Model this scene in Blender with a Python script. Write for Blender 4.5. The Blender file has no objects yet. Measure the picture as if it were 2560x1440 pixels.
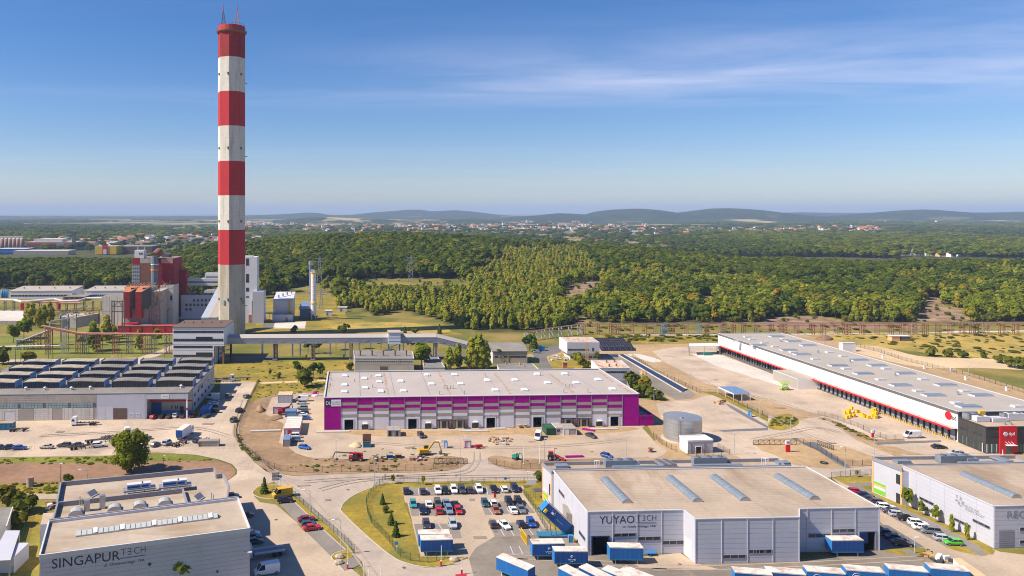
rn=range
import bpy,bmesh,math,random
import numpy as np
from mathutils import Vector as Vc,Matrix,noise as mnoise
# --- camera, sky, sun, exposure
scene=bpy.context.scene
COL=scene.collection
F,CX,CY,CAMH=1850.0,955.0,530.0,80.0
cam_d=bpy.data.cameras.new('camera')
cam=bpy.data.objects.new('camera',cam_d);COL.objects.link(cam)
cam.location=(0,0,CAMH);cam.rotation_euler=(math.radians(90),0,0)
cam_d.sensor_width=36.0;cam_d.lens=36.0*F/2560.0
cam_d.shift_x=(1280-CX)/2560.0;cam_d.shift_y=-(720-CY)/2560.0
cam_d.clip_start=1.0;cam_d.clip_end=90000.0
scene.camera=cam
SUN_EL,SUN_DIR=math.radians(45.5),Vc((0.976,0.22,0)).normalized()
world=bpy.data.worlds.new('World');scene.world=world;world.use_nodes=True
SKY_STRENGTH=0.08
def make_world():
 nt=world.node_tree;N=nt.nodes;L=nt.links
 for n in list(N):N.remove(n)
 out=N.new('ShaderNodeOutputWorld');bg=N.new('ShaderNodeBackground');bg.inputs['Strength'].default_value=SKY_STRENGTH
 sky=N.new('ShaderNodeTexSky');sky.sky_type='NISHITA';sky.sun_disc=False
 sky.sun_elevation=SUN_EL;sky.sun_rotation=math.atan2(-SUN_DIR.x,-SUN_DIR.y)
 sky.altitude=400;sky.air_density=1.0;sky.dust_density=0.5;sky.ozone_density=2.2
 hs=N.new('ShaderNodeHueSaturation');hs.inputs['Saturation'].default_value=1.27;hs.inputs['Value'].default_value=0.95
 tint=N.new('ShaderNodeVectorMath');tint.operation='MULTIPLY';tint.inputs[1].default_value=(0.93,0.945,1.11);L.new(sky.outputs[0],tint.inputs[0]);L.new(tint.outputs[0],hs.inputs['Color'])
 tc=N.new('ShaderNodeTexCoord');sep=N.new('ShaderNodeSeparateXYZ');L.new(tc.outputs['Generated'],sep.inputs[0])
 def M(op,a,b=None,c=None):
  m=N.new('ShaderNodeMath');m.operation=op
  for i,v in enumerate((a,b,c)):
   if v is None:continue
   if isinstance(v,(int,float)):m.inputs[i].default_value=v
   else:L.new(v,m.inputs[i])
  return m.outputs[0]
 z=M('MAXIMUM',sep.outputs[2],0.02)
 px=M('DIVIDE',sep.outputs[0],z);py=M('DIVIDE',sep.outputs[1],z)
 cb=N.new('ShaderNodeCombineXYZ');L.new(M('MULTIPLY',px,0.42),cb.inputs[0]);L.new(M('MULTIPLY',py,1.0),cb.inputs[1])
 n1=N.new('ShaderNodeTexNoise');n1.inputs['Scale'].default_value=1.0;n1.inputs['Detail'].default_value=7;n1.inputs['Roughness'].default_value=0.58;n1.inputs['Distortion'].default_value=0.5
 L.new(cb.outputs[0],n1.inputs['Vector'])
 cb2=N.new('ShaderNodeCombineXYZ');L.new(M('MULTIPLY',px,0.05),cb2.inputs[0]);L.new(M('ADD',M('MULTIPLY',py,0.26),3.05),cb2.inputs[1])
 n2=N.new('ShaderNodeTexNoise');n2.inputs['Scale'].default_value=1.0;n2.inputs['Detail'].default_value=2
 L.new(cb2.outputs[0],n2.inputs['Vector'])
 mr=N.new('ShaderNodeMapRange');mr.inputs[1].default_value=0.36;mr.inputs[2].default_value=0.72;L.new(n1.outputs[0],mr.inputs[0])
 mr2=N.new('ShaderNodeMapRange');mr2.inputs[1].default_value=0.47;mr2.inputs[2].default_value=0.66;L.new(n2.outputs[0],mr2.inputs[0])
 band=M('SUBTRACT',1.0,M('MINIMUM',1.0,M('ABSOLUTE',M('DIVIDE',M('SUBTRACT',M('ADD',py,M('MULTIPLY',px,0.10)),5.55),1.9))))
 side=N.new('ShaderNodeMapRange');side.inputs[1].default_value=-1.0;side.inputs[2].default_value=2.0;L.new(px,side.inputs[0])
 bs=M('MULTIPLY',M('MULTIPLY',band,side.outputs[0]),M('ADD',M('MULTIPLY',mr.outputs[0],0.60),0.12))
 veil=M('MULTIPLY',M('MULTIPLY',mr.outputs[0],mr2.outputs[0]),0.16)
 fac=M('MINIMUM',M('ADD',bs,veil),0.62)
 mix=N.new('ShaderNodeMixRGB');L.new(fac,mix.inputs[0]);L.new(hs.outputs[0],mix.inputs[1]);mix.inputs[2].default_value=(6.9,7.0,8.8,1)
 L.new(mix.outputs[0],bg.inputs['Color']);L.new(bg.outputs[0],out.inputs['Surface'])
make_world()
sun_d=bpy.data.lights.new('sun','SUN');sun_d.energy=5.0;sun_d.angle=math.radians(0.53);sun_d.color=(1.0,0.90,0.745)
sun=bpy.data.objects.new('sun',sun_d);COL.objects.link(sun)
_d=Vc((SUN_DIR.x*math.cos(SUN_EL),SUN_DIR.y*math.cos(SUN_EL),-math.sin(SUN_EL)))
sun.rotation_euler=_d.to_track_quat('-Z','Y').to_euler();sun.location=(-200,0,300)
scene.view_settings.view_transform='Standard';scene.view_settings.look='None'
scene.view_settings.exposure=0.58;scene.view_settings.gamma=1.0;scene.view_settings.use_curve_mapping=False
scene.render.engine='CYCLES'
scene.cycles.max_bounces=5;scene.cycles.diffuse_bounces=3;scene.cycles.glossy_bounces=2
scene.cycles.transmission_bounces=3;scene.cycles.transparent_max_bounces=8;scene.cycles.volume_bounces=0
scene.cycles.use_denoising=True;scene.cycles.filter_width=1.05
# --- helpers
RNG=random.Random(11)
def G(px,py,z=0.0):
 d=F*(CAMH-z)/(py-CY);return Vc(((px-CX)/F*d,d,z))
def GD(px,py,d):
 return Vc(((px-CX)/F*d,d,CAMH-(py-CY)/F*d))
QO={1:(0,560,4),2:(640,560,4),3:(1280,560,4),4:(1920,560,4),5:(0,880,4),6:(640,880,4),7:(1280,880,4),8:(1920,800,4),'s1':(0,1120,4),'s2':(560,1160,4.5714),'s3':(960,1160,5.143),'s4':(1300,1120,4),'s5':(1920,1080,4),'a1':(300,620,6.858),'a2':(0,700,7.2),'a3':(2340,960,7.577),'a4':(1860,1080,7.111),'a5':(1300,1220,8),'a6':(1180,850,5.333),'a7':(640,960,6.545)}
def Q(k,x,y):o=QO[k];return(o[0]+x/o[2],o[1]+y/o[2])
def QL(k,pts):return[Q(k,x,y)for x,y in pts]
YAW=math.atan((CX-870)/F)
UV=Vc((math.cos(YAW),math.sin(YAW),0));VV=Vc((-math.sin(YAW),math.cos(YAW),0))
MATS={}
def mat(key,color=None,rough=0.8,metal=0.0,var=0.12,scale=0.6,var2=0.0,scale2=0.05,spec=0.3,bump=0.0,stretch=None,stain=None,stain_lo=0.55,stain_hi=0.75,coat=0.0):
 if key in MATS:return MATS[key]
 m=bpy.data.materials.new(key);m.use_nodes=True;MATS[key]=m
 nt=m.node_tree;N=nt.nodes;L=nt.links;b=N['Principled BSDF']
 b.inputs['Roughness'].default_value=rough;b.inputs['Metallic'].default_value=metal;b.inputs['Specular IOR Level'].default_value=spec
 b.inputs['Coat Weight'].default_value=coat
 c=(*color,1)
 g=N.new('ShaderNodeNewGeometry');vec=g.outputs['Position']
 if stretch:
  mp=N.new('ShaderNodeMapping');mp.inputs['Scale'].default_value=stretch;L.new(vec,mp.inputs['Vector']);vec2=mp.outputs[0]
 else:vec2=vec
 n=N.new('ShaderNodeTexNoise');n.inputs['Scale'].default_value=scale;n.inputs['Detail'].default_value=5;n.inputs['Roughness'].default_value=0.6;L.new(vec2,n.inputs['Vector'])
 mr=N.new('ShaderNodeMapRange');mr.inputs[1].default_value=0.28;mr.inputs[2].default_value=0.72;mr.inputs[3].default_value=1-var;mr.inputs[4].default_value=1+var;L.new(n.outputs[0],mr.inputs[0])
 val=mr.outputs[0]
 if var2:
  n2=N.new('ShaderNodeTexNoise');n2.inputs['Scale'].default_value=scale2;n2.inputs['Detail'].default_value=4;L.new(vec,n2.inputs['Vector'])
  m2=N.new('ShaderNodeMapRange');m2.inputs[1].default_value=0.3;m2.inputs[2].default_value=0.7;m2.inputs[3].default_value=1-var2;m2.inputs[4].default_value=1+var2;L.new(n2.outputs[0],m2.inputs[0])
  mm=N.new('ShaderNodeMath');mm.operation='MULTIPLY';L.new(val,mm.inputs[0]);L.new(m2.outputs[0],mm.inputs[1]);val=mm.outputs[0]
 vm=N.new('ShaderNodeVectorMath');vm.operation='SCALE';vm.inputs[0].default_value=color;L.new(val,vm.inputs['Scale'])
 res=vm.outputs[0]
 if stain:
  n3=N.new('ShaderNodeTexNoise');n3.inputs['Scale'].default_value=stain[1];n3.inputs['Detail'].default_value=6;n3.inputs['Roughness'].default_value=0.65;n3.inputs['Distortion'].default_value=0.3
  if len(stain)>2:
   mp3=N.new('ShaderNodeMapping');mp3.inputs['Scale'].default_value=stain[2];L.new(vec,mp3.inputs['Vector']);L.new(mp3.outputs[0],n3.inputs['Vector'])
  else:L.new(vec,n3.inputs['Vector'])
  m3=N.new('ShaderNodeMapRange');m3.inputs[1].default_value=stain_lo;m3.inputs[2].default_value=stain_hi;L.new(n3.outputs[0],m3.inputs[0])
  mx=N.new('ShaderNodeMixRGB');L.new(m3.outputs[0],mx.inputs[0]);L.new(res,mx.inputs[1]);mx.inputs[2].default_value=(*stain[0],1);res=mx.outputs[0]
 L.new(res,b.inputs['Base Color'])
 if bump:
  bp=N.new('ShaderNodeBump');bp.inputs['Strength'].default_value=0.6;bp.inputs['Distance'].default_value=bump;L.new(n.outputs[0],bp.inputs['Height']);L.new(bp.outputs[0],b.inputs['Normal'])
 m.diffuse_color=c
 return m
def add_seams(m,along,pitch,width,dark=0.72,across=None,pitch2=0,width2=0.0):
 """thin joint lines of a sheet covering, world-aligned along unit vectors"""
 nt=m.node_tree;N=nt.nodes;L=nt.links;b=N['Principled BSDF']
 src=b.inputs['Base Color'].links[0].from_socket
 g=N.new('ShaderNodeNewGeometry')
 def line(axis,p,w):
  d=N.new('ShaderNodeVectorMath');d.operation='DOT_PRODUCT';d.inputs[1].default_value=axis;L.new(g.outputs['Position'],d.inputs[0])
  dv=N.new('ShaderNodeMath');dv.operation='DIVIDE';dv.inputs[1].default_value=p;L.new(d.outputs['Value'],dv.inputs[0])
  fr=N.new('ShaderNodeMath');fr.operation='FRACT';L.new(dv.outputs[0],fr.inputs[0])
  lt=N.new('ShaderNodeMath');lt.operation='LESS_THAN';lt.inputs[1].default_value=w/p;L.new(fr.outputs[0],lt.inputs[0]);return lt.outputs[0]
 o=line(along,pitch,width)
 if pitch2:
  o2=line(across,pitch2,width2);mx=N.new('ShaderNodeMath');mx.operation='MAXIMUM';L.new(o,mx.inputs[0]);L.new(o2,mx.inputs[1]);o=mx.outputs[0]
 mr=N.new('ShaderNodeMapRange');mr.inputs[3].default_value=1.0;mr.inputs[4].default_value=dark;L.new(o,mr.inputs[0])
 sc=N.new('ShaderNodeVectorMath');sc.operation='SCALE';L.new(src,sc.inputs[0]);L.new(mr.outputs[0],sc.inputs['Scale']);L.new(sc.outputs[0],b.inputs['Base Color'])
 return m
TM={}
def thing(name,label,cat,loc,rotz=0.0,group=None):
 o=bpy.data.objects.new(name,None);COL.objects.link(o);o.empty_display_size=0.5
 o.location=loc;o.rotation_euler=(0,0,rotz);o['label']=label;o['category']=cat
 if group:o['group']=group
 TM[o.name]=Matrix.Translation(Vc(loc))@Matrix.Rotation(rotz,4,'Z')
 return o
def tag(o,label,cat,group=None,kind=None):
 if label:o['label']=label
 if cat:o['category']=cat
 if group:o['group']=group
 if kind:o['kind']=kind
 return o
def place(o,parent,wm):
 if parent is None:o.matrix_basis=wm
 else:
  o.parent=parent;o.matrix_basis=TM[parent.name].inverted()@wm
 TM[o.name]=wm
 return o
class MB:
 """collects faces in world coordinates, links them as ONE mesh object"""
 def __init__(s):s.v=[];s.f=[];s.m=[]
 def fc(s,pts,mi=0):
  i=len(s.v);s.v+=[tuple(p)for p in pts];s.f.append(tuple(rn(i,i+len(pts))));s.m.append(mi)
 def box(s,c,size,rz=0.0,mi=0,rot=None):
  R=rot if rot is not None else Matrix.Rotation(rz,3,'Z');c=Vc(c);h=Vc(size)*0.5;i=len(s.v)
  for dz in(-1,1):
   for dx,dy in((-1,-1),(1,-1),(1,1),(-1,1)):
    s.v.append(tuple(c+R@Vc((dx*h.x,dy*h.y,dz*h.z))))
  for q in((3,2,1,0),(4,5,6,7),(0,1,5,4),(1,2,6,5),(2,3,7,6),(3,0,4,7)):
   s.f.append(tuple(i+k for k in q));s.m.append(mi)
 def bm(s,a,b,w,h=None,mi=0):
  a=Vc(a);b=Vc(b);d=b-a;L=d.length
  if L<1e-6:return
  h=h or w;z=d/L;up=Vc((0,0,1))if abs(z.z)<0.95 else Vc((0,1,0));x=up.cross(z).normalized();y=z.cross(x)
  R=Matrix((x,y,z)).transposed();s.box((a+b)/2,(w,h,L),rot=R,mi=mi)
 def prism(s,poly,z0,z1,mi=0,mtop=None,bottom=False):
  n=len(poly);i=len(s.v)
  for p in poly:s.v.append((p[0],p[1],z0))
  for p in poly:s.v.append((p[0],p[1],z1))
  for k in rn(n):
   k2=(k+1)%n;s.f.append((i+k,i+k2,i+n+k2,i+n+k));s.m.append(mi)
  s.f.append(tuple(rn(i+n,i+2*n)));s.m.append(mi if mtop is None else mtop)
  if bottom:s.f.append(tuple(rn(i+n-1,i-1,-1)));s.m.append(mi)
 def tb(s,a,b,r0,r1=None,n=8,mi=0,caps=True):
  a=Vc(a);b=Vc(b);r1=r0 if r1 is None else r1;d=(b-a)
  if d.length<1e-6:return
  d.normalize()
  up=Vc((0,0,1))if abs(d.z)<0.9 else Vc((1,0,0));x=up.cross(d).normalized();y=d.cross(x);i=len(s.v)
  for p,r in((a,r0),(b,r1)):
   for k in rn(n):
    t=2*math.pi*k/n;s.v.append(tuple(p+(x*math.cos(t)+y*math.sin(t))*r))
  for k in rn(n):
   k2=(k+1)%n;s.f.append((i+k,i+k2,i+n+k2,i+n+k));s.m.append(mi)
  if caps:s.f.append(tuple(rn(i+n-1,i-1,-1)));s.m.append(mi);s.f.append(tuple(rn(i+n,i+2*n)));s.m.append(mi)
 def path(s,pts,r,n=8,mi=0):
  for a,b in zip(pts[:-1],pts[1:]):s.tb(a,b,r,r,n,mi)
 def loft(s,rings,mi=0,close=True,cap=True):
  i=len(s.v);n=len(rings[0])
  for r in rings:s.v+=[tuple(p)for p in r]
  for a in rn(len(rings)-1):
   for k in rn(n if close else n-1):
    k2=(k+1)%n;s.f.append((i+a*n+k,i+a*n+k2,i+(a+1)*n+k2,i+(a+1)*n+k));s.m.append(mi)
  if cap:s.f.append(tuple(rn(i+n-1,i-1,-1)));s.m.append(mi);e=i+(len(rings)-1)*n;s.f.append(tuple(rn(e,e+n)));s.m.append(mi)
 def mk(s,name,mats,parent=None,smooth=False,label=None,cat=None,group=None,kind=None,origin=None):
  if not isinstance(mats,(list,tuple)):mats=[mats]
  if parent is not None:inv=TM[parent.name].inverted()
  else:
   if origin is None:
    a=np.array(s.v)if s.v else np.zeros((1,3));lo=a.min(0);hi=a.max(0)
    origin=((lo[0]+hi[0])/2,(lo[1]+hi[1])/2,lo[2])
   inv=Matrix.Translation(-Vc(origin))
  me=bpy.data.meshes.new(name);me.from_pydata([inv@Vc(p)for p in s.v],[],s.f)
  for m in mats:me.materials.append(m)
  if len(mats)>1:me.polygons.foreach_set('material_index',s.m)
  if smooth:me.polygons.foreach_set('use_smooth',[True]*len(s.f))
  me.update()
  o=bpy.data.objects.new(name,me);COL.objects.link(o)
  if parent is not None:o.parent=parent;TM[o.name]=TM[parent.name]
  else:o.location=origin;TM[o.name]=Matrix.Translation(Vc(origin))
  return tag(o,label,cat,group,kind)
_UNIT={}
def unit_cube(m):
 if m.name not in _UNIT:
  b=MB();b.box((0,0,0),(1,1,1));me=bpy.data.meshes.new('box');me.from_pydata([tuple(p)for p in b.v],[],b.f);me.materials.append(m);_UNIT[m.name]=me
 return _UNIT[m.name]
def piece(name,parent,c,size,rz,m,label=None):
 o=bpy.data.objects.new(name,unit_cube(m));COL.objects.link(o)
 place(o,parent,Matrix.Translation(Vc(c))@Matrix.Rotation(rz,4,'Z')@Matrix.Diagonal((*size,1)))
 if label:o['label']=label
 return o
def shared(name,me,parent,wm,m=None):
 o=bpy.data.objects.new(name,me);COL.objects.link(o);place(o,parent,wm)
 if m is not None:o.material_slots[0].link='OBJECT';o.material_slots[0].material=m
 return o
def copy_tree(o,parent=None,mats=None):
 c=o.copy();COL.objects.link(c);c.parent=parent
 for ch in list(o.children):copy_tree(ch,c)
 return c
class Wall:
 """a vertical wall plane from A to B (left to right seen from outside)"""
 def __init__(s,A,B):
  s.A=Vc((A[0],A[1],0));s.B=Vc((B[0],B[1],0));s.L=(s.B-s.A).length;s.e=(s.B-s.A)/s.L
  s.n=Vc((s.e.y,-s.e.x,0));s.rz=math.atan2(s.e.y,s.e.x)
 def P(s,t,z,off=0.0):p=s.A+s.e*t+s.n*off;return Vc((p.x,p.y,z))
 def px(s,x,y):
  r=Vc(((x-CX)/F,1,0));k=s.A.dot(s.n)/r.dot(s.n);p=r*k
  return(p-s.A).dot(s.e),CAMH-(y-CY)/F*k
 def rect(s,x0,y0,x1,y1):
  a,b=s.px(x0,y0),s.px(x1,y1);return(min(a[0],b[0]),max(a[0],b[0]),min(a[1],b[1]),max(a[1],b[1]))
 def pc(s,name,parent,r,off,th,m,label=None):
  return piece(name,parent,s.P((r[0]+r[1])/2,(r[2]+r[3])/2,off+th/2),(r[1]-r[0],th,r[3]-r[2]),s.rz,m,label)
 def quad(s,mb,r,off=0.0,mi=0):
  mb.fc([s.P(r[0],r[2],off),s.P(r[1],r[2],off),s.P(r[1],r[3],off),s.P(r[0],r[3],off)],mi)
def minus(r,holes):
 hs=[h for h in holes if h[0]<r[1]-.01 and h[1]>r[0]+.01 and h[2]<r[3]-.01 and h[3]>r[2]+.01]
 if not hs:return[r]
 xs=sorted({r[0],r[1],*[min(max(v,r[0]),r[1])for h in hs for v in h[:2]]});out=[]
 for a,b in zip(xs[:-1],xs[1:]):
  if b-a<.02:continue
  zs=[r[2]];c=(a+b)/2
  seg=sorted((max(h[2],r[2]),min(h[3],r[3]))for h in hs if h[0]<c<h[1]);z=r[2]
  for lo,hi in seg:
   if lo-z>.02:out.append((a,b,z,lo))
   z=max(z,hi)
  if r[3]-z>.02:out.append((a,b,z,r[3]))
 return out
def wall_holes(mb,W,z0,z1,holes,mi=0,mi_in=1,depth=4.0,t0=0.0,t1=None):
 for q in minus((t0,W.L if t1 is None else t1,z0,z1),holes):W.quad(mb,q,0,mi)
 for h in holes:
  P=W.P;d=-depth
  mb.fc([P(h[0],h[2],d),P(h[1],h[2],d),P(h[1],h[3],d),P(h[0],h[3],d)],mi_in)
  mb.fc([P(h[0],h[2],0),P(h[0],h[2],d),P(h[0],h[3],d),P(h[0],h[3],0)],mi_in)
  mb.fc([P(h[1],h[2],d),P(h[1],h[2],0),P(h[1],h[3],0),P(h[1],h[3],d)],mi_in)
  mb.fc([P(h[0],h[3],d),P(h[1],h[3],d),P(h[1],h[3],0),P(h[0],h[3],0)],mi_in)
  mb.fc([P(h[0],h[2]+.02,0),P(h[1],h[2]+.02,0),P(h[1],h[2]+.02,d),P(h[0],h[2]+.02,d)],mi_in)
def panels(parent,W,t0,t1,z0,z1,nc,nr,m,holes=(),gap=0.06,th=0.06,name='panel',off=0.0):
 cw=(t1-t0)/nc;rh=(z1-z0)/nr
 for i in rn(nc):
  for j in rn(nr):
   for q in minus((t0+i*cw+gap/2,t0+(i+1)*cw-gap/2,z0+j*rh+gap/2,z0+(j+1)*rh-gap/2),holes):
    W.pc(name,parent,q,off,th,m if not isinstance(m,(list,tuple))else RNG.choice(m))
def window(parent,W,r,fm,gm,bars=0,name='window',th=0.10,fw=0.10):
 b=MB()
 def bx(a):c=W.P((a[0]+a[1])/2,(a[2]+a[3])/2,th/2+.003);b.box(c,(a[1]-a[0],th,a[3]-a[2]),W.rz)
 bx((r[0],r[1],r[2],r[2]+fw));bx((r[0],r[1],r[3]-fw,r[3]));bx((r[0],r[0]+fw,r[2]+fw,r[3]-fw));bx((r[1]-fw,r[1],r[2]+fw,r[3]-fw))
 n=bars
 for k in rn(1,n+1):
  x=r[0]+(r[1]-r[0])*k/(n+1);bx((x-fw/2,x+fw/2,r[2]+fw,r[3]-fw))
 f=b.mk(name,fm,parent)
 xs=[r[0]+fw]+[r[0]+(r[1]-r[0])*k/(n+1)for k in rn(1,n+1)]+[r[1]-fw]
 for a,c in zip(xs[:-1],xs[1:]):W.pc('pane',f,(a,c,r[2]+fw,r[3]-fw),0.065,0.02,gm)
 return f
def text(parent,W,t,z,s,h,m,off=0.08,extrude=0.03,name='lettering',mirror=False,align='LEFT',thin=0.0,width=None,sx=1.0,label=None):
 c=bpy.data.curves.new(name,'FONT');c.body=s;c.size=h/0.70;c.extrude=extrude;c.align_x=align;c.offset=thin;c.resolution_u=3
 tmp=bpy.data.objects.new(name,c);me=bpy.data.meshes.new_from_object(tmp);me.name=name;me.materials.clear();me.materials.append(m)
 bpy.data.objects.remove(tmp);bpy.data.curves.remove(c)
 xs=[v.co.x for v in me.vertices];w0=max(xs)-min(xs)
 if width and w0>0:sx=width/w0
 o=bpy.data.objects.new(name,me);COL.objects.link(o)
 R=Matrix((W.e,Vc((0,0,1)),W.n)).transposed().to_4x4()
 place(o,parent,Matrix.Translation(W.P(t,z,off))@R@Matrix.Diagonal((-sx if mirror else sx,1,1,1)))
 if label:o['label']=label
 return o
def smooth_line(pts,n=5,closed=False):
 P=[Vc((p[0],p[1],0))for p in pts];out=[];N_=len(P)
 rng_=rn(N_)if closed else rn(N_-1)
 for i in rng_:
  if closed:a,b,c,d=P[i-1],P[i],P[(i+1)%N_],P[(i+2)%N_]
  else:a,b,c,d=P[max(i-1,0)],P[i],P[i+1],P[min(i+2,N_-1)]
  for k in rn(n):
   t=k/n;out.append(0.5*((2*b)+(c-a)*t+(2*a-5*b+4*c-d)*t*t+(3*b-a-3*c+d)*t**3))
 if not closed:out.append(P[-1])
 return[(p.x,p.y)for p in out]
def gp(pts):return[G(x,y)for x,y in pts]
SHN=[0]
def sheet(name,pts,layer,m,smooth=False,world_pts=False):
 W_=[Vc((p[0],p[1],0))for p in(pts if world_pts else gp(pts))]
 if smooth:W_=[Vc((x,y,0))for x,y in smooth_line(W_,4,True)]
 SHN[0]+=1;a=sum(W_[i].x*W_[(i+1)%len(W_)].y-W_[(i+1)%len(W_)].x*W_[i].y for i in rn(len(W_)))
 if a<0:W_.reverse()
 b=MB();b.fc([(p.x,p.y,layer*0.012+0.01+(SHN[0]%11)*0.001)for p in W_])
 return b.mk(name,m,None,kind='structure')
def kerb(pts,closed=False,smooth=False,w=0.22,h=0.12,m=None,base=0.0,name='kerb'):
 W_=[Vc((p[0],p[1],0))for p in gp(pts)]
 if smooth:W_=[Vc((x,y,0))for x,y in smooth_line(W_,4,closed)]
 if closed:W_.append(W_[0])
 b=MB()
 for p,q in zip(W_[:-1],W_[1:]):
  b.bm((p.x,p.y,h/2+base),(q.x,q.y,h/2+base),w,h)
 return b.mk(name,m or MATS['kerb'],None,kind='structure')
# --- materials
mat('cy',(0.50,0.39,0.295),0.9,var=0.12,scale=0.9,var2=0.18,scale2=0.05,stain=((0.28,0.225,0.175),0.07),stain_lo=0.52,stain_hi=0.78)
mat('road',(0.44,0.355,0.285),0.9,var=0.10,scale=0.9,var2=0.14,scale2=0.06,stain=((0.29,0.24,0.21),0.06),stain_lo=0.47,stain_hi=0.72)
mat('paving',(0.44,0.34,0.25),0.9,var=0.10,scale=1.2,var2=0.14,scale2=0.08,stain=((0.27,0.22,0.165),0.07),stain_lo=0.55,stain_hi=0.85)
add_seams(MATS['cy'],UV,6.0,0.16,0.82,VV,3.0,0.12)
mat('pg',(0.235,0.205,0.18),0.9,var=0.10,scale=1.2,var2=0.14,scale2=0.1)
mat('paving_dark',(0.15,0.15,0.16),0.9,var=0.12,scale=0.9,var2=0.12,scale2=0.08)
mat('asphalt',(0.225,0.19,0.155),0.9,var=0.10,scale=0.7,var2=0.25,scale2=0.07,stain=((0.34,0.28,0.22),0.09),stain_lo=0.55,stain_hi=0.8)
mat('asphalt_old',(0.16,0.145,0.135),0.9,var=0.15,scale=0.5,var2=0.2,scale2=0.06)
mat('cw',(0.58,0.53,0.47),0.9,var=0.10,scale=0.5,var2=0.12,scale2=0.05)
mat('sand',(0.58,0.43,0.26),0.95,var=0.10,scale=0.5,var2=0.12,scale2=0.05)
mat('dirt',(0.29,0.185,0.105),0.95,var=0.20,scale=0.45,var2=0.22,scale2=0.06,stain=((0.40,0.29,0.17),0.16),bump=0.25)
mat('dirt_red',(0.27,0.155,0.095),0.95,var=0.18,scale=0.5,var2=0.2,scale2=0.05,stain=((0.33,0.22,0.11),0.12,(0.4,1.6,1)),bump=0.15)
mat('dl',(0.40,0.27,0.145),0.95,var=0.16,scale=0.4,var2=0.16,scale2=0.05,bump=0.15)
mat('gy',(0.29,0.205,0.028),0.95,var=0.25,scale=0.7,var2=0.25,scale2=0.07,stain=((0.14,0.15,0.03),0.09),stain_lo=0.45,stain_hi=0.7,bump=0.2)
mat('grass_green',(0.16,0.175,0.022),0.95,var=0.28,scale=0.6,var2=0.22,scale2=0.06,stain=((0.25,0.2,0.055),0.07),stain_lo=0.5,stain_hi=0.72,bump=0.2)
mat('grass_yellow',(0.40,0.28,0.06),0.95,var=0.22,scale=0.4,var2=0.22,scale2=0.04,stain=((0.17,0.16,0.04),0.06),stain_lo=0.5,stain_hi=0.7,bump=0.2)
mat('kerb',(0.50,0.45,0.38),0.9,var=0.1)
mat('line_white',(0.62,0.60,0.56),0.8,var=0.15,scale=2)
mat('rs',(0.42,0.33,0.25),0.9,var=0.08,scale=0.9,var2=0.16,scale2=0.08,stain=((0.28,0.19,0.12),0.09,(1,.35,1)),stain_lo=0.50,stain_hi=0.72)
add_seams(MATS["rs"],VV,1.05,0.16,0.80,UV,14.0,0.25)
mat('roof_singapur',(0.43,0.35,0.275),0.9,var=0.08,scale=0.9,var2=0.1,scale2=0.08,stain=((0.29,0.20,0.12),0.10,(.35,1,1)),stain_lo=0.50,stain_hi=0.72)
mat('roof_pink',(0.42,0.365,0.335),0.85,var=0.04,scale=0.8,var2=0.06,scale2=0.08)
mat('roof_stain',(0.42,0.29,0.20),0.9,var=0.25,scale=0.9,stain=((0.30,0.16,0.09),0.5),stain_lo=0.5,stain_hi=0.7)
mat('roof_dpd',(0.40,0.355,0.315),0.85,var=0.05,scale=0.8,var2=0.07,scale2=0.07,stain=((0.40,0.33,0.25),0.04),stain_lo=0.5,stain_hi=0.8)
mat('rf',(0.225,0.205,0.185),0.95,var=0.12,scale=0.5,var2=0.18,scale2=0.09)
mat('roof_felt_pale',(0.40,0.36,0.29),0.95,var=0.18,scale=0.35,var2=0.1,stain=((0.30,0.23,0.15),0.4),stain_lo=0.45,stain_hi=0.62)
mat('roof_brown',(0.14,0.095,0.075),0.95,var=0.15,scale=0.4)
mat('roof_rust',(0.55,0.44,0.36),0.8,var=0.12,scale=0.4,stain=((0.36,0.15,0.08),0.5,(1.6,0.25,1)),stain_lo=0.48,stain_hi=0.68)
mat('wg',(0.50,0.50,0.56),0.5,metal=0.0,var=0.05,scale=0.25)
mat('wl',(0.50,0.50,0.56),0.5,metal=0.0,var=0.04,scale=0.3)
mat('wall_backing',(0.20,0.20,0.22),0.7,var=0.05)
mat('tg',(0.26,0.265,0.31),0.5,var=0.05)
mat('tl',(0.58,0.58,0.62),0.5,var=0.05)
mat('parapet',(0.27,0.265,0.29),0.6,var=0.08,scale=0.8)
mat('white',(0.80,0.79,0.78),0.5,var=0.03)
mat('ww',(0.80,0.78,0.75),0.6,var=0.03,var2=0.03)
mat('offwhite',(0.62,0.585,0.54),0.7,var=0.08,scale=0.4,stain=((0.40,0.34,0.28),0.3,(1,1,0.15)),stain_lo=0.55,stain_hi=0.8)
mat('pd',(0.46,0.415,0.36),0.85,var=0.10,scale=0.35,stain=((0.33,0.28,0.23),0.35,(1,1,0.2)),stain_lo=0.5,stain_hi=0.75)
mat('purple',(0.36,0.0010,0.24),0.6,var=0.08,scale=0.4,spec=0.08,stain=((0.27,0.004,0.18),0.3,(1,1,.15)),stain_lo=0.5,stain_hi=0.75)
mat('fg',(0.37,0.33,0.29),0.5,var=0.04)
mat('fw',(0.72,0.71,0.76),0.5,var=0.03)
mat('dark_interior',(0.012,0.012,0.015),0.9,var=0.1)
mat('black',(0.02,0.02,0.022),0.5,var=0.1)
mat('ch',(0.055,0.052,0.05),0.55,var=0.08,scale=0.6)
mat('an',(0.085,0.09,0.10),0.5,var=0.08)
mat('gd',(0.03,0.035,0.045),0.12,var=0.05,spec=0.6)
mat('glass_green',(0.06,0.11,0.09),0.12,var=0.2,spec=0.6)
mat('glass_sky',(0.19,0.225,0.27),0.28,var=0.15,scale=0.8,spec=0.35)
mat('glass_milk',(0.52,0.53,0.52),0.3,var=0.05)
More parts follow.
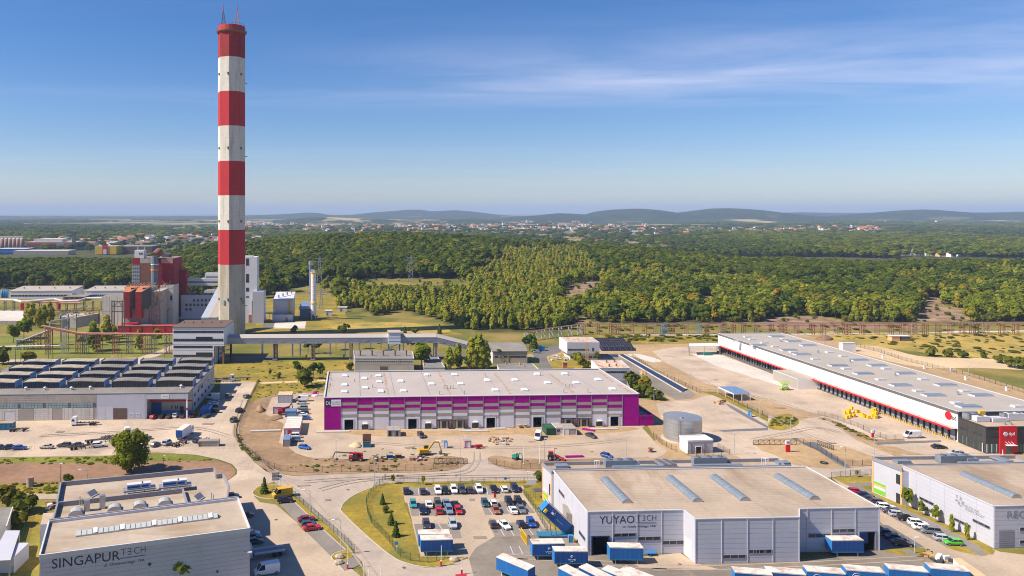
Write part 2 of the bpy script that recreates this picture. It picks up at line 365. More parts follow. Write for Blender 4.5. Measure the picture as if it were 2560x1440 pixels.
mat('glass_teal',(0.25,0.37,0.38),0.3,var=0.25,scale=0.7)
mat('navy_text',(0.028,0.035,0.095),0.5,var=0.02)
mat('red',(0.62,0.012,0.022),0.5,var=0.06)
mat('re',(0.50,0.028,0.035),0.6,var=0.12,scale=0.5)
mat('red_dark',(0.30,0.012,0.026),0.7,var=0.16,scale=0.5,stain=((0.30,0.055,0.04),0.22,(1,1,0.12)),stain_lo=0.5,stain_hi=0.75)
mat('rb',(0.33,0.02,0.028),0.7,var=0.14,scale=0.5)
mat('rust',(0.24,0.105,0.065),0.85,var=0.25,scale=0.8)
mat('rp',(0.33,0.19,0.15),0.85,var=0.22,scale=0.8)
mat('orange_rust',(0.48,0.17,0.07),0.85,var=0.2,scale=0.8)
mat('pipe_pink',(0.56,0.27,0.22),0.7,var=0.1)
mat('pw',(0.66,0.62,0.58),0.6,var=0.1)
mat('steel',(0.42,0.43,0.45),0.4,metal=0.6,var=0.1)
mat('galv',(0.50,0.52,0.53),0.42,metal=0.75,var=0.10,scale=0.35)
mat('sd',(0.13,0.12,0.12),0.6,var=0.2)
mat('gallery',(0.36,0.39,0.47),0.6,var=0.1)
mat('pier',(0.25,0.19,0.165),0.85,var=0.2)
mat('flue_grey',(0.15,0.19,0.23),0.5,var=0.2,scale=0.3)
mat('sb',(0.14,0.23,0.40),0.55,var=0.1)
mat('chimney_white',(0.70,0.645,0.58),0.85,var=0.08,scale=0.5,stain=((0.36,0.31,0.26),0.30,(1,1,0.10)),stain_lo=0.47,stain_hi=0.8)
mat('chimney_red',(0.50,0.026,0.034),0.8,var=0.10,scale=0.5,stain=((0.25,0.035,0.03),0.30,(1,1,0.10)),stain_lo=0.47,stain_hi=0.8)
mat('chimney_soot',(0.36,0.026,0.03),0.85,var=0.2,scale=0.5,stain=((0.15,0.03,0.025),0.25,(1,1,0.12)),stain_lo=0.45,stain_hi=0.7)
mat('chimney_concrete',(0.52,0.455,0.365),0.9,var=0.10,scale=0.3,stain=((0.30,0.245,0.18),0.22,(1,1,0.08)),stain_lo=0.46,stain_hi=0.72)
for k in('chimney_white','chimney_red','chimney_concrete'):add_seams(MATS[k],Vc((0,0,1)),2.5,0.12,0.90)
mat('yellow',(0.78,0.47,0.012),0.55,var=0.08)
mat('yellow_machine',(0.56,0.33,0.03),0.5,var=0.1)
mat('orange',(0.72,0.24,0.04),0.55,var=0.06)
mat('orange_pale',(0.70,0.40,0.20),0.6,var=0.12,scale=0.6)
mat('green_print',(0.17,0.50,0.03),0.55,var=0.1)
mat('lime',(0.36,0.58,0.03),0.5,var=0.1)
mat('teal_machine',(0.02,0.22,0.17),0.5,var=0.1)
mat('bc',(0.012,0.07,0.25),0.55,var=0.12,scale=0.6,stretch=(1,1,0.2))
mat('blue_curtain_light',(0.014,0.115,0.36),0.55,var=0.12,scale=0.6,stretch=(1,1,0.2))
mat('blue_front',(0.03,0.19,0.50),0.5,var=0.05)
mat('blue_steel',(0.03,0.17,0.30),0.5,var=0.12)
mat('bl',(0.02,0.20,0.52),0.5,var=0.05)
mat('blue_tarp',(0.05,0.17,0.42),0.6,var=0.15,scale=0.8)
mat('box_roof',(0.68,0.60,0.54),0.7,var=0.08,scale=0.6,stain=((0.33,0.20,0.13),0.42),stain_lo=0.47,stain_hi=0.70)
mat('tyre',(0.022,0.022,0.024),0.85,var=0.1)
mat('rim',(0.42,0.42,0.44),0.35,metal=0.6,var=0.1)
mat('car_glass',(0.018,0.022,0.03),0.08,var=0.02,spec=0.6)
mat('lamp_clear',(0.75,0.75,0.75),0.2,var=0.02)
mat('lamp_red',(0.45,0.01,0.01),0.25,var=0.02)
mat('pole_grey',(0.42,0.43,0.45),0.5,var=0.1)
mat('pole_dark',(0.07,0.07,0.08),0.6,var=0.1)
mat('fence_green',(0.02,0.10,0.05),0.6,var=0.1)
mat('fd',(0.045,0.045,0.05),0.6,var=0.1)
mat('solar',(0.018,0.02,0.04),0.2,var=0.1,spec=0.5)
mat('liner',(0.03,0.042,0.085),0.45,var=0.15,scale=0.5)
mat('bark',(0.11,0.085,0.06),0.9,var=0.2,scale=2)
mat('bark_birch',(0.42,0.40,0.36),0.9,var=0.25,scale=2)
mat('wood',(0.46,0.31,0.15),0.8,var=0.2,scale=1)
mat('stone',(0.42,0.35,0.27),0.9,var=0.2,scale=1)
CARC={}
for k,c in dict(black=(.010,.010,.013),navy=(.012,.018,.055),blue=(.012,.07,.33),blue_bright=(.015,.12,.50),blue_grey=(.17,.24,.36),silver=(.42,.45,.50),grey=(.16,.17,.19),dark_grey=(.05,.052,.06),white=(.80,.79,.78),red=(.52,.012,.02),dark_red=(.24,.012,.025),teal=(.03,.27,.31),teal_dark=(.015,.075,.11),copper=(.34,.105,.04),brown=(.055,.045,.045),green=(.08,.46,.02),beige=(.52,.45,.36),yellow=(.72,.40,.01),olive=(.09,.10,.075),plum=(.045,.04,.06)).items():
 CARC[k]=mat('paint_'+k,c,0.3,var=0.02,spec=0.5,coat=0.6)
# --- land, hills, haze
def interp(tab,x):
 xs=[t[0]for t in tab];ys=[t[1]for t in tab];return float(np.interp(x,xs,ys))
RIDGE_Y=[(-400,654),(0,650),(330,648),(548,606),(640,604),(700,598),(800,590),(950,584),(1050,586),(1150,592),(1300,600),(1450,612),(1600,627),(1700,639),(1800,650),(2000,658),(2200,668),(2400,664),(2560,664),(3200,664)]
RIDGE_D=[(-400,1000),(0,1000),(550,1080),(950,1150),(1450,1050),(2000,860),(2300,800),(3200,800)]
def sstep(a,b,x):t=min(max((x-a)/(b-a),0),1);return t*t*(3-2*t)
def px_of(X,Y):return CX+X/max(Y,1)*F
def terrain(X,Y):
 if Y<500:return 0.0
 p=px_of(X,Y);dr=interp(RIDGE_D,p);zr=CAMH-(interp(RIDGE_Y,p)-CY)*dr/F-14.5
 d0=530 if p>1150 else(700 if p<850 else 700-170*(p-850)/300)
 t=min(max((Y-d0)/(dr-d0),0),1);up=0.35*t+0.65*(t*t*(3-2*t))
 h=zr*up
 if Y>dr:h*=1-sstep(dr,dr+650,Y)
 w=sstep(500,620,Y)*(1-sstep(1500,2500,Y))
 h+=w*(mnoise.noise(Vc((X*0.012,Y*0.012,0.3)))*2.2+mnoise.noise(Vc((X*0.04,Y*0.04,7.3)))*0.7)*sstep(0,0.15,t)
 if p>1390 and p<1560:h+=5.0*math.exp(-((p-1470)/60)**2)*math.exp(-((Y-690)/45)**2)
 return h
def inpoly(x,y,P):
 c=False;j=len(P)-1
 for i in rn(len(P)):
  if(P[i][1]>y)!=(P[j][1]>y)and x<(P[j][0]-P[i][0])*(y-P[i][1])/(P[j][1]-P[i][1])+P[i][0]:c=not c
  j=i
 return c
def proj(X,Y,Z):return CX+X/Y*F,CY+(CAMH-Z)/Y*F
CLEAR=[[(1400,738),(1430,713),(1465,702),(1512,705),(1505,720),(1465,732),(1428,752)],[(2288,806),(2292,772),(2315,745),(2362,742),(2362,762),(2415,774),(2430,798),(2395,806)],[(1425,785),(1448,785),(1492,818),(1470,820)],[(1718,764),(1745,748),(1760,738),(1795,750),(1790,764)],[(1905,812),(1915,792),(2040,790),(2110,800),(2110,812)],[(905,697),(1140,696),(1190,709),(1140,714),(880,713)]]
BARE=[0,1,2,3,4]
FRONT=[(-500,724),(0,722),(60,720),(330,726),(450,735),(548,742),(640,742),(700,735),(780,705),(840,705),(845,775),(900,768),(940,790),(1000,775),(1100,802),(1180,826),(1240,850),(1300,852),(1370,846),(1430,812),(1480,806),(1560,808),(2560,806),(3200,806)]
GROVE=[(842,790),(845,700),(900,712),(1150,726),(1165,690),(1230,640),(1300,628),(1420,622),(1490,650),(1500,690),(1400,720),(1390,770),(1425,790),(1380,860),(1240,860),(1100,812)]
def wood(X,Y):
 """is this spot of land under trees? returns (kind) or None"""
 z=terrain(X,Y);p,y=proj(X,Y,z)
 if Y>498 and y<interp(FRONT,p):
  for P in CLEAR:
   if inpoly(p,y,P):return None
  j=mnoise.noise(Vc((X*.02,Y*.02,2)))*38+mnoise.noise(Vc((X*.11,Y*.11,6)))*30
  return 'grove' if inpoly(p+j,y+j*.22,GROVE)else 'wood'
 return None
TOWNS=[(1420,563,579,190,44),(1760,572,586,240,44),(1000,563,579,230,42),(700,556,574,80,16),(2080,568,581,120,22),(2330,548,557,170,18),(1560,543,557,260,32),(480,592,613,180,38),(200,604,617,120,16),(1150,552,560,180,18)]
def far_cover(X,Y):
 """woods beyond the near forest: noise patches, town and fields left open"""
 p,y=proj(X,Y,0)
 v=mnoise.fractal(Vc((X*0.0011,Y*0.0006,1.7)),1.0,2.0,4)
 if p>1500:v+=0.10+0.30*min((p-1500)/500,1)
 if p<640 and 1250<Y<1650:v-=0.35
 for cx_,y0,y1,sp,n in TOWNS:
  if abs(p-cx_)<sp*1.05 and y0-1<y<y1+2:v-=0.45
 if p<1650 and Y>2100:v-=0.22
 if Y<2300 and 640<p<1600:v-=0.0
 return v
def far_open(X,Y):
 p,y=proj(X,Y,0)
 if 2230<p<2425 and 628<y<646:return True
 if p<640 and 1240<Y<1480:return True
 if 0<p<560 and 596<y<640:return mnoise.noise(Vc((X*.012,Y*.006,4)))<0.32
 return False
def build_ground():
 Ys=[-420,-250,-100,0,100,200,300,400,480]+list(np.arange(500,1300,11))+list(np.geomspace(1300,26000,70))
 T=np.linspace(-1,1,150);V=[];WD=[]
 for Y in Ys:
  W_=700+1.25*max(Y,0)
  for t in T:
   X=t*W_ if Y<500 else(t*0.95+0.13)*Y*1.08
   if Y<500:X=t*640+70
   z=terrain(X,Y);V.append((X,Y,z-(0 if Y<500 else 0.0)))
   w=0.0
   if 498<Y<1500:
    w=1.0 if wood(X,Y)else 0.0
    p,y=proj(X,Y,z)
    if any(inpoly(p,y,CLEAR[k])for k in BARE):w=-1.0
   WD.append(w)
 n=len(T);Fc=[]
 for i in rn(len(Ys)-1):
  for j in rn(n-1):a=i*n+j;Fc.append((a,a+1,a+n+1,a+n))
 me=bpy.data.meshes.new('ground');me.from_pydata(V,[],Fc)
 at=me.attributes.new('wood','FLOAT','POINT');at.data.foreach_set('value',WD)
 me.polygons.foreach_set('use_smooth',[True]*len(Fc))
 m=bpy.data.materials.new('ground');m.use_nodes=True;nt=m.node_tree;N=nt.nodes;L=nt.links;b=N['Principled BSDF']
 b.inputs['Roughness'].default_value=0.95;b.inputs['Specular IOR Level'].default_value=0.1
 g=N.new('ShaderNodeNewGeometry')
 def noise_(sc,det=4,mp=None,dist=0):
  n_=N.new('ShaderNodeTexNoise');n_.inputs['Scale'].default_value=sc;n_.inputs['Detail'].default_value=det;n_.inputs['Distortion'].default_value=dist
  if mp:q=N.new('ShaderNodeMapping');q.inputs['Scale'].default_value=mp;L.new(g.outputs['Position'],q.inputs[0]);L.new(q.outputs[0],n_.inputs['Vector'])
  else:L.new(g.outputs['Position'],n_.inputs['Vector'])
  return n_.outputs[0]
 def ramp(v,stops,const=False):
  r=N.new('ShaderNodeValToRGB');r.color_ramp.interpolation='CONSTANT' if const else 'LINEAR'
  while len(r.color_ramp.elements)<len(stops):r.color_ramp.elements.new(0.5)
  for e,(p,c)in zip(r.color_ramp.elements,stops):e.position=p;e.color=(*c,1)
  L.new(v,r.inputs[0]);return r.outputs[0]
 def mix(f,a,c,op='MIX'):
  x=N.new('ShaderNodeMixRGB');x.blend_type=op
  if isinstance(f,float):x.inputs[0].default_value=f
  else:L.new(f,x.inputs[0])
  for i,v in((1,a),(2,c)):
   if isinstance(v,tuple):x.inputs[i].default_value=(*v,1)
   else:L.new(v,x.inputs[i])
  return x.outputs[0]
 def rng(v,a,c):
  r=N.new('ShaderNodeMapRange');r.inputs[1].default_value=a;r.inputs[2].default_value=c;L.new(v,r.inputs[0]);return r.outputs[0]
 near=ramp(noise_(0.03,6),[(0.30,(0.11,0.13,0.028)),(0.45,(0.20,0.18,0.045)),(0.56,(0.27,0.21,0.06)),(0.68,(0.33,0.235,0.085))])
 near=mix(0.35,near,ramp(noise_(0.7,5),[(0.3,(0.35,0.35,0.35)),(0.7,(1.0,1.0,1.0))]),'MULTIPLY')
 far=ramp(noise_(0.0021,6,(1,0.55,1),0.4),[(0.0,(0.05,0.07,0.02)),(0.45,(0.055,0.075,0.022)),(0.48,(0.15,0.16,0.05)),(0.53,(0.32,0.25,0.11)),(0.58,(0.50,0.37,0.19)),(0.63,(0.16,0.17,0.05)),(0.70,(0.055,0.075,0.022))])
 far=mix(0.5,far,ramp(noise_(0.02,5),[(0.35,(0.3,0.32,0.3)),(0.7,(1.0,1.0,1.0))]),'MULTIPLY')
 sep=N.new('ShaderNodeSeparateXYZ');L.new(g.outputs['Position'],sep.inputs[0])
 base=mix(rng(sep.outputs[1],1050,1400),near,far)
 a=N.new('ShaderNodeAttribute');a.attribute_name='wood'
 neg=N.new('ShaderNodeMath');neg.operation='MULTIPLY';neg.inputs[1].default_value=-1;L.new(a.outputs['Fac'],neg.inputs[0])
 floor_=ramp(noise_(0.08,5),[(0.3,(0.05,0.055,0.02)),(0.6,(0.09,0.09,0.03)),(0.75,(0.17,0.14,0.05))])
 base=mix(rng(a.outputs['Fac'],0.2,0.8),base,floor_)
 bare=ramp(noise_(0.09,6),[(0.35,(0.17,0.115,0.075)),(0.5,(0.26,0.17,0.11)),(0.68,(0.38,0.27,0.16))])
 base=mix(rng(neg.outputs[0],0.2,0.8),base,bare)
 L.new(base,b.inputs['Base Color']);me.materials.append(m)
 o=bpy.data.objects.new('ground',me);COL.objects.link(o);o['kind']='structure'
build_ground()
def ridge(name,d,depth,prof,seed,m):
 """a far range of hills: crest line at distance d"""
 xs=np.linspace(prof[0][0],prof[-1][0],260);rows=np.linspace(-1,1,15);V=[];Fc=[]
 for r in rows:
  Y=d+r*depth
  for x in xs:
   zc=CAMH-(interp(prof,x)-CY)*d/F;X=(x-CX)/F*d*(1+0.0*r)
   k=math.exp(-(r*1.7)**2)if abs(r)<1 else 0.0
   q=mnoise.fractal(Vc((X*0.0011,Y*0.0011,seed)),1.0,2.0,4)
   V.append((X,Y,max(zc,0)*k*(1+0.10*q*(abs(r)>0.01))+3*q*k-6*(1-k)))
 n=len(xs)
 for i in rn(len(rows)-1):
  for j in rn(n-1):a=i*n+j;Fc.append((a,a+1,a+n+1,a+n))
 me=bpy.data.meshes.new(name);me.from_pydata(V,[],Fc);me.polygons.foreach_set('use_smooth',[True]*len(Fc));me.materials.append(m)
 o=bpy.data.objects.new(name,me);COL.objects.link(o);o['kind']='structure'
HILL=mat('hill_woods',(0.024,0.038,0.018),0.95,var=0.45,scale=0.012,var2=0.35,scale2=0.0025,stain=((0.12,0.12,0.06),0.0016,(1,1,1)),stain_lo=0.60,stain_hi=0.66,spec=0.1)
HILL2=mat('hill_fields',(0.034,0.05,0.02),0.95,var=0.45,scale=0.01,var2=0.35,scale2=0.002,stain=((0.42,0.32,0.16),0.0022,(1,0.6,1)),stain_lo=0.53,stain_hi=0.60,spec=0.1)
ridge('hills',9500,1400,[(-300,541),(0,540),(300,541),(540,540),(640,538),(700,536),(745,533),(770,531),(800,533),(830,538),(880,537),(930,531),(985,527),(1020,524),(1050,524),(1080,528),(1140,525),(1185,529),(1240,536),(1290,540),(1700,540),(1900,533),(2000,531),(2100,532),(2300,531),(2480,531),(2560,529),(2900,531)],2.2,HILL)
ridge('hills',6600,1000,[(1150,560),(1240,548),(1300,541),(1350,538),(1400,533),(1430,534),(1470,537),(1500,529),(1545,524),(1590,522),(1640,526),(1690,532),(1730,527),(1780,521),(1830,521),(1890,525),(1940,531),(1990,536),(2060,541),(2150,535),(2200,530),(2260,525),(2310,523),(2350,525),(2400,530),(2470,534),(2560,530),(2700,526),(3000,535)],5.1,HILL)
ridge('hills',5300,700,[(560,575),(640,556),(700,550),(760,545),(830,543),(900,546),(960,549),(1040,551),(1110,548),(1180,546),(1260,552),(1350,558),(1480,556),(1600,552),(1750,553),(1900,548),(2050,551),(2200,556),(2400,555),(2560,549),(3000,545)],9.4,HILL2)
def build_haze():
 b=MB();b.box((2600,13300,117),(60000,28600,260))
 m=bpy.data.materials.new('haze');m.use_nodes=True;nt=m.node_tree;nt.nodes.remove(nt.nodes['Principled BSDF'])
 v=nt.nodes.new('ShaderNodeVolumePrincipled');v.inputs['Color'].default_value=(0.56,0.73,1.0,1);v.inputs['Density'].default_value=HAZE_D;v.inputs['Anisotropy'].default_value=0.0
 nt.links.new(v.outputs[0],nt.nodes['Material Output'].inputs['Volume'])
 o=b.mk('haze',m);o['kind']='stuff';o['label']='thin blue air haze over the whole valley'
HAZE_D=8.0e-5
build_haze()
# --- trees
def leaf_mat(key,cols,trans=0.46):
 m=bpy.data.materials.new(key);m.use_nodes=True;nt=m.node_tree;N=nt.nodes;L=nt.links;N.remove(N['Principled BSDF'])
 oi=N.new('ShaderNodeObjectInfo');r=N.new('ShaderNodeValToRGB')
 while len(r.color_ramp.elements)<len(cols):r.color_ramp.elements.new(0.5)
 for i,(e,c)in enumerate(zip(r.color_ramp.elements,cols)):e.position=i/(len(cols)-1)if len(cols)>1 else 0;e.color=(*c,1)
 L.new(oi.outputs['Random'],r.inputs[0])
 g=N.new('ShaderNodeNewGeometry');n=N.new('ShaderNodeTexNoise');n.inputs['Scale'].default_value=0.55;n.inputs['Detail'].default_value=3;L.new(g.outputs['Position'],n.inputs['Vector'])
 mr=N.new('ShaderNodeMapRange');mr.inputs[1].default_value=0.3;mr.inputs[2].default_value=0.7;mr.inputs[3].default_value=0.65;mr.inputs[4].default_value=1.35;L.new(n.outputs[0],mr.inputs[0])
 sc=N.new('ShaderNodeVectorMath');sc.operation='SCALE';L.new(r.outputs[0],sc.inputs[0]);L.new(mr.outputs[0],sc.inputs['Scale'])
 d=N.new('ShaderNodeBsdfDiffuse');t=N.new('ShaderNodeBsdfTranslucent');mx=N.new('ShaderNodeMixShader');mx.inputs[0].default_value=trans
 L.new(sc.outputs[0],d.inputs['Color']);L.new(sc.outputs[0],t.inputs['Color']);L.new(d.outputs[0],mx.inputs[1]);L.new(t.outputs[0],mx.inputs[2]);L.new(mx.outputs[0],N['Material Output'].inputs['Surface'])
 MATS[key]=m;return m
LF={'oak':leaf_mat('leaves_oak',[(0.080,0.122,0.011),(0.105,0.150,0.013),(0.135,0.172,0.015),(0.17,0.18,0.016),(0.09,0.135,0.011)]),'pine':leaf_mat('leaves_pine',[(0.048,0.080,0.014),(0.066,0.102,0.016),(0.086,0.12,0.018)],0.15),'birch':leaf_mat('leaves_birch',[(0.30,0.33,0.034),(0.36,0.37,0.04),(0.40,0.37,0.044),(0.25,0.29,0.034),(0.42,0.35,0.04)]),'leafy':leaf_mat('leaves_leafy',[(0.16,0.205,0.016),(0.21,0.25,0.018),(0.26,0.265,0.022)]),'yellow':leaf_mat('leaves_yellow',[(0.36,0.29,0.02),(0.28,0.27,0.02),(0.42,0.26,0.02)]),'bush':leaf_mat('leaves_bush',[(0.13,0.15,0.018),(0.18,0.185,0.022),(0.10,0.13,0.016),(0.22,0.19,0.024)])}
def quads(rg,C,Nn,s,aspect=1.0):
 """leaf clumps: one quad per centre, facing roughly along its normal"""
 n=len(C);N_=Nn/np.linalg.norm(Nn,axis=1,keepdims=True)
 r=rg.normal(size=(n,3));U=np.cross(N_,r);U/=np.linalg.norm(U,axis=1,keepdims=True)+1e-9;W_=np.cross(N_,U)
 s=s*rg.uniform(0.6,1.35,(n,1))
 sk=rg.uniform(0.5,1.2,(n,1))
 P=np.stack([C-U*s-W_*s*aspect,C+U*s*sk-W_*s*aspect*0.8,C+U*s+W_*s*aspect,C-U*s*0.8+W_*s*aspect*sk],1)
 return P.reshape(-1,3)
def crown_arrays(seed,kind,h):
 rg=np.random.default_rng(seed);P=[]
 if kind in('oak','bush','yellow','leafy'):
  r=h*(0.36 if kind!='bush' else 0.55);zc=h*(0.60 if kind!='bush' else 0.5);rz=h*0.42 if kind!='bush' else h*0.5
  nl=15 if kind!='bush' else 10
  for k in rn(nl):
   t=rg.uniform(0,2*math.pi);u=rg.uniform(-0.75,1.0);q=math.sqrt(max(0,1-u*u))
   c=np.array([math.cos(t)*q*r*0.66,math.sin(t)*q*r*0.66,zc+u*rz*0.66]);lr=r*rg.uniform(0.30,0.48)
   n=34;D=rg.normal(size=(n,3));D/=np.linalg.norm(D,axis=1,keepdims=True);D[:,2]=np.where(D[:,2]<-0.3,-D[:,2],D[:,2])
   Cn=c+D*lr*rg.uniform(0.75,1.15,(n,1));out=(Cn-np.array([0,0,zc*0.9]));out/=np.linalg.norm(out,axis=1,keepdims=True)
   P.append(quads(rg,Cn,D*0.8+out*0.6+np.array([0,0,.35])+rg.normal(size=(n,3))*0.25,lr*0.40))
 elif kind=='birch':
  r=h*0.22;nl=20
  for k in rn(nl):
   u=rg.uniform(0,1);w=(1-abs(2*u-0.75)**1.6*0.62)if u<0.9 else 0.35
   t=rg.uniform(0,2*math.pi);c=np.array([math.cos(t)*r*w*0.6,math.sin(t)*r*w*0.6,h*(0.16+0.80*u)]);lr=r*(0.34+0.25*w)*rg.uniform(0.8,1.2)
   n=24;D=rg.normal(size=(n,3));D/=np.linalg.norm(D,axis=1,keepdims=True)
   Cn=c+D*lr*np.array([0.8,0.8,1.35])*rg.uniform(0.7,1.2,(n,1));out=Cn*np.array([1,1,0.0])+np.array([0,0,0.25])
   out/=np.linalg.norm(out,axis=1,keepdims=True)
   P.append(quads(rg,Cn,D*0.6+out*0.6+np.array([0,0,.35])+rg.normal(size=(n,3))*0.25,lr*0.38,1.3))
 elif kind=='pine':
  for k in rn(11):
   t=rg.uniform(0,2*math.pi);u=rg.uniform(0,1);rr=h*0.17*(1.25-u*0.9);c=np.array([math.cos(t)*rr,math.sin(t)*rr,h*(0.42+0.52*u)]);lr=h*0.085*rg.uniform(0.8,1.3)
   n=32;D=rg.normal(size=(n,3));D/=np.linalg.norm(D,axis=1,keepdims=True);D[:,2]=np.abs(D[:,2])*np.where(rg.uniform(size=n)<0.75,1,-1)
   Cn=c+D*lr*np.array([1.25,1.25,0.8]);P.append(quads(rg,Cn,D+rg.normal(size=(n,3))*0.4,lr*0.38))
 elif kind=='spruce':
  for k in rn(15):
   u=k/14;z=h*(0.08+0.90*u);rr=h*0.27*(1-u)**0.85+0.02*h;n=max(8,int(44*(1-u)))
   t=rg.uniform(0,2*math.pi,n);q=rr*rg.uniform(0.45,1.08,n)
   Cn=np.stack([np.cos(t)*q,np.sin(t)*q,z-q*0.28+rg.normal(size=n)*0.015*h],1);D=np.stack([np.cos(t)*0.7,np.sin(t)*0.7,np.full(n,0.8)],1)
   P.append(quads(rg,Cn,D+rg.normal(size=(n,3))*0.35,h*0.045,1.0))
 return np.concatenate(P)
def leaf_mesh(name,P,m,core=None):
 """core: (centre z, rx, rz) of an ellipsoid added inside the crown to block light"""
 V=P;n=len(P)//4;Fc=np.arange(n*4).reshape(n,4).tolist()
 V=V.tolist()
 if core:
  zc,rx,rz=core;i0=len(V);S,R_=8,6
  for a in rn(R_+1):
   ph=math.pi*a/R_
   for b in rn(S):t=2*math.pi*b/S;V.append((rx*math.sin(ph)*math.cos(t),rx*math.sin(ph)*math.sin(t),zc+rz*math.cos(ph)))
  for a in rn(R_):
   for b in rn(S):Fc.append((i0+a*S+b,i0+(a+1)*S+b,i0+(a+1)*S+(b+1)%S,i0+a*S+(b+1)%S))
 me=bpy.data.meshes.new(name);me.from_pydata(V,[],Fc);me.materials.append(m);me.update();return me
def trunk_mb(b,h,r,top,rg,mi=0,lean=0.0):
 b.tb((0,0,-0.6),(lean*h*.3,0,h*0.45),r*1.15,r*0.75,7,mi);b.tb((lean*h*.3,0,h*0.45),(lean*h,0,top),r*0.75,r*0.25,6,mi)
 for k in rn(4):
  t=rg.uniform(0,6.28);z=h*rg.uniform(0.3,0.55);b.tb((0,0,z),(math.cos(t)*h*0.17,math.sin(t)*h*0.17,z+h*0.17),r*0.4,r*0.12,5,mi)
CORE={'leafy':(0.56,0.17,0.24),'oak':(0.56,0.20,0.27),'yellow':(0.56,0.2,0.27),'bush':(0.38,0.30,0.30),'birch':(0.52,0.10,0.32),'pine':(0.66,0.13,0.22),'spruce':(0.40,0.12,0.36)}
TREE_ME={}
def tree_mesh(kind,var,h=15.0):
 k=(kind,var)
 if k not in TREE_ME:
  c=CORE[kind];lm=LF[kind]if kind in LF else LF['pine']
  cr=leaf_mesh('crown',crown_arrays(hash_(kind)+var*17,kind,h),lm,(c[0]*h,c[1]*h,c[2]*h))
  b=MB();trunk_mb(b,h,h*0.016 if kind!='birch' else h*0.010,h*(0.8 if kind!='spruce' else 0.97),random.Random(var),0)
  tr=bpy.data.meshes.new('trunk');tr.from_pydata(b.v,[],b.f);tr.materials.append(MATS['bark_birch' if kind=='birch' else 'bark'])
  TREE_ME[k]=(cr,tr)
 return TREE_ME[k]
def hash_(s):return sum(ord(c)*(i+3)for i,c in enumerate(s))
def tree(kind,x,y,h,label,group=None,z=0.0,var=None,name=None,wide=1.0):
 var=RNG.randrange(4)if var is None else var
 cr,tr=tree_mesh(kind,var);nm=name or{'oak':'leafy_tree','leafy':'leafy_tree','birch':'birch_tree','pine':'pine_tree','spruce':'spruce_tree','bush':'bush','yellow':'yellow_tree'}[kind]
 rz=RNG.uniform(0,6.28);t=thing(nm,label,'bush' if kind=='bush' else 'tree',(x,y,z),rz,group);s=h/15.0
 wm=Matrix.Translation((x,y,z))@Matrix.Rotation(rz,4,'Z')@Matrix.Diagonal((s*wide,s*wide,s,1))
 shared('trunk',tr,t,wm);shared('crown',cr,t,wm)
 return t
def scatter_group(kind_list):
 """prototype meshes for the wood masses, kept out of the scene; placed by geometry nodes"""
 c=bpy.data.collections.new('tree_kinds')
 for i,(kind,var)in enumerate(kind_list):
  cr,tr=tree_mesh(kind,var);bm=bmesh.new();bm.from_mesh(cr);nf=len(bm.faces);bm.from_mesh(tr);bm.faces.ensure_lookup_table()
  me=bpy.data.meshes.new('forest_tree')
  for k,f in enumerate(bm.faces):f.material_index=0 if k<nf else 1
  bm.to_mesh(me);bm.free();me.materials.append(cr.materials[0]);me.materials.append(tr.materials[0])
  o=bpy.data.objects.new('k%02d'%i,me);c.objects.link(o)
 return c
def mass(name,pts,coll,label):
 me=bpy.data.meshes.new(name);me.from_pydata([p[:3]for p in pts],[],[])
 a=me.attributes.new('sc','FLOAT_VECTOR','POINT');a.data.foreach_set('vector',[v for p in pts for v in p[3]])
 a=me.attributes.new('rz','FLOAT','POINT');a.data.foreach_set('value',[p[4]for p in pts])
 a=me.attributes.new('kd','INT','POINT');a.data.foreach_set('value',[p[5]for p in pts])
 o=bpy.data.objects.new(name,me);COL.objects.link(o);o['kind']='stuff';o['label']=label
 ng=bpy.data.node_groups.new(name,'GeometryNodeTree');ng.interface.new_socket('Geometry',in_out='INPUT',socket_type='NodeSocketGeometry');ng.interface.new_socket('Geometry',in_out='OUTPUT',socket_type='NodeSocketGeometry')
 N=ng.nodes;L=ng.links;gi=N.new('NodeGroupInput');go=N.new('NodeGroupOutput');ip=N.new('GeometryNodeInstanceOnPoints');ci=N.new('GeometryNodeCollectionInfo')
 ci.inputs['Collection'].default_value=coll;ci.inputs['Separate Children'].default_value=True;ci.inputs['Reset Children'].default_value=True
 def na(nm,t):n=N.new('GeometryNodeInputNamedAttribute');n.data_type=t;n.inputs['Name'].default_value=nm;return n.outputs['Attribute']
 cx=N.new('ShaderNodeCombineXYZ');L.new(na('rz','FLOAT'),cx.inputs[2])
 L.new(gi.outputs[0],ip.inputs['Points']);L.new(ci.outputs[0],ip.inputs['Instance']);ip.inputs['Pick Instance'].default_value=True
 L.new(na('kd','INT'),ip.inputs['Instance Index']);L.new(cx.outputs[0],ip.inputs['Rotation']);L.new(na('sc','FLOAT_VECTOR'),ip.inputs['Scale']);L.new(ip.outputs[0],go.inputs[0])
 md=o.modifiers.new('scatter','NODES');md.node_group=ng
 return o
KL=[('oak',0),('oak',1),('oak',2),('oak',3),('pine',0),('pine',1),('birch',0),('birch',1),('birch',2),('birch',3),('bush',0),('bush',1),('yellow',0),('leafy',0),('leafy',1),('leafy',2)]
KI={k:[i for i,q in enumerate(KL)if q[0]==k]for k in('oak','pine','birch','bush','yellow','leafy')}
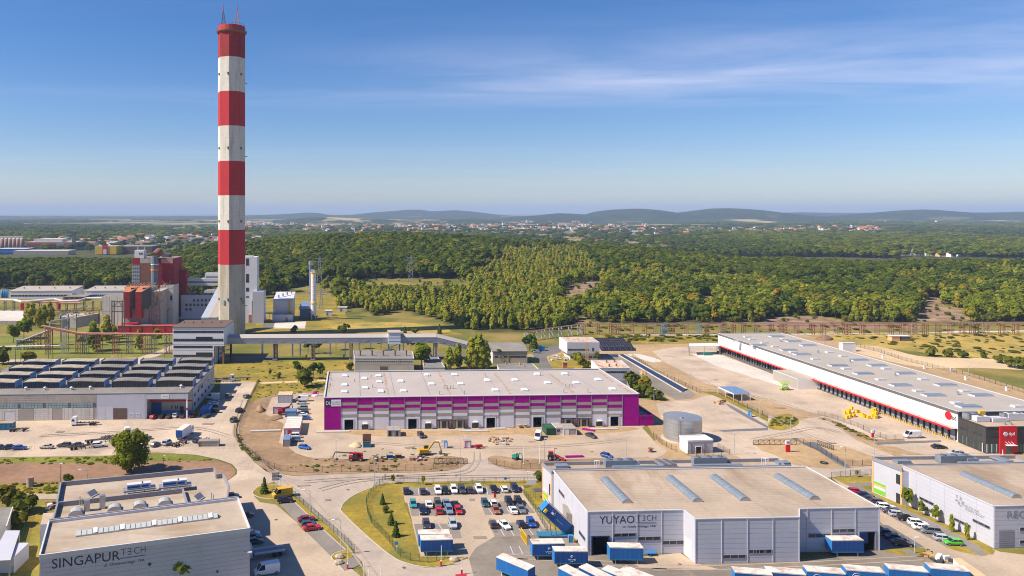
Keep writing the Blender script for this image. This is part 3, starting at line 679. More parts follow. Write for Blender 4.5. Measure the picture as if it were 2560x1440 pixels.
def plant_forest():
 coll=scatter_group(KL);near=[];far=[]
 rg=random.Random(5);Y=505.0
 while Y<1420:
  sp=6.2 if Y<720 else 7.4;X=-0.60*Y
  while X<0.98*Y:
   x=X+rg.uniform(-.42,.42)*sp;y=Y+rg.uniform(-.42,.42)*sp;X+=sp
   k=wood(x,y)
   if not k:
    if y<1000 and rg.random()<0.16 and any(inpoly(*proj(x,y,terrain(x,y)),CLEAR[c])for c in rn(6)):near.append((x,y,terrain(x,y)-0.2,rg.uniform(1.5,3.5),'bush',px_of(x,y)))
    continue
   z=terrain(x,y);p,q=proj(x,y,z);dr=interp(RIDGE_D,p)
   if y>dr+(45 if p<620 else 190 if p<1500 else 110):continue
   nz=mnoise.noise(Vc((x*.014,y*.014,3.3)))+.5*mnoise.noise(Vc((x*.05,y*.05,8.1)))
   if k=='grove':
    kd=rg.choices(('birch','oak','bush','yellow'),(0.62,0.04,0.14,0.03)if nz<.15 else(.95,.02,.02,.01))[0];h=rg.uniform(6.5,11.0)+3.5*nz;kd='leafy' if kd=='birch' and rg.random()<.3 else kd
    if kd in('oak','leafy'):h*=0.9
   else:
    edge=interp(FRONT,p)-q;fr=p>1380 and y<800+70*nz
    if fr:kd=rg.choices(('oak','birch','bush','pine','yellow','leafy'),(0.10,0.30,0.18,0.02,0.06,0.34)if nz>-.08 else(0.40,0.03,0.12,0.26,0.01,0.18))[0];h=rg.uniform(8,14)
    else:kd=rg.choices(('oak','pine','birch','yellow','leafy'),(0.50,0.10,0.03,0.01,0.36)if nz>.22 else(0.64,0.30,0.0,0.004,0.05))[0];h=rg.uniform(12.5,17.5)
    if edge<10 and rg.random()<0.6:kd=rg.choice(('bush','birch','bush'));h=rg.uniform(5,9)
   if kd=='bush':h=rg.uniform(4,6.5)
   hp=h/y*F
   if any(inpoly(p,q-hp*f,CLEAR[c])for c in(0,1,5)for f in(0.35,0.75)):
    if rg.random()<0.85:continue
    h*=0.4;kd='bush'
   if any(inpoly(p,q-hp*f,CLEAR[c])for c in(2,3,4)for f in(0.5,))and rg.random()<0.7:continue
   near.append((x,y,z-0.3,h,kd,p))
  Y+=sp*0.92
 near.sort(key=lambda t:-(t[3]/t[1])if-10<t[5]<2570 else 1.0)
 vis=[t for t in near if-10<t[5]<2570];vis.sort(key=lambda t:t[1])
 solo=vis[:250];ids={id(t)for t in solo}
 LAB={'birch':('light green slender birch at the front edge of the wood below the hill','birches along the front edge of the wood'),'oak':('round dark green leafy tree at the front edge of the wood below the hill','leafy trees along the front edge of the wood'),'bush':('low spreading bush at the front edge of the wood below the hill','bushes along the front edge of the wood'),'pine':('dark pine at the front edge of the wood below the hill','pines along the front edge of the wood'),'leafy':('round bright green leafy tree at the front edge of the wood below the hill','bright leafy trees along the front edge of the wood'),'yellow':('yellowing tree at the front edge of the wood below the hill','yellowing trees along the front edge of the wood')}
 for x,y,z,h,kd,p in solo:tree(kd,x,y,h,LAB[kd][0],LAB[kd][1],z)
 rest=[]
 for t in near:
  if id(t)in ids:continue
  x,y,z,h,kd,p=t;s=h/15.0;w=s*rg.uniform(0.95,1.3)
  rest.append((x,y,z,(w,w,s),rg.uniform(0,6.28),rg.choice(KI[kd])))
 mass('forest',rest,coll,'dense mixed forest covering the hill behind the works')
 d=1280.0
 while d<7000:
  sp=d/105;X=-0.60*d
  while X<0.98*d:
   x=X+rg.uniform(-.5,.5)*sp;y=d+rg.uniform(-.5,.5)*sp;X+=sp
   c=far_cover(x,y)
   if c<0.02+rg.uniform(-.05,.05)or far_open(x,y):
    if rg.random()>0.13 or d>4000 or d<1480 and px_of(x,y)<640:continue
   z=terrain(x,y);s=sp/7.0*rg.uniform(0.75,1.15)*0.72;hz=(14.5+4*min(max(c,0),.6))/15*rg.uniform(0.8,1.15)
   p=px_of(x,y)
   kd=rg.choices(('oak','pine','leafy'),(0.3,0.05,0.65)if mnoise.noise(Vc((x*.0022,y*.0016,5.5)))>.12 else(0.35,0.62,0.03))[0]
   far.append((x,y,z-1.0,(s*1.25,s*1.25,hz),rg.uniform(0,6.28),rg.choice(KI[kd])))
  d+=sp*0.85
 mass('distant_woods',far,coll,'far woods and tree belts fading into the haze of the valley')
 return len(solo),len(rest),len(far)
print('trees',plant_forest())
# --- yards, roads, verges
class MM:
 __getattr__=lambda s,k:MATS[k]
 __getitem__=lambda s,k:MATS[k]
M=MM()
sheet('yard',[(-160,1048),(250,1042),(545,1030),(552,952),(642,952),(614,1010),(586,1068),(584,1092),(602,1122),(642,1158),(668,1182),(734,1194),(640,1215),(560,1208),(592,1186),(593,1174),(580,1160),(545,1148),(490,1137),(390,1131),(270,1139),(-160,1146)],1,M.cy)
sheet('road',[(640,1176),(732,1190),(890,1184),(1060,1181),(1115,1178),(1150,1170),(1168,1156),(1170,1140),(1218,1140),(1222,1150),(1230,1160),(1265,1173),(1352,1179),(1600,1179),(2100,1166),(2750,1160),(2750,1198),(2076,1194),(1350,1200),(1120,1203),(976,1206),(936,1216),(888,1235),(862,1253),(852,1269),(856,1284),(910,1336),(976,1391),(1019,1411),(1063,1420),(1102,1418),(1180,1394),(1240,1480),(930,1480),(905,1405),(760,1262),(700,1215)],2,M.road)
sheet('works_road',[(-100,902),(0,899),(200,897),(345,894),(400,876),(432,862),(432,872),(395,890),(350,902),(200,904),(0,908),(-100,912)],1,M.cy)
sheet('works_road',[(345,896),(370,894),(350,912),(325,914)],1,M.cy)
sheet('asphalt_road',[(545,893),(880,887),(1180,884),(1180,892),(900,896),(545,903)],1,M.asphalt_old)
sheet('grass_verge',[(540,908),(885,900),(885,955),(815,960),(640,955),(545,950)],1,M.gy)
sheet('grass_strip',[(690,890),(880,888),(880,899),(690,905)],2,M.grass_green)
sheet('dirt_path',[(648,956),(815,949),(815,953),(652,960)],3,M.sand)
sheet('grass_lawn',[(-120,840),(430,838),(430,862),(400,874),(345,892),(-120,899)],1,M.grass_green)
sheet('grass_lawn',[(-120,908),(330,905),(320,915),(-120,925)],1,M.gy)
sheet('grass_verge',[(-160,1148),(270,1141),(400,1133),(490,1139),(545,1150),(560,1160),(-160,1162)],2,M.grass_green)
sheet('dirt_lot',[(-160,1155),(100,1157),(300,1156),(470,1152),(545,1152),(575,1162),(589,1176),(588,1186),(562,1206),(480,1200),(150,1205),(-160,1214)],3,M.dirt_red)
sheet('grass_verge',[(-160,1206),(60,1210),(150,1207),(150,1240),(60,1236),(-160,1236)],4,M.gy)
sheet('path',[(-160,1240),(60,1234),(150,1236),(150,1248),(80,1250),(-160,1256)],5,M.cy)
sheet('grass_lawn',[(85,1252),(118,1250),(100,1330),(98,1480),(20,1480),(52,1350)],4,M.gy)
sheet('grass_lawn',[(20,1250),(85,1250),(60,1330),(10,1330)],3,M.grass_green)
sheet('dirt_lot',[(640,958),(815,952),(815,985),(1010,985),(1010,1100),(1440,1110),(1560,1165),(1352,1178),(1266,1172),(1230,1158),(1222,1146),(1240,1140),(1150,1128),(1168,1156),(1150,1169),(1115,1177),(1060,1180),(890,1183),(732,1189),(668,1180),(644,1156),(604,1120),(587,1090),(590,1065),(618,1010)],2,M.dirt)
sheet('grass_verge',[(640,957),(815,951),(815,978),(690,984),(640,1000),(622,1010)],3,M.gy)
sheet('yard',[(664,1036),(672,1012),(680,994),(740,984),(830,984),(1640,1040),(1606,1070),(1640,1108),(1668,1128),(1660,1138),(1636,1147),(1500,1146),(1380,1150),(1300,1147),(1222,1146),(1168,1157),(1160,1150),(1130,1141),(1060,1146),(850,1150),(838,1146),(790,1146),(765,1142),(742,1134),(727,1124),(718,1114),(697,1107),(710,1060)],4,M.paving)
sheet('driveway',[(1168,1158),(1150,1171),(1120,1179),(1270,1176),(1240,1166),(1224,1150),(1200,1146)],4,M.road)
sheet('sand_patch',QL(6,[(850,795),(1300,780),(1800,790),(2560,770),(2560,830),(1900,835),(1500,850),(1300,845),(1000,830)]),5,M.dl,True)
sheet('sand_patch',QL(7,[(0,750),(340,760),(700,750),(1260,760),(1100,800),(760,820),(640,850),(380,880),(180,840),(0,800)]),5,M.dl,True)
sheet('dirt_island',QL(6,[(1800,1075),(1840,1045),(1900,1040),(2050,1055),(2100,1080),(2115,1110),(2060,1150),(1960,1180),(1780,1170)]),5,M.dirt,True)
sheet('dirt_island',[(1220,1146),(1240,1139),(1290,1146),(1362,1150),(1362,1177),(1290,1175),(1250,1168),(1228,1157)],5,M.dirt,True)
sheet('dirt_lot',[(1190,905),(1480,862),(1800,856),(2080,828),(2600,985),(2750,1040),(2750,1166),(2080,1168),(1600,1178),(1560,1160),(1640,1100),(1600,1030),(1560,985),(1500,925)],1,M.dl)
sheet('yard',[(1630,878),(1690,868),(1770,866),(1800,862),(1800,880),(2400,1105),(2560,1150),(2560,1163),(2260,1140),(2160,1090),(2060,1040),(1930,1005),(1868,985),(1840,978),(1760,958),(1700,925),(1660,905)],2,M.cy)
sheet('concrete_slab',[(1728,885),(1795,886),(2000,960),(1960,968),(1870,940),(1790,915)],3,M.cw)
sheet('concrete_slab',QL(3,[(1150,1305),(1260,1300),(1330,1315),(1420,1340),(1500,1372),(1420,1385),(1340,1370),(1290,1350)]),3,M.cw,True)
sheet('yard',[(1640,1010),(1690,1003),(1728,1002),(1760,990),(1785,988),(1990,1065),(1940,1072),(1850,1078),(1790,1075),(1752,1090),(1700,1100),(1650,1040)],3,M.cy)
sheet('road',[(1752,1082),(1850,1076),(1945,1070),(2010,1048),(2060,1040),(2070,1046),(2100,1072),(2140,1100),(2185,1120),(2240,1142),(2186,1142),(2120,1126),(2070,1112),(1990,1098),(1930,1096),(1880,1106),(1905,1128),(1950,1142),(1990,1156),(2020,1168),(1900,1172),(1840,1140),(1780,1136),(1752,1110)],4,M.cy)
sheet('footway',QL(7,[(2130,510),(2200,540),(2380,640),(2560,745),(2560,765),(2350,660),(2180,560)]),5,M.paving_dark)
sheet('footway',QL(7,[(2070,785),(2300,770),(2560,762),(2560,785),(2300,795),(2110,800)]),5,M.paving_dark)
sheet('grass_island',[(1935,1042),(1975,1036),(1995,1050),(1996,1060),(1980,1070),(1950,1076),(1920,1068)],6,M.gy,True)
sheet('dirt_island',QL('a4',[(480,130),(700,105),(1000,110),(1250,140),(1500,220),(1800,260),(2280,430),(2270,600),(1750,650),(1400,645),(900,590),(640,460),(440,350),(310,250),(320,170)]),6,M.dl)
sheet('footway',QL('a4',[(850,115),(930,110),(1070,190),(1250,180),(1300,210),(1560,400),(1680,470),(1900,640),(1800,640),(1640,560),(1300,330),(1080,230)]),7,M.paving_dark)
sheet('footway',QL('a4',[(1420,190),(1640,195),(1650,215),(1480,218)]),7,M.paving_dark)
sheet('grass_strip',QL(8,[(500,985),(560,975),(700,1020),(830,1100),(960,1130),(1000,1170),(1060,1190),(1180,1200),(1350,1190),(1370,1210),(1100,1235),(1000,1205),(860,1160),(750,1090),(620,1020)]),6,M.dirt)
sheet('footway',QL(8,[(1060,1232),(1400,1212),(1730,1205),(1730,1222),(1400,1235),(1090,1248)]),7,M.paving_dark)
sheet('parking',QL(8,[(1110,1250),(1700,1225),(1890,1232),(2170,1335),(1900,1340),(1560,1345),(1300,1300)]),6,M.cy)
sheet('dirt_island',QL(8,[(1150,1255),(1290,1275),(1390,1310),(1560,1345),(1400,1350),(1250,1325),(1160,1290)]),7,M.dl)
sheet('grass_strip',QL(7,[(1880,395),(2060,400),(2200,470),(2560,640),(2560,700),(2300,570),(2140,490),(2000,430)]),6,M.gy)
sheet('asphalt_road',[(1330,884),(1372,866),(1402,862),(1402,880),(1366,892),(1382,926),(1352,928),(1340,900)],2,M.asphalt_old)
sheet('grass_lawn',[(1322,896),(1338,893),(1342,905),(1352,928),(1300,928)],2,M.grass_green)
sheet('grass_lawn',[(1372,892),(1410,885),(1480,888),(1480,925),(1378,925)],2,M.gy)
sheet('asphalt_road',[(1535,895),(1560,888),(1740,985),(1728,996),(1690,1000),(1560,930)],3,M.asphalt)
sheet('grass_lawn',QL(7,[(1125,250),(1200,240),(1330,300),(1560,470),(1420,485),(1260,460)]),4,M.grass_green)
sheet('meadow',[(1990,833),(2560,828),(2750,826),(2750,960),(2560,925),(2300,880),(2150,862),(2050,845)],2,M.grass_yellow)
sheet('sand_strip',QL(4,[(700,1215),(1100,1225),(1500,1320),(1900,1340),(2250,1350),(2560,1440),(2560,1460),(2100,1440),(1500,1430),(900,1290)]),3,M.sand,True)
sheet('concrete_track',QL(4,[(-1400,1105),(-600,1100),(0,1102),(400,1095),(1100,1090),(1560,1090),(1900,1070),(2400,1068),(2700,1060),(2700,1072),(2000,1085),(1600,1096),(1000,1100),(0,1112),(-1400,1114)]),3,M.cw)
sheet('grass_strip',[(1490,836),(1900,834),(1900,856),(1560,862),(1500,850)],2,M.gy)
sheet('soil_strip',[(1905,812),(1990,806),(2110,808),(2300,812),(2300,822),(1905,822)],2,M.dirt_red)
sheet('meadow',[(640,752),(800,720),(845,738),(870,800),(1080,818),(1160,835),(1150,838),(640,834)],1,M.gy)
sheet('meadow',[(830,812),(1000,806),(1110,820),(1100,832),(860,832)],2,M.grass_yellow,True)
sheet('concrete_slab',QL(2,[(190,985),(500,975),(490,1045),(170,1045)]),2,M.cw)
sheet('asphalt_road',QL(2,[(70,1000),(190,990),(170,1045),(60,1050)]),2,M.asphalt_old)
sheet('concrete_slab',QL(1,[(-60,865),(290,860),(180,945),(60,975),(-60,1000)]),2,M.cw)
sheet('grass_lawn',[(1118,1204),(1352,1201),(1352,1225),(1322,1214),(1005,1222),(1012,1262),(1040,1330),(1058,1394),(1165,1394),(1130,1412),(1063,1418),(1019,1409),(976,1389),(910,1334),(857,1283),(853,1269),(863,1254),(889,1236),(937,1217),(977,1207)],5,M.gy)
kerb([(1352,1201),(1118,1204),(977,1207),(937,1217),(889,1236),(863,1254),(853,1269),(857,1283),(910,1334),(976,1389),(1019,1409),(1063,1418),(1102,1416),(1165,1394)],smooth=True)
sheet('parking',QL('s3',[(225,310),(1780,280),(2270,900),(1860,960),(1900,1460),(1100,1240),(1080,1200),(470,1196),(335,640),(300,500),(270,500)]),6,M.paving)
sheet('truck_yard',[(1172,1396),(1190,1370),(1240,1340),(1330,1325),(1400,1322),(1470,1385),(1740,1400),(2000,1400),(2200,1376),(2290,1392),(2340,1400),(2420,1420),(2440,1500),(1200,1500)],7,M.asphalt)
sheet('paving',[(1560,1398),(1700,1383),(1736,1408),(1800,1425),(1600,1420)],8,M.paving)
PR=[[(232,312),(1760,285),(1800,345),(1400,395),(560,412),(250,412)],[(318,508),(900,500),(1050,660),(700,665),(355,672)],[(1240,500),(1800,470),(1945,632),(1300,658)],[(385,775),(950,770),(1000,958),(850,965),(432,968)],[(1345,775),(1960,740),(2110,905),(1860,930),(1430,945)],[(1510,1065),(1860,1050),(1880,1165),(1560,1165)]]
for p in PR:sheet('parking_bays',QL('s3',p),8,M.pg)
def bay_lines(pairs):
 b=MB()
 for(x0,y0),(x1,y1)in pairs:
  a,c=G(*Q('s3',x0,y0)),G(*Q('s3',x1,y1));b.bm((a.x,a.y,0.118),(c.x,c.y,0.118),0.14,0.008)
 b.mk('bay_marking',M.line_white,None,kind='structure')
bay_lines([((440+k*110,318-k*1.6),(452+k*110,408-k*1.2))for k in rn(12)]+[((450+k*113,585),(460+k*118,668))for k in rn(5)]+[((1345+k*115,575-k*3),(1400+k*117,655-k*3))for k in rn(5)]+[((700+k*118,775),(745+k*120,840))for k in rn(2)]+[((1500+k*118,845-k*6),(1550+k*122,935-k*6))for k in rn(5)]+[((1620+k*115,1060),(1665+k*118,1165))for k in rn(2)])
sheet('forecourt',[(560,1208),(640,1195),(660,1208),(640,1228),(634,1240),(650,1256),(690,1262),(900,1440),(935,1500),(560,1500),(400,1300)],4,M.paving)
sheet('parking_bays',QL('s2',[(580,440),(780,420),(1390,985),(1250,1015),(1225,1060),(845,685),(640,460)]),6,M.pg)
sheet('grass_island',QL('s2',[(325,330),(380,270),(470,240),(600,238),(680,262),(690,290),(640,330),(560,400),(440,390),(360,365)]),7,M.gy,True)
kerb(QL('s2',[(325,330),(380,270),(470,240),(600,238),(680,262),(690,290),(640,330),(560,400),(440,390),(360,365)]),True,True)
sheet('grass_verge',QL('s2',[(735,320),(780,330),(1000,540),(1490,990),(1480,1050),(1420,1090),(1330,1170),(1290,1170),(1230,1080),(1230,1055),(1260,1020),(1390,985),(1110,730),(800,430)]),7,M.gy)
kerb(QL('s2',[(800,430),(1110,730),(1390,985),(1260,1020),(1230,1055),(1230,1080),(1370,1225)]))
sheet('paving_nose',QL('s2',[(1420,1090),(1500,1045),(1570,1110),(1545,1160),(1480,1190),(1370,1225),(1320,1165)]),7,M.pg)
sheet('sand_patch',QL('s2',[(840,690),(900,700),(950,770),(900,760)]),8,M.grass_green)
sheet('lane',[(2080,1196),(2190,1196),(2200,1260),(2500,1380),(2750,1410),(2750,1500),(2430,1500),(2380,1410),(2280,1372),(2205,1310),(2150,1250)],4,M.paving)
sheet('grass_lawn',QL('s5',[(640,460),(700,445),(1030,440),(1040,600),(1330,710),(1700,890),(2180,1130),(2270,1190),(2250,1230),(2120,1220),(1960,1060),(1550,860),(1250,730),(1000,600),(800,540)]),5,M.gy)
sheet('parking_bays',QL('s5',[(780,560),(940,590),(1250,730),(1600,870),(1960,1060),(2120,1150),(2200,1235),(2080,1235),(1780,1150),(1480,990),(1120,790)]),6,M.pg)
sheet('footway',QL('s5',[(770,515),(1040,510),(1040,540),(920,545),(1040,610),(1150,680),(1060,670),(850,560)]),7,M.pg)
sheet('grass_island',QL('s5',[(1780,1150),(1900,1148),(2000,1170),(2110,1232),(2000,1215),(1880,1190)]),7,M.gy,True)
sheet('footway',QL('s5',[(1930,1130),(1990,1125),(2200,1235),(2120,1240)]),8,M.pg)
sheet('grass_island',QL('s5',[(1150,1185),(1300,1170),(1560,1160),(1545,1240),(1420,1245),(1280,1225)]),8,M.gy,True)
sheet('footway',QL('s5',[(1330,1180),(1420,1175),(1500,1235),(1420,1245)]),9,M.pg)
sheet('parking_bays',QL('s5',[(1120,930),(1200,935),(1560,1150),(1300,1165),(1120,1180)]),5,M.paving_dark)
sheet('dirt_patch',[(1300,1225),(1345,1215),(1372,1255),(1420,1330),(1390,1330),(1330,1262)],8,M.gy)
def tracks():
 dk=mat('tyre_mark',(0.365,0.295,0.235),0.9,var=0.12,scale=0.4)
 for pts in([(640,1150),(690,1188),(750,1225),(820,1300),(885,1375),(945,1460)],[(760,1205),(900,1196),(1150,1192),(1400,1189)],[(1192,1130),(1188,1160),(1150,1183),(1000,1192),(880,1205),(800,1225)],[(612,1000),(590,1070),(600,1105),(650,1160),(720,1200)],[(1250,1390),(1400,1400),(1700,1420),(2000,1412),(2300,1396)],[(1840,980),(1960,1010),(2080,1060),(2200,1120)],[(1700,930),(1860,1000),(2000,1080),(2080,1110)],[(100,1090),(300,1080),(480,1070),(570,1090)],[(900,1105),(1150,1120),(1400,1115),(1560,1100)],[(1880,1100),(1960,1085),(2040,1070),(2100,1082)]):
  L=[Vc((x,y,0))for x,y in smooth_line(gp(pts),6)];b=MB()
  for o in(-.95,.95):
   for a,c in zip(L[:-1],L[1:]):
    n=(c-a).normalized();n=Vc((-n.y,n.x,0))*o;z=Vc((0,0,.128));w=Vc((n.x,n.y,0))*.22
    b.fc([a+n-w+z,c+n-w+z,c+n+w+z,a+n+w+z]if o>0 else[a+n+w+z,c+n+w+z,c+n-w+z,a+n-w+z])
  b.mk('tyre_tracks',dk,None,kind='structure')
 rg=random.Random(12);pt=mat('repair_patch',(0.25,0.21,0.175),0.9,var=0.12,scale=1.2)
 for x,y in((1200,1345),(1150,1360),(1300,1395),(1650,1425),(820,1250),(760,1215),(1000,1190),(350,1095),(150,1080),(520,1060),(1230,1300),(1180,1250),(700,1380),(1330,1105),(1020,1120),(1950,1020),(1790,950)):
  p=G(x,y);a,w,l=rg.uniform(-.2,.2)+YAW,rg.uniform(.6,2.0),rg.uniform(1.0,4.5);b=MB();b.box((p.x,p.y,.126),(l,w,.004),a);b.mk('repair_patch',pt,None,kind='structure')
 for x,y in((1090,1290),(1240,1330),(1010,1420),(870,1225),(640,1130),(1140,1190),(300,1110),(1480,1130),(2000,1110),(690,1300),(1700,1412),(2240,1330)):
  p=G(x,y);b=MB();b.tb((p.x,p.y,.125),(p.x,p.y,.14),.42,n=12);b.mk('manhole_cover',M.sd,None,kind='structure')
tracks()
# --- chimney
def build_chimney():
 d=480.0;cx=(579-CX)/F*d;R=8.75;zt=CAMH-(80-CY)*d/F
 t=thing('chimney','tall concrete chimney with red and white bands behind the grey sorting tower','chimney',(cx,d,0))
 ys=[846,660,574,489,404,317,232,147,80]
 def ring(z0,z1,r0,r1,m,nm,n=24):
  b=MB()
  def rr(z,r):
   return[(cx+r*math.sin(2*math.pi*k/n),d-r*math.cos(2*math.pi*k/n),z)for k in rn(n)]
  b.loft([rr(z0,r0),rr(z1,r1)],close=True,cap=False);return b.mk(nm,m,t)
 def octo(z0,z1,r0,r1,m,nm):
  b=MB();n=8
  rr=lambda z,r:[(cx+r*math.sin(2*math.pi*k/n+0.02),d-r*math.cos(2*math.pi*k/n+0.02),z)for k in rn(n)]
  b.loft([rr(z0,r0),rr(z1,r1)],cap=False);return b.mk(nm,m,t)
 for i in rn(len(ys)-1):
  z0=CAMH-(ys[i]-CY)*d/F;z1=CAMH-(ys[i+1]-CY)*d/F
  if i==0:octo(-1,z1,R+.15,R,M.chimney_concrete,'shaft')
  else:octo(z0,z1,R+0.02*(4-i)/4,R+0.02*(3-i)/4,M['chimney_soot' if i==7 else 'chimney_red' if i%2==1 else 'chimney_white'],'red_band' if i%2==1 else 'white_band')
 b=MB();b.loft([[(cx+r*math.sin(2*math.pi*k/24),d-r*math.cos(2*math.pi*k/24),z)for k in rn(24)]for r,z in((9.0,zt-1.5),(9.7,zt-.6),(9.7,zt),(7.0,zt))],cap=True);b.mk('gallery_ring',M.rust,t)
 b=MB();b.loft([[(cx+r*math.sin(2*math.pi*k/24),d-r*math.cos(2*math.pi*k/24),z)for k in rn(24)]for r,z in((8.7,zt),(8.7,zt+3.2),(7.6,zt+3.2),(7.6,zt-3))],cap=False);b.mk('rim',M.re,t)
 b=MB()
 for k in rn(24):
  a=2*math.pi*k/24;a2=2*math.pi*(k+1)/24;p=(cx+9.5*math.sin(a),d-9.5*math.cos(a));q=(cx+9.5*math.sin(a2),d-9.5*math.cos(a2))
  b.bm((p[0],p[1],zt),(p[0],p[1],zt+1.2),.1);b.bm((p[0],p[1],zt+1.2),(q[0],q[1],zt+1.2),.1)
  p=(cx+8.4*math.sin(a),d-8.4*math.cos(a));q=(cx+8.4*math.sin(a2),d-8.4*math.cos(a2));b.bm((p[0],p[1],zt+3.2),(p[0],p[1],zt+4.4),.1);b.bm((p[0],p[1],zt+4.4),(q[0],q[1],zt+4.4),.1)
 b.mk('railing',M.sd,t)
 for x,ytop,w,m in((561,13,1.3,'sd'),(595,8,1.6,'pipe_pink')):
  mx=(x-CX)/F*d;z1=CAMH-(ytop-CY)*d/F;z0=zt+3.0;zm=z0+(z1-z0)*0.62;b=MB()
  for sx,sy in((-1,-1),(1,-1),(1,1),(-1,1)):b.bm((mx+sx*w,d-3+sy*w,z0),(mx+sx*.3,d-3+sy*.3,zm),.22)
  for k in rn(6):
   f=k/6;g=(k+1)/6;r0=w+(0.3-w)*f;r1=w+(0.3-w)*g;za=z0+(zm-z0)*f;zb=z0+(zm-z0)*g;s=1 if k%2 else-1
   b.bm((mx-s*r0,d-3-r0,za),(mx+s*r1,d-3-r1,zb),.16);b.bm((mx-s*r0,d-3+r0,za),(mx+s*r1,d-3+r1,zb),.16)
  b.mk('antenna_mast',M[m],t).data
  b=MB();b.tb((mx,d-3,zm),(mx,d-3,z1),.28,.1,6);b.mk('antenna',M.re,t)
 for y in(189,372,553,745):
  z=CAMH-(y-CY)*d/F
  for a in(-0.06,0.98,-0.95):
   ang=a;x=cx+math.sin(ang)*(R-.25);yy=d-math.cos(ang)*(R-.25);piece('window',t,(x,yy,z),(.8,1.0,1.5),ang,M.sd)
  piece('bracket',t,(cx+R+.6,d,z-5),(1.8,.3,.4),0,M.sd)
 for px,y in((584.5,753),(611,754),(566,752)):
  x=(px-CX)/F*d;dx=x-cx;piece('door',t,(x,d-math.sqrt(max(R*R-dx*dx,1))*0.955,CAMH-(y-CY)*d/F),(1.3,.8,2.6),math.asin(max(-.99,min(.99,dx/R)))*0.9,M.glass_teal)
build_chimney()
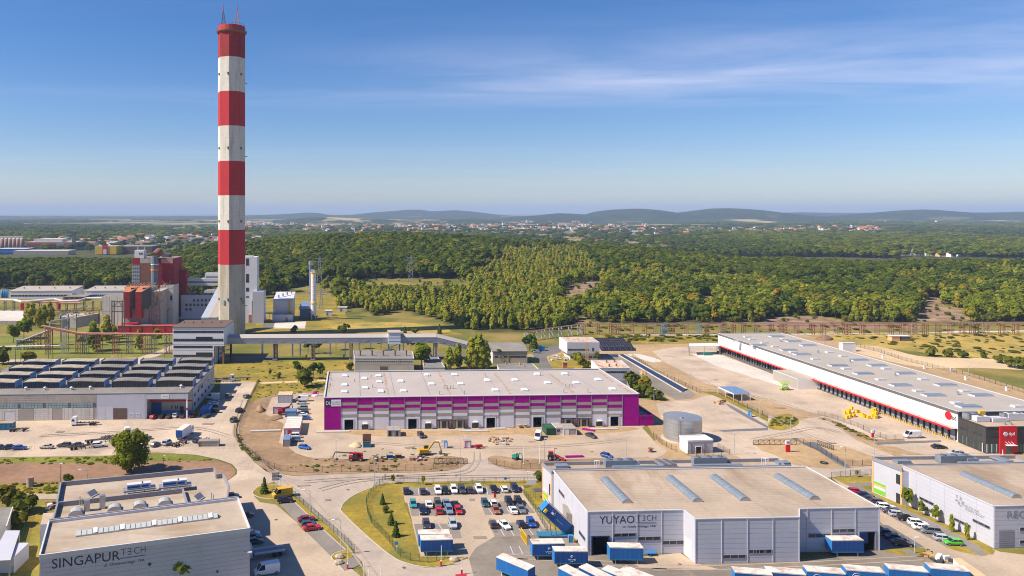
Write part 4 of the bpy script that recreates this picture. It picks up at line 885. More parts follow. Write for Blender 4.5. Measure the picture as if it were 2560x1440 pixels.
# --- purple hall
def build_purple():
 A=G(810.5,1076);Bm=G(1597,1065);W=Wall(A,Bm);h=12.0
 t=thing('logistics_hall','long purple, grey and white panelled hall with a flat pink roof','warehouse',(A.x,A.y,0),W.rz)
 BL=G(820.5,929,h);BR=G(1497,922,h)
 pts=[A,Bm,BR,BL]
 gates=[W.rect(*Q(6,885,678),*Q(6,973,776)),W.rect(*Q(6,1522,670),*Q(6,1607,768)),W.rect(*Q(6,2305,658),*Q(6,2390,758)),W.rect(*Q(7,212,652),*Q(7,297,752)),W.rect(*Q(7,985,645),*Q(7,1065,746))]
 gates=[(g[0],g[1],0.03,g[3])for g in gates]
 b=MB();wall_holes(b,W,0,h,gates,0,1,7.0)
 def q(P0,P1):b.fc([(P0.x,P0.y,0),(P1.x,P1.y,0),(P1.x,P1.y,h),(P0.x,P0.y,h)],2)
 q(Bm,BR);q(BR,BL);q(BL,A);b.fc([(p.x,p.y,h-.35)for p in pts],3)
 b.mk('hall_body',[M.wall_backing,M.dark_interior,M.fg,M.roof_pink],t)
 xs=[810,852.5,893,932.5,972.5,1012,1051,1091,1130,1169,1208,1247,1285,1324.5,1363,1402,1440.5,1479,1517.5,1556,1597]
 ss=[W.px(x,1020)[0]for x in xs];ss[0]=0;ss[-1]=W.L
 PA=[(0,.155,'purple'),(.155,.246,'fg'),(.246,.338,'purple'),(.338,.43,'fg'),(.43,.525,'fw'),(.525,.615,'fg'),(.615,1,'fw')]
 PB=[(0,.23,'purple'),(.23,.325,'fg'),(.325,.42,'purple'),(.42,.515,'fg'),(.515,.61,'fw'),(.61,.70,'fg'),(.70,1,'fw')]
 glz=(6,7,15,16)
 holes=list(gates)
 GB=[W.rect(*Q(6,1803,674),*Q(6,1958,766)),W.rect(*Q(6,1961,674),*Q(6,2112,765)),W.rect(*Q(7,488,660),*Q(7,640,746)),W.rect(*Q(7,644,660),*Q(7,794,746))]
 GB=[(g[0],g[1],.1,g[3])for g in GB]
 holes2=holes+GB
 for i in rn(20):
  a,c=ss[i],ss[i+1]
  if i in(0,19):
   for k in rn(6):W.pc('purple_panel',t,(a+.05,c-.05,.25+k*(h-.25)/6,.25+(k+1)*(h-.25)/6-.02),0,.08,M.purple)
  else:
   for f0,f1,m in(PA if i%2==1 else PB):
    for r in minus((a+.12,c-.12,max(h*(1-f1),.25)+.03,h*(1-f0)-.03),holes2):
     W.pc({'purple':'purple_panel','fg':'grey_panel','fw':'white_panel'}[m],t,r,0,.08,M[m])
  if i:W.pc('downpipe',t,(a-.07,a+.07,.1,h),.08,.10,M.tg)
 W.pc('plinth',t,(0,gates[0][0],0,.22),.0,.12,M.cy)
 for g0,g1 in zip(gates[:-1],gates[1:]):W.pc('plinth',t,(g0[1],g1[0],0,.22),0,.12,M.cy)
 for g in gates:
  bb=MB();n_=.14
  for r in((g[0]-.35,g[0],0,g[3]+.35),(g[1],g[1]+.35,0,g[3]+.35),(g[0],g[1],g[3],g[3]+.35)):bb.box(W.P((r[0]+r[1])/2,(r[2]+r[3])/2,.09),(r[1]-r[0],n_,r[3]-r[2]),W.rz)
  bb.mk('gate_frame',M.tl,t)
 for k,(x,y0,y1)in enumerate(((Q(6,1090,0)[0],Q(6,0,725)[1],Q(6,0,775)[1]),(Q(6,1722,0)[0],Q(6,0,715)[1],Q(6,0,768)[1]),(Q(6,2192,0)[0],Q(6,0,710)[1],Q(6,0,762)[1]),(Q(7,872,0)[0],Q(7,0,697)[1],Q(7,0,748)[1]))):
  s,z=W.px(x,y0);dd=W.pc('side_door',t,(s-1.2,s+1.2,.15,z),.08,.05,M.ch);W.pc('door_canopy',t,(s-.9,s+.9,z+.5,z+.62),.08,.9,M.white)
 for g in GB:
  bb=MB();W.quad(bb,g,.02);bb.mk('glazing',M.gd,t)
  n=5
  for k in rn(n+1):W.pc('mullion',t,(g[0]+(g[1]-g[0])*k/n-.08,g[0]+(g[1]-g[0])*k/n+.08,g[2],g[3]),.02,.08,M.ch)
  for k in(0,1,3,4):W.pc('glass_door',t,(g[0]+(g[1]-g[0])*(k+.2)/n,g[0]+(g[1]-g[0])*(k+.8)/n,.2,3.0),.025,.05,M.fg if k%2 else M.rp)
  W.pc('porch_canopy',t,((g[0]+g[1])/2-1.2,(g[0]+g[1])/2+1.2,3.0,3.15),.08,1.2,M.ch)
 s0=W.rect(*Q(6,690,476),*Q(6,752,541));s1=W.rect(*Q(6,752,476),*Q(6,848,541))
 W.pc('sign_board',t,s1,.083,.10,M.white);W.pc('logo_board',t,s0,.083,.10,M.navy_text)
 text(t,W,s0[0]+.25,s0[2]+.55,'DL',1.25,M.white,.19,.02,width=1.9);text(t,W,s1[0]+.22,s1[2]+1.28,'INVEST',.5,M.tg,.19,.02,width=2.9);text(t,W,s1[0]+.22,s1[2]+.5,'GROUP',.5,M.tg,.19,.02,width=2.9)
 for g,nm in zip(gates,'12345'):
  text(t,W,(g[0]+g[1])/2,g[3]+.9,nm,.5,M.tg,.10,.01,align='CENTER')
 b=MB()
 for P0,P1 in((A,Bm),(Bm,BR),(BR,BL),(BL,A)):b.bm((P0.x,P0.y,h+.05),(P1.x,P1.y,h+.05),.55,.22)
 b.mk('parapet_cap',M.tl,t)
 zr=h-.35
 def RP(x,y):return G(x,y,zr)
 rails=[(1283,925,1248,985)]
 def Ln(name,p,q_,w,m,hh=.05):b=MB();a_=RP(*p);c_=RP(*q_);b.bm((a_.x,a_.y,zr+hh/2+.006),(c_.x,c_.y,zr+hh/2+.006),w,hh);return b.mk(name,m,t)
 for(x0,y0),(x1,y1)in((Q(6,1032,195),Q(6,1042,440)),(Q(6,1335,195),Q(6,1390,435)),(Q(6,1645,190),Q(6,1740,430)),(Q(6,1925,190),Q(6,2085,425)),(Q(6,2265,190),Q(6,2450,425)),(Q(7,0,205),Q(7,210,418)),(Q(7,280,190),Q(7,590,410)),(Q(7,560,190),Q(7,890,415))):
  Ln('roof_seam',(x0,y0),(x1,y1),.16,M.tg,.06)
 b=MB()
 def blot(pts):
  rg=random.Random(len(pts)*7+int(pts[0][0]))
  for(x0,y0),(x1,y1)in zip(pts[:-1],pts[1:]):
   n=14
   for k in rn(n):
    f=(k+rg.random())/n;p=RP(x0+(x1-x0)*f+rg.uniform(-1.2,1.2),y0+(y1-y0)*f);r=rg.uniform(.25,.8);m_=7;a0=rg.random()*6
    b.fc([(p.x+r*math.cos(a0+6.283*i/m_)*rg.uniform(.6,1.2),p.y+r*1.6*math.sin(a0+6.283*i/m_)*rg.uniform(.6,1.2),zr+.012+rg.random()*.01)for i in rn(m_)])
 blot([Q(6,1275,195),Q(6,1300,310),Q(6,1325,430)]);blot([Q(6,1825,195),Q(6,1880,300),Q(6,1945,425)]);blot([Q(6,2380,210),Q(6,2470,310),Q(6,2540,420)]);blot([Q(7,365,215),Q(7,430,260),Q(7,510,325)]);blot([Q(7,540,340),Q(7,620,410)]);blot([Q(7,875,205),Q(7,1000,290),Q(7,1200,410)]);blot([Q(6,748,205),Q(6,732,400)])
 b.mk('rust_stain',M.roof_stain,t)['kind']='stuff'
 hat=[Q(6,x,y)for x,y in((890,237),(1085,262),(1225,236),(1233,296),(1448,290),(886,328),(1092,357),(885,396),(1250,391),(1475,387),(1713,228),(1755,318),(1985,226),(2044,316),(2312,281),(2392,378))]+[Q(7,x,y)for x,y in((30,278),(252,220),(355,306),(125,376),(525,217),(640,306),(860,273),(1005,368))]
 bx=MB();bx.box((0,0,.2),(2.3,2.6,.4));me1=bpy.data.meshes.new('curb');me1.from_pydata(bx.v,[],bx.f);me1.materials.append(M.tl)
 bx=MB();bx.loft([[(-1.15,-1.3,.4),(1.15,-1.3,.4),(1.15,1.3,.4),(-1.15,1.3,.4)],[(-.9,-1.0,.72),(.9,-1.0,.72),(.9,1.0,.72),(-.9,1.0,.72)]]);me2=bpy.data.meshes.new('dome');me2.from_pydata(bx.v,[],bx.f);me2.materials.append(M.white)
 for i,(x,y)in enumerate(hat):
  p=RP(x,y+2);wm=Matrix.Translation((p.x,p.y,zr+.01))@Matrix.Rotation(W.rz,4,'Z')
  o=shared('roof_hatch',me1,t,wm);c=shared('dome',me2,o,wm)
 for x,y in[Q(6,1150,262),Q(6,1165,357),Q(6,985,300),Q(6,1725,252),Q(6,2290,243),Q(7,282,236),Q(7,560,236),Q(6,1880,365),Q(6,1910,368),Q(6,1945,365),Q(6,1970,366),Q(7,535,352),Q(7,575,352),Q(7,600,352),Q(6,750,285),Q(6,745,340),Q(7,517,408),Q(7,758,405),Q(6,1835,425),Q(6,2083,420)]:
  p=RP(x,y);b=MB();b.tb((p.x,p.y,zr),(p.x,p.y,zr+1.1),.16,.16,8);b.tb((p.x,p.y,zr+1.1),(p.x+.3,p.y,zr+1.25),.2,.2,8);b.mk('vent_pipe',M.steel,t)
 a=G(1598,1065);c=G(1634,1064);W2=Wall(a,c);hh=4.0;dp=26
 P=[W2.P(.02,0),W2.P(W2.L,0),W2.P(W2.L,0,-dp),W2.P(.02,0,-dp)]
 b=MB();b.prism([(p.x,p.y)for p in P],0,hh-.5,0,1)
 for k in rn(4):b.bm((P[k].x,P[k].y,hh-.25),(P[(k+1)%4].x,P[(k+1)%4].y,hh-.25),.3,.5,0)
 b.mk('annex',[M.purple,M.an],t)
build_purple()
# --- grey estate halls: shared pieces
def barrel_light(t,P0,P1,w,h,zr,nseg,m_glass,m_curb):
 """row of rounded skylights running from P0 to P1 on the roof"""
 P0=Vc((P0.x,P0.y,zr));P1=Vc((P1.x,P1.y,zr));e=(P1-P0);L=e.length;e/=L;n=Vc((e.y,-e.x,0));out=[]
 for k in rn(nseg):
  a=P0+e*(L*k/nseg+.05);c=P0+e*(L*(k+1)/nseg-.05)
  b=MB();b.bm((a.x,a.y,zr+.14),(c.x,c.y,zr+.14),w+.3,.28);cb=b.mk('skylight',m_curb,t)
  N_=10;nb=4;rings=[]
  for q in rn(N_+1):
   ang=math.pi*q/N_;off=n*(-math.cos(ang)*w/2);z=.28+math.sin(ang)*h
   rings.append([a+off+Vc((0,0,z)),c+off+Vc((0,0,z))])
  for s in rn(nb):
   g=MB()
   for q in rn(N_):
    r0,r1=rings[q],rings[q+1];f0,f1=(s+.03)/nb,(s+.97)/nb
    g.fc([r0[0].lerp(r0[1],f0),r0[0].lerp(r0[1],f1),r1[0].lerp(r1[1],f1),r1[0].lerp(r1[1],f0)])
   g.mk('glass_shell',m_glass,cb,smooth=True)
  g=MB();g.fc([r[0]for r in rings]);g.fc([r[1]for r in reversed(rings)])
  for s in rn(nb+1):
   for q in rn(N_):g.bm(rings[q][0].lerp(rings[q][1],s/nb)+Vc((0,0,.0)),rings[q+1][0].lerp(rings[q+1][1],s/nb),.08)
  g.mk('rib',m_curb,cb)
def roof_slab(t,name,pts,z,m,cap_m,cap=0.35,capw=0.35,drop=.25):
 b=MB();b.fc([(p[0],p[1],z-drop)for p in pts]);b.mk(name,m,t)
 b=MB();n=len(pts)
 for k in rn(n):b.bm((pts[k][0],pts[k][1],z-cap/2+.06),(pts[(k+1)%n][0],pts[(k+1)%n][1],z-cap/2+.06),capw,cap)
 b.mk('parapet',cap_m,t)
def ac_unit(t,c,size,rz,m='steel',fans=2,name='air_handler'):
 b=MB();b.box((c[0],c[1],c[2]+size[2]/2+.15),size,rz);o=b.mk(name,M[m],t);R=Matrix.Rotation(rz,3,'Z')
 for k in rn(fans):
  p=Vc(c)+R@Vc(((k+.5)/fans*size[0]-size[0]/2,0,size[2]+.15));b=MB();b.tb(p,p+Vc((0,0,.18)),min(size[0]/fans,size[1])*.36,n=10);b.mk('fan',M.sd,o)
 b=MB()
 for sx in(-.45,.45):
  for sy in(-.4,.4):p=Vc(c)+R@Vc((sx*size[0],sy*size[1],0));b.bm(p,p+Vc((0,0,.15)),.12)
 b.mk('foot',M.sd,o);return o
def band_windows(t,W,rects,bars=2):
 for r in rects:window(t,W,r,M.tg,M.gd,bars,th=.14,fw=.12)
def letter_sign(t,W,px0,py0,px1,py1,name,tech,street):
 pass
# --- YUYAO TECH
def build_yuyao():
 h=10.3;FL=G(1469,1389.5);a2=G(1709,1384);a3=G(1738,1410);a4=G(1998,1405);a5=G(1998,1381);a6=G(2198,1376.5)
 BR=G(2015,1166,h);BL=G(1384,1176,h)
 t=thing('factory_hall','large grey panelled hall lettered YUYAO TECH beside the truck yard','factory building',(FL.x,FL.y,0),YAW)
 poly=[FL,a2,a3,a4,a5,a6,BR,BL];W1,Wst,W3,Wr,W5=Wall(FL,a2),Wall(a2,a3),Wall(a3,a4),Wall(a4,a5),Wall(a5,a6);WL=Wall(BL,FL)
 gate=W1.rect(*Q('s4',722,890),*Q('s4',882,1068));gate=(gate[0],gate[1],.03,gate[3])
 gate5=W5.rect(*Q('s5',915,1000),*Q('s5',1068,1180));gate5=(gate5[0],gate5[1],.03,gate5[3])
 b=MB();wall_holes(b,W1,0,h-.2,[gate],0,1,8);wall_holes(b,W5,0,h-.2,[gate5],0,1,8)
 for W in(Wst,W3,Wr,WL):W.quad(b,(0,W.L,0,h-.2),0,0)
 Wall(a6,BR).quad(b,(0,(BR-a6).length,0,h-.2));Wall(BR,BL).quad(b,(0,(BR-BL).length,0,h-.2))
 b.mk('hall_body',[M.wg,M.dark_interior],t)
 roof_slab(t,'roof',[(p.x,p.y)for p in poly],h,M.rs,M.tl,.22,.30)
 w1=[W1.rect(*Q('s4',x0,y0),*Q('s4',x1,y1))for x0,y0,x1,y1 in((935,850,1160,888),(1178,885,1403,925),(1423,925,1634,963))]
 w3=[W3.rect(*Q('s4',x0,y0),*Q('s4',x1,y1))for x0,y0,x1,y1 in((2025,1066,2258,1104),(2283,1013,2516,1052))]+[W3.rect(*Q('s5',-150,1175),*Q('s5',42,1212))]
 w5=[W5.rect(*Q('s5',x0,y0),*Q('s5',x1,y1))for x0,y0,x1,y1 in((400,1015,620,1052),(640,968,862,1006))]
 bays1=[0]+[W1.px(Q('s4',x,0)[0],1330)[0]for x in(925,1170,1414)]+[W1.L]
 bays3=[0]+[W3.px(Q('s4',x,0)[0],1350)[0]for x in(2015,2272,2528)]+[W3.L]
 bays5=[0]+[W5.px(Q('s5',x,0)[0],1320)[0]for x in(390,632,870)]+[W5.L]
 for W,bays,holes in((W1,bays1,[gate]+w1),(W3,bays3,w3),(W5,bays5,[gate5]+w5)):
  for i in rn(len(bays)-1):
   panels(t,W,bays[i]+.08,bays[i+1]-.08,.1,h-.25,1,9,M.wg,holes,.07,.05)
   if i:W.pc('downpipe',t,(bays[i]-.06,bays[i]+.06,.1,h-.2),.02,.13,M.tl)
  for s in(0.02,W.L-.02):W.pc('corner_trim',t,(s-.1,s+.1,0,h-.2),.0,.14,M.tl)
 panels(t,Wst,.1,Wst.L-.1,.1,h-.25,1,9,M.wl,[],.07,.05);panels(t,WL,.1,WL.L-.1,.1,h-.25,5,9,M.wl,[],.06,.05)
 band_windows(t,W1,w1);band_windows(t,W3,w3);band_windows(t,W5,w5)
 wl=[WL.rect(*Q('s4',392,545),*Q('s4',447,632)),WL.rect(*Q('s4',594,770),*Q('s4',656,865))]
 for r,zz in zip(wl,(6.4,2.6)):window(t,WL,(r[0],r[1],zz,zz+1.0),M.tg,M.gd,2,th=.14)
 Wst.pc('side_door',t,(Wst.L*.12,Wst.L*.75,.1,4.4),.05,.06,M.tl)
 for W,g in((W1,gate),(W5,gate5)):
  bb=MB()
  for r in((g[0]-.25,g[0],0,g[3]+.25),(g[1],g[1]+.25,0,g[3]+.25),(g[0],g[1],g[3],g[3]+.25)):bb.box(W.P((r[0]+r[1])/2,(r[2]+r[3])/2,.08),(r[1]-r[0],.16,r[3]-r[2]),W.rz)
  bb.mk('gate_frame',M.navy_text if W is W1 else M.tg,t)
 W5.pc('roller_door',t,(gate5[0]+.02,gate5[0]+(gate5[1]-gate5[0])*.62,1.6,gate5[3]),-.5,.1,M.bc)
 x0,z0=W1.px(*Q('s4',793,757));x1,z1=W1.px(*Q('s4',1143,673));text(t,W1,x0,z0,'YUYAO',z1-z0,M.navy_text,.062,.008,width=x1-x0)
 tech_sign(t,W1,Q('s4',1160,728),Q('s4',1355,668),Q('s4',1025,795),Q('s4',1352,768),'ul. Olszewskiego 19B')
 zr=h-.25
 for(xa,ya),(xb,yb)in((Q('s4',848,300),Q('s4',1075,530)),(Q('s4',1500,285),Q('s4',1780,517)),(Q('s4',1940,275),Q('s4',2255,508)),(Q('s5',100,430),Q('s5',470,655))):
  barrel_light(t,G(xa,ya,zr+.6),G(xb,yb,zr+.6),2.3,0.75,zr,3,M.glass_sky,M.steel)
 hb=10.3;Pa=G(1355.5,1156,hb);Pb=G(1383,1177.5,hb);e2=(BR-BL).normalized();BLg=Vc((BL.x,BL.y,0))
 rear=[Vc((Pb.x-.3,Pb.y,0)),Vc((BR.x-5.5,BR.y+.1,0)),G(1945,1145.5,hb),Vc((Pa.x,Pa.y,0))]
 for p in rear:p.z=0
 b=MB();b.prism([(p.x,p.y)for p in rear],0,hb-.9,0,1);b.mk('rear_wing',[M.wg,M.rs],t)
 b=MB()
 for k in(1,2,3):b.bm((rear[k].x,rear[k].y,hb-.45),(rear[(k+1)%4].x,rear[(k+1)%4].y,hb-.45),.35,.95)
 b.bm((BL.x,BL.y+.15,hb+.12),(BR.x-4,BR.y+.15,hb+.12),.35,.5);b.mk('parapet',M.parapet,t)
 Wn=Wall(rear[3],rear[0])
 for s,w_ in((.0,.55),(Wn.L-.75,.55)):Wn.pc('orange_strip',t,(s,s+w_,.1,hb-.2),.01,.08,M.orange_pale)
 g0=Wn.L*.06
 for k,m in enumerate(('green_print','yellow','green_print','orange_pale','fw')):Wn.pc('mural_panel',t,(g0+.6,g0+3.4,.6+k*.62,.6+(k+1)*.62),.015,.06,M[m])
 Wn.pc('window',t,(Wn.L*.72,Wn.L*.82,3.2,6.2),.01,.07,M.gd)
 zz=hb-.9
 def RP(x,y):return G(x,y,zz)
 c=RP(*Q(7,1075,1150));ac_unit(t,(c.x,c.y,zz),(8.5,2.2,2.0),YAW,'glass_sky',3)
 c=RP(*Q(7,1180,1152));ac_unit(t,(c.x,c.y,zz),(5,1.6,1.3),YAW,'steel',2)
 c=RP(*Q(7,1260,1168));ac_unit(t,(c.x,c.y,zz),(14,1.2,.7),YAW,'glass_sky',0,'duct')
 c=RP(*Q(7,1970,1120));ac_unit(t,(c.x,c.y,zz),(9.5,2.0,1.9),YAW,'glass_sky',3)
 c=RP(*Q(7,2050,1150));ac_unit(t,(c.x,c.y,zz),(14,1.2,.6),YAW,'glass_sky',0,'duct')
 b=MB();p0,p1=RP(*Q(7,1480,1105)),RP(*Q(7,1580,1160));b.bm((p0.x,p0.y,zz+.7),(p1.x,p1.y,zz+.7),4.4,.5)
 o=b.mk('cooler_bank',M.steel,t)
 for k in rn(4):
  for q in(-1,1):
   p=Vc(p0).lerp(Vc(p1),(k+.5)/4)+UV*q*1.05;b=MB();b.tb((p.x,p.y,zz+.95),(p.x,p.y,zz+1.12),.6,n=10);b.mk('fan',M.sd,o)
 c=RP(*Q(7,495,1155));piece('roof_window',t,(c.x,c.y,zz+.4),(3.6,2.2,.8),YAW,M.glass_sky);c=RP(*Q('a4',690,575));piece('roof_window',t,(c.x,c.y,zz+.4),(3.4,2.2,.8),YAW,M.glass_sky)
 for x,y in(Q(7,850,1185),Q(7,2530,1160)):
  p=RP(x,y);b=MB()
  for s in(-.35,.35):
   q=p+UV*s;b.bm((q.x,q.y-1.0,zz),(q.x,q.y-1.0,zz+3.0),.1);b.bm((q.x,q.y+1.2,zz),(q.x,q.y+1.2,zz+2.4),.1);b.bm((q.x,q.y-1,zz+3.0),(q.x,q.y+1.2,zz+2.4),.1)
  for k in rn(7):b.bm(p+UV*-.35+Vc((0,-1.0,.3+k*.35)),p+UV*.35+Vc((0,-1.0,.3+k*.35)),.08)
  b.mk('roof_ladder',M.white,t)
def tech_sign(t,W,p0,p1,s0,s1,street):
 x0,z0=W.px(*p0);x1,z1=W.px(*p1);h_=z1-z0;w_=(x1-x0)
 text(t,W,x0,z0,'T',h_,M.navy_text,.062,.008,thin=-.03,width=w_*.22)
 text(t,W,x0+w_*.49,z0,'E',h_,M.navy_text,.062,.008,mirror=True,thin=-.03,sx=h_*.0+.9)
 text(t,W,x0+w_*.52,z0,'C',h_,M.navy_text,.062,.008,thin=-.03,width=w_*.22)
 text(t,W,x0+w_*.79,z0,'H',h_,M.navy_text,.062,.008,thin=-.03,width=w_*.2)
 W.pc('sign_rule',t,(x0-.1,x1,z0-h_*.32,z0-h_*.27),.085,.04,M.navy_text)
 a,za=W.px(*s0);c,zc=W.px(*s1);text(t,W,a,za,street,(zc-za)*.95,M.navy_text,.062,.008,width=c-a)
build_yuyao()
# --- REC hall, right edge
def build_rec():
 h=10.1;C0=G(2484.5,1371);Bk=G(2257,1164,h);Bk.z=0;C0.z=0;e=Vc((0.9985,0.055,0));R0=C0+e*34;Rb=Bk+e*38
 t=thing('technology_park_hall','grey panelled hall lettered KIELECKI PARK TECHNOLOGICZNY at the right edge of the estate','factory building',(C0.x,C0.y,0),YAW)
 WL,Wf=Wall(Bk,C0),Wall(C0,R0)
 b=MB();b.prism([(p.x,p.y)for p in(C0,R0,Rb,Bk)],0,h-.25);b.mk('hall_body',M.wl,t)
 roof_slab(t,'roof',[(p.x,p.y)for p in(C0,R0,Rb,Bk)],h,M.rs,M.tl,.22,.3,drop=.18)
 wl=[]
 for x0,y0,x1,y1 in((1517,640,1663,738),(1517,718,1663,806),(1862,850,2030,960),(2050,862,2225,972)):
  a,za=WL.px(*Q('s5',x0,y0));c,zc=WL.px(*Q('s5',x1,y1));zb=WL.px(*Q('s5',x0,y0+32))[1];wl.append((a,c,zb,za))
 panels(t,WL,.1,WL.L-.1,.1,h-.3,6,9,M.wl,wl,.06,.05)
 band_windows(t,WL,wl)
 g=Wf.rect(*Q('s5',2308,985),*Q('s5',2462,1165));wf=[Wf.rect(*Q('s5',2512,952),*Q('s5',2700,988)),Wf.rect(*Q('s5',2512,1080),*Q('s5',2700,1115))]
 panels(t,Wf,.1,24,.1,h-.3,4,9,M.wg,[g]+wf,.07,.05);band_windows(t,Wf,wf)
 bb=Wf.pc('roller_gate',t,(g[0],g[1],.1,g[3]),.01,.05,M.sd)
 for k in rn(8):Wf.pc('gate_slat',t,(g[0]+.05,g[1]-.05,.15+k*(g[3]-.15)/8,.15+(k+.85)*(g[3]-.15)/8),.06,.03,M.tg)
 x0,z0=Wf.px(*Q('s5',2378,857));x1,z1=Wf.px(*Q('s5',2560,783));text(t,Wf,x0,z0,'RECYKLING',z1-z0,M.tg,.09,.03,sx=1.12)
 rg=random.Random(3)
 for k in rn(34):
  u,v=rg.uniform(-1,1),rg.uniform(-1,1)
  if u*u+v*v>1 or(u<-.1 and v<-.2 and rg.random()<.6):continue
  a,z=WL.px(*Q('s5',1915+u*52,690+v*48+u*26));WL.pc('emblem_dot',t,(a-.22,a+.22,z-.13,z+.13),.055,.03,M.tg)
 a,z=WL.px(*Q('s5',1968,742));c,zc=WL.px(*Q('s5',2115,790));text(t,WL,a,z-.1,'KIELECKI PARK',.62,M.tg,.07,.02,width=(c-a))
 a,z=WL.px(*Q('s5',1968,770));c,zc=WL.px(*Q('s5',2168,845));text(t,WL,a,z-.15,'TECHNOLOGICZNY',.62,M.tg,.07,.02,width=(c-a))
 zr=h-.18;(xa,ya),(xb,yb)=Q('s5',1960,410),Q('s5',2490,640);barrel_light(t,G(xa,ya,zr+.6),G(xb,yb,zr+.6),2.3,.75,zr,3,M.glass_sky,M.steel)
 Pa=G(2180.5,1142,h);Pb=G(2256,1171,h);Pa.z=Pb.z=0;ee=Vc((1,.03,0));rear=[Pb,Pb+ee*40,Pa+ee*42,Pa]
 b=MB();b.prism([(p.x,p.y)for p in rear],0,h-.9,0,1);b.mk('rear_wing',[M.wg,M.rs],t)
 b=MB()
 for k in(1,2,3):b.bm((rear[k].x,rear[k].y,h-.45),(rear[(k+1)%4].x,rear[(k+1)%4].y,h-.45),.35,.95)
 b.bm((Bk.x,Bk.y+.1,h+.1),(Rb.x,Rb.y+.1,h+.1),.35,.5);b.mk('parapet',M.parapet,t)
 Wn=Wall(Pa,Pb)
 for s in(0,Wn.L-.6):Wn.pc('orange_strip',t,(s,s+.6,.1,h-.2),.01,.08,M.orange_pale)
 for k,m in enumerate(('green_print','green_print','fw','orange_pale','green_print')):Wn.pc('mural_panel',t,(.7,4.4,.4+k*.62,.4+(k+1)*.62),.015,.06,M[m])
 r=Wn.rect(*Q('s5',1283,440),*Q('s5',1325,560));Wn.pc('window',t,(r[0],r[1],5.4,8.0),.015,.07,M.gd);Wn.pc('entrance_door',t,(r[0],r[1],.1,2.8),.015,.07,M.gd)
 zz=h-.9
 c=G(*Q('s5',1860,300),zz);ac_unit(t,(c.x,c.y,zz),(9.5,2.2,1.9),YAW,'glass_sky',3)
 c=G(*Q('s5',2030,305),zz);ac_unit(t,(c.x,c.y,zz),(3.2,1.6,1.2),YAW,'steel',1)
 c=G(*Q('s5',2150,322),zz);ac_unit(t,(c.x,c.y,zz),(14,1.2,.6),YAW,'glass_sky',0,'duct')
 c=G(*Q('s5',1340,308),zz);piece('roof_window',t,(c.x,c.y,zz+.4),(4.0,2.0,.8),YAW,M.glass_sky)
 p0,p1=G(*Q('s5',2230,260),zz),G(*Q('s5',2420,320),zz);b=MB();b.bm((p0.x,p0.y,zz+.6),(p1.x,p1.y,zz+.6),2.6,.5);b.mk('cooler_bank',M.steel,t)
build_rec()
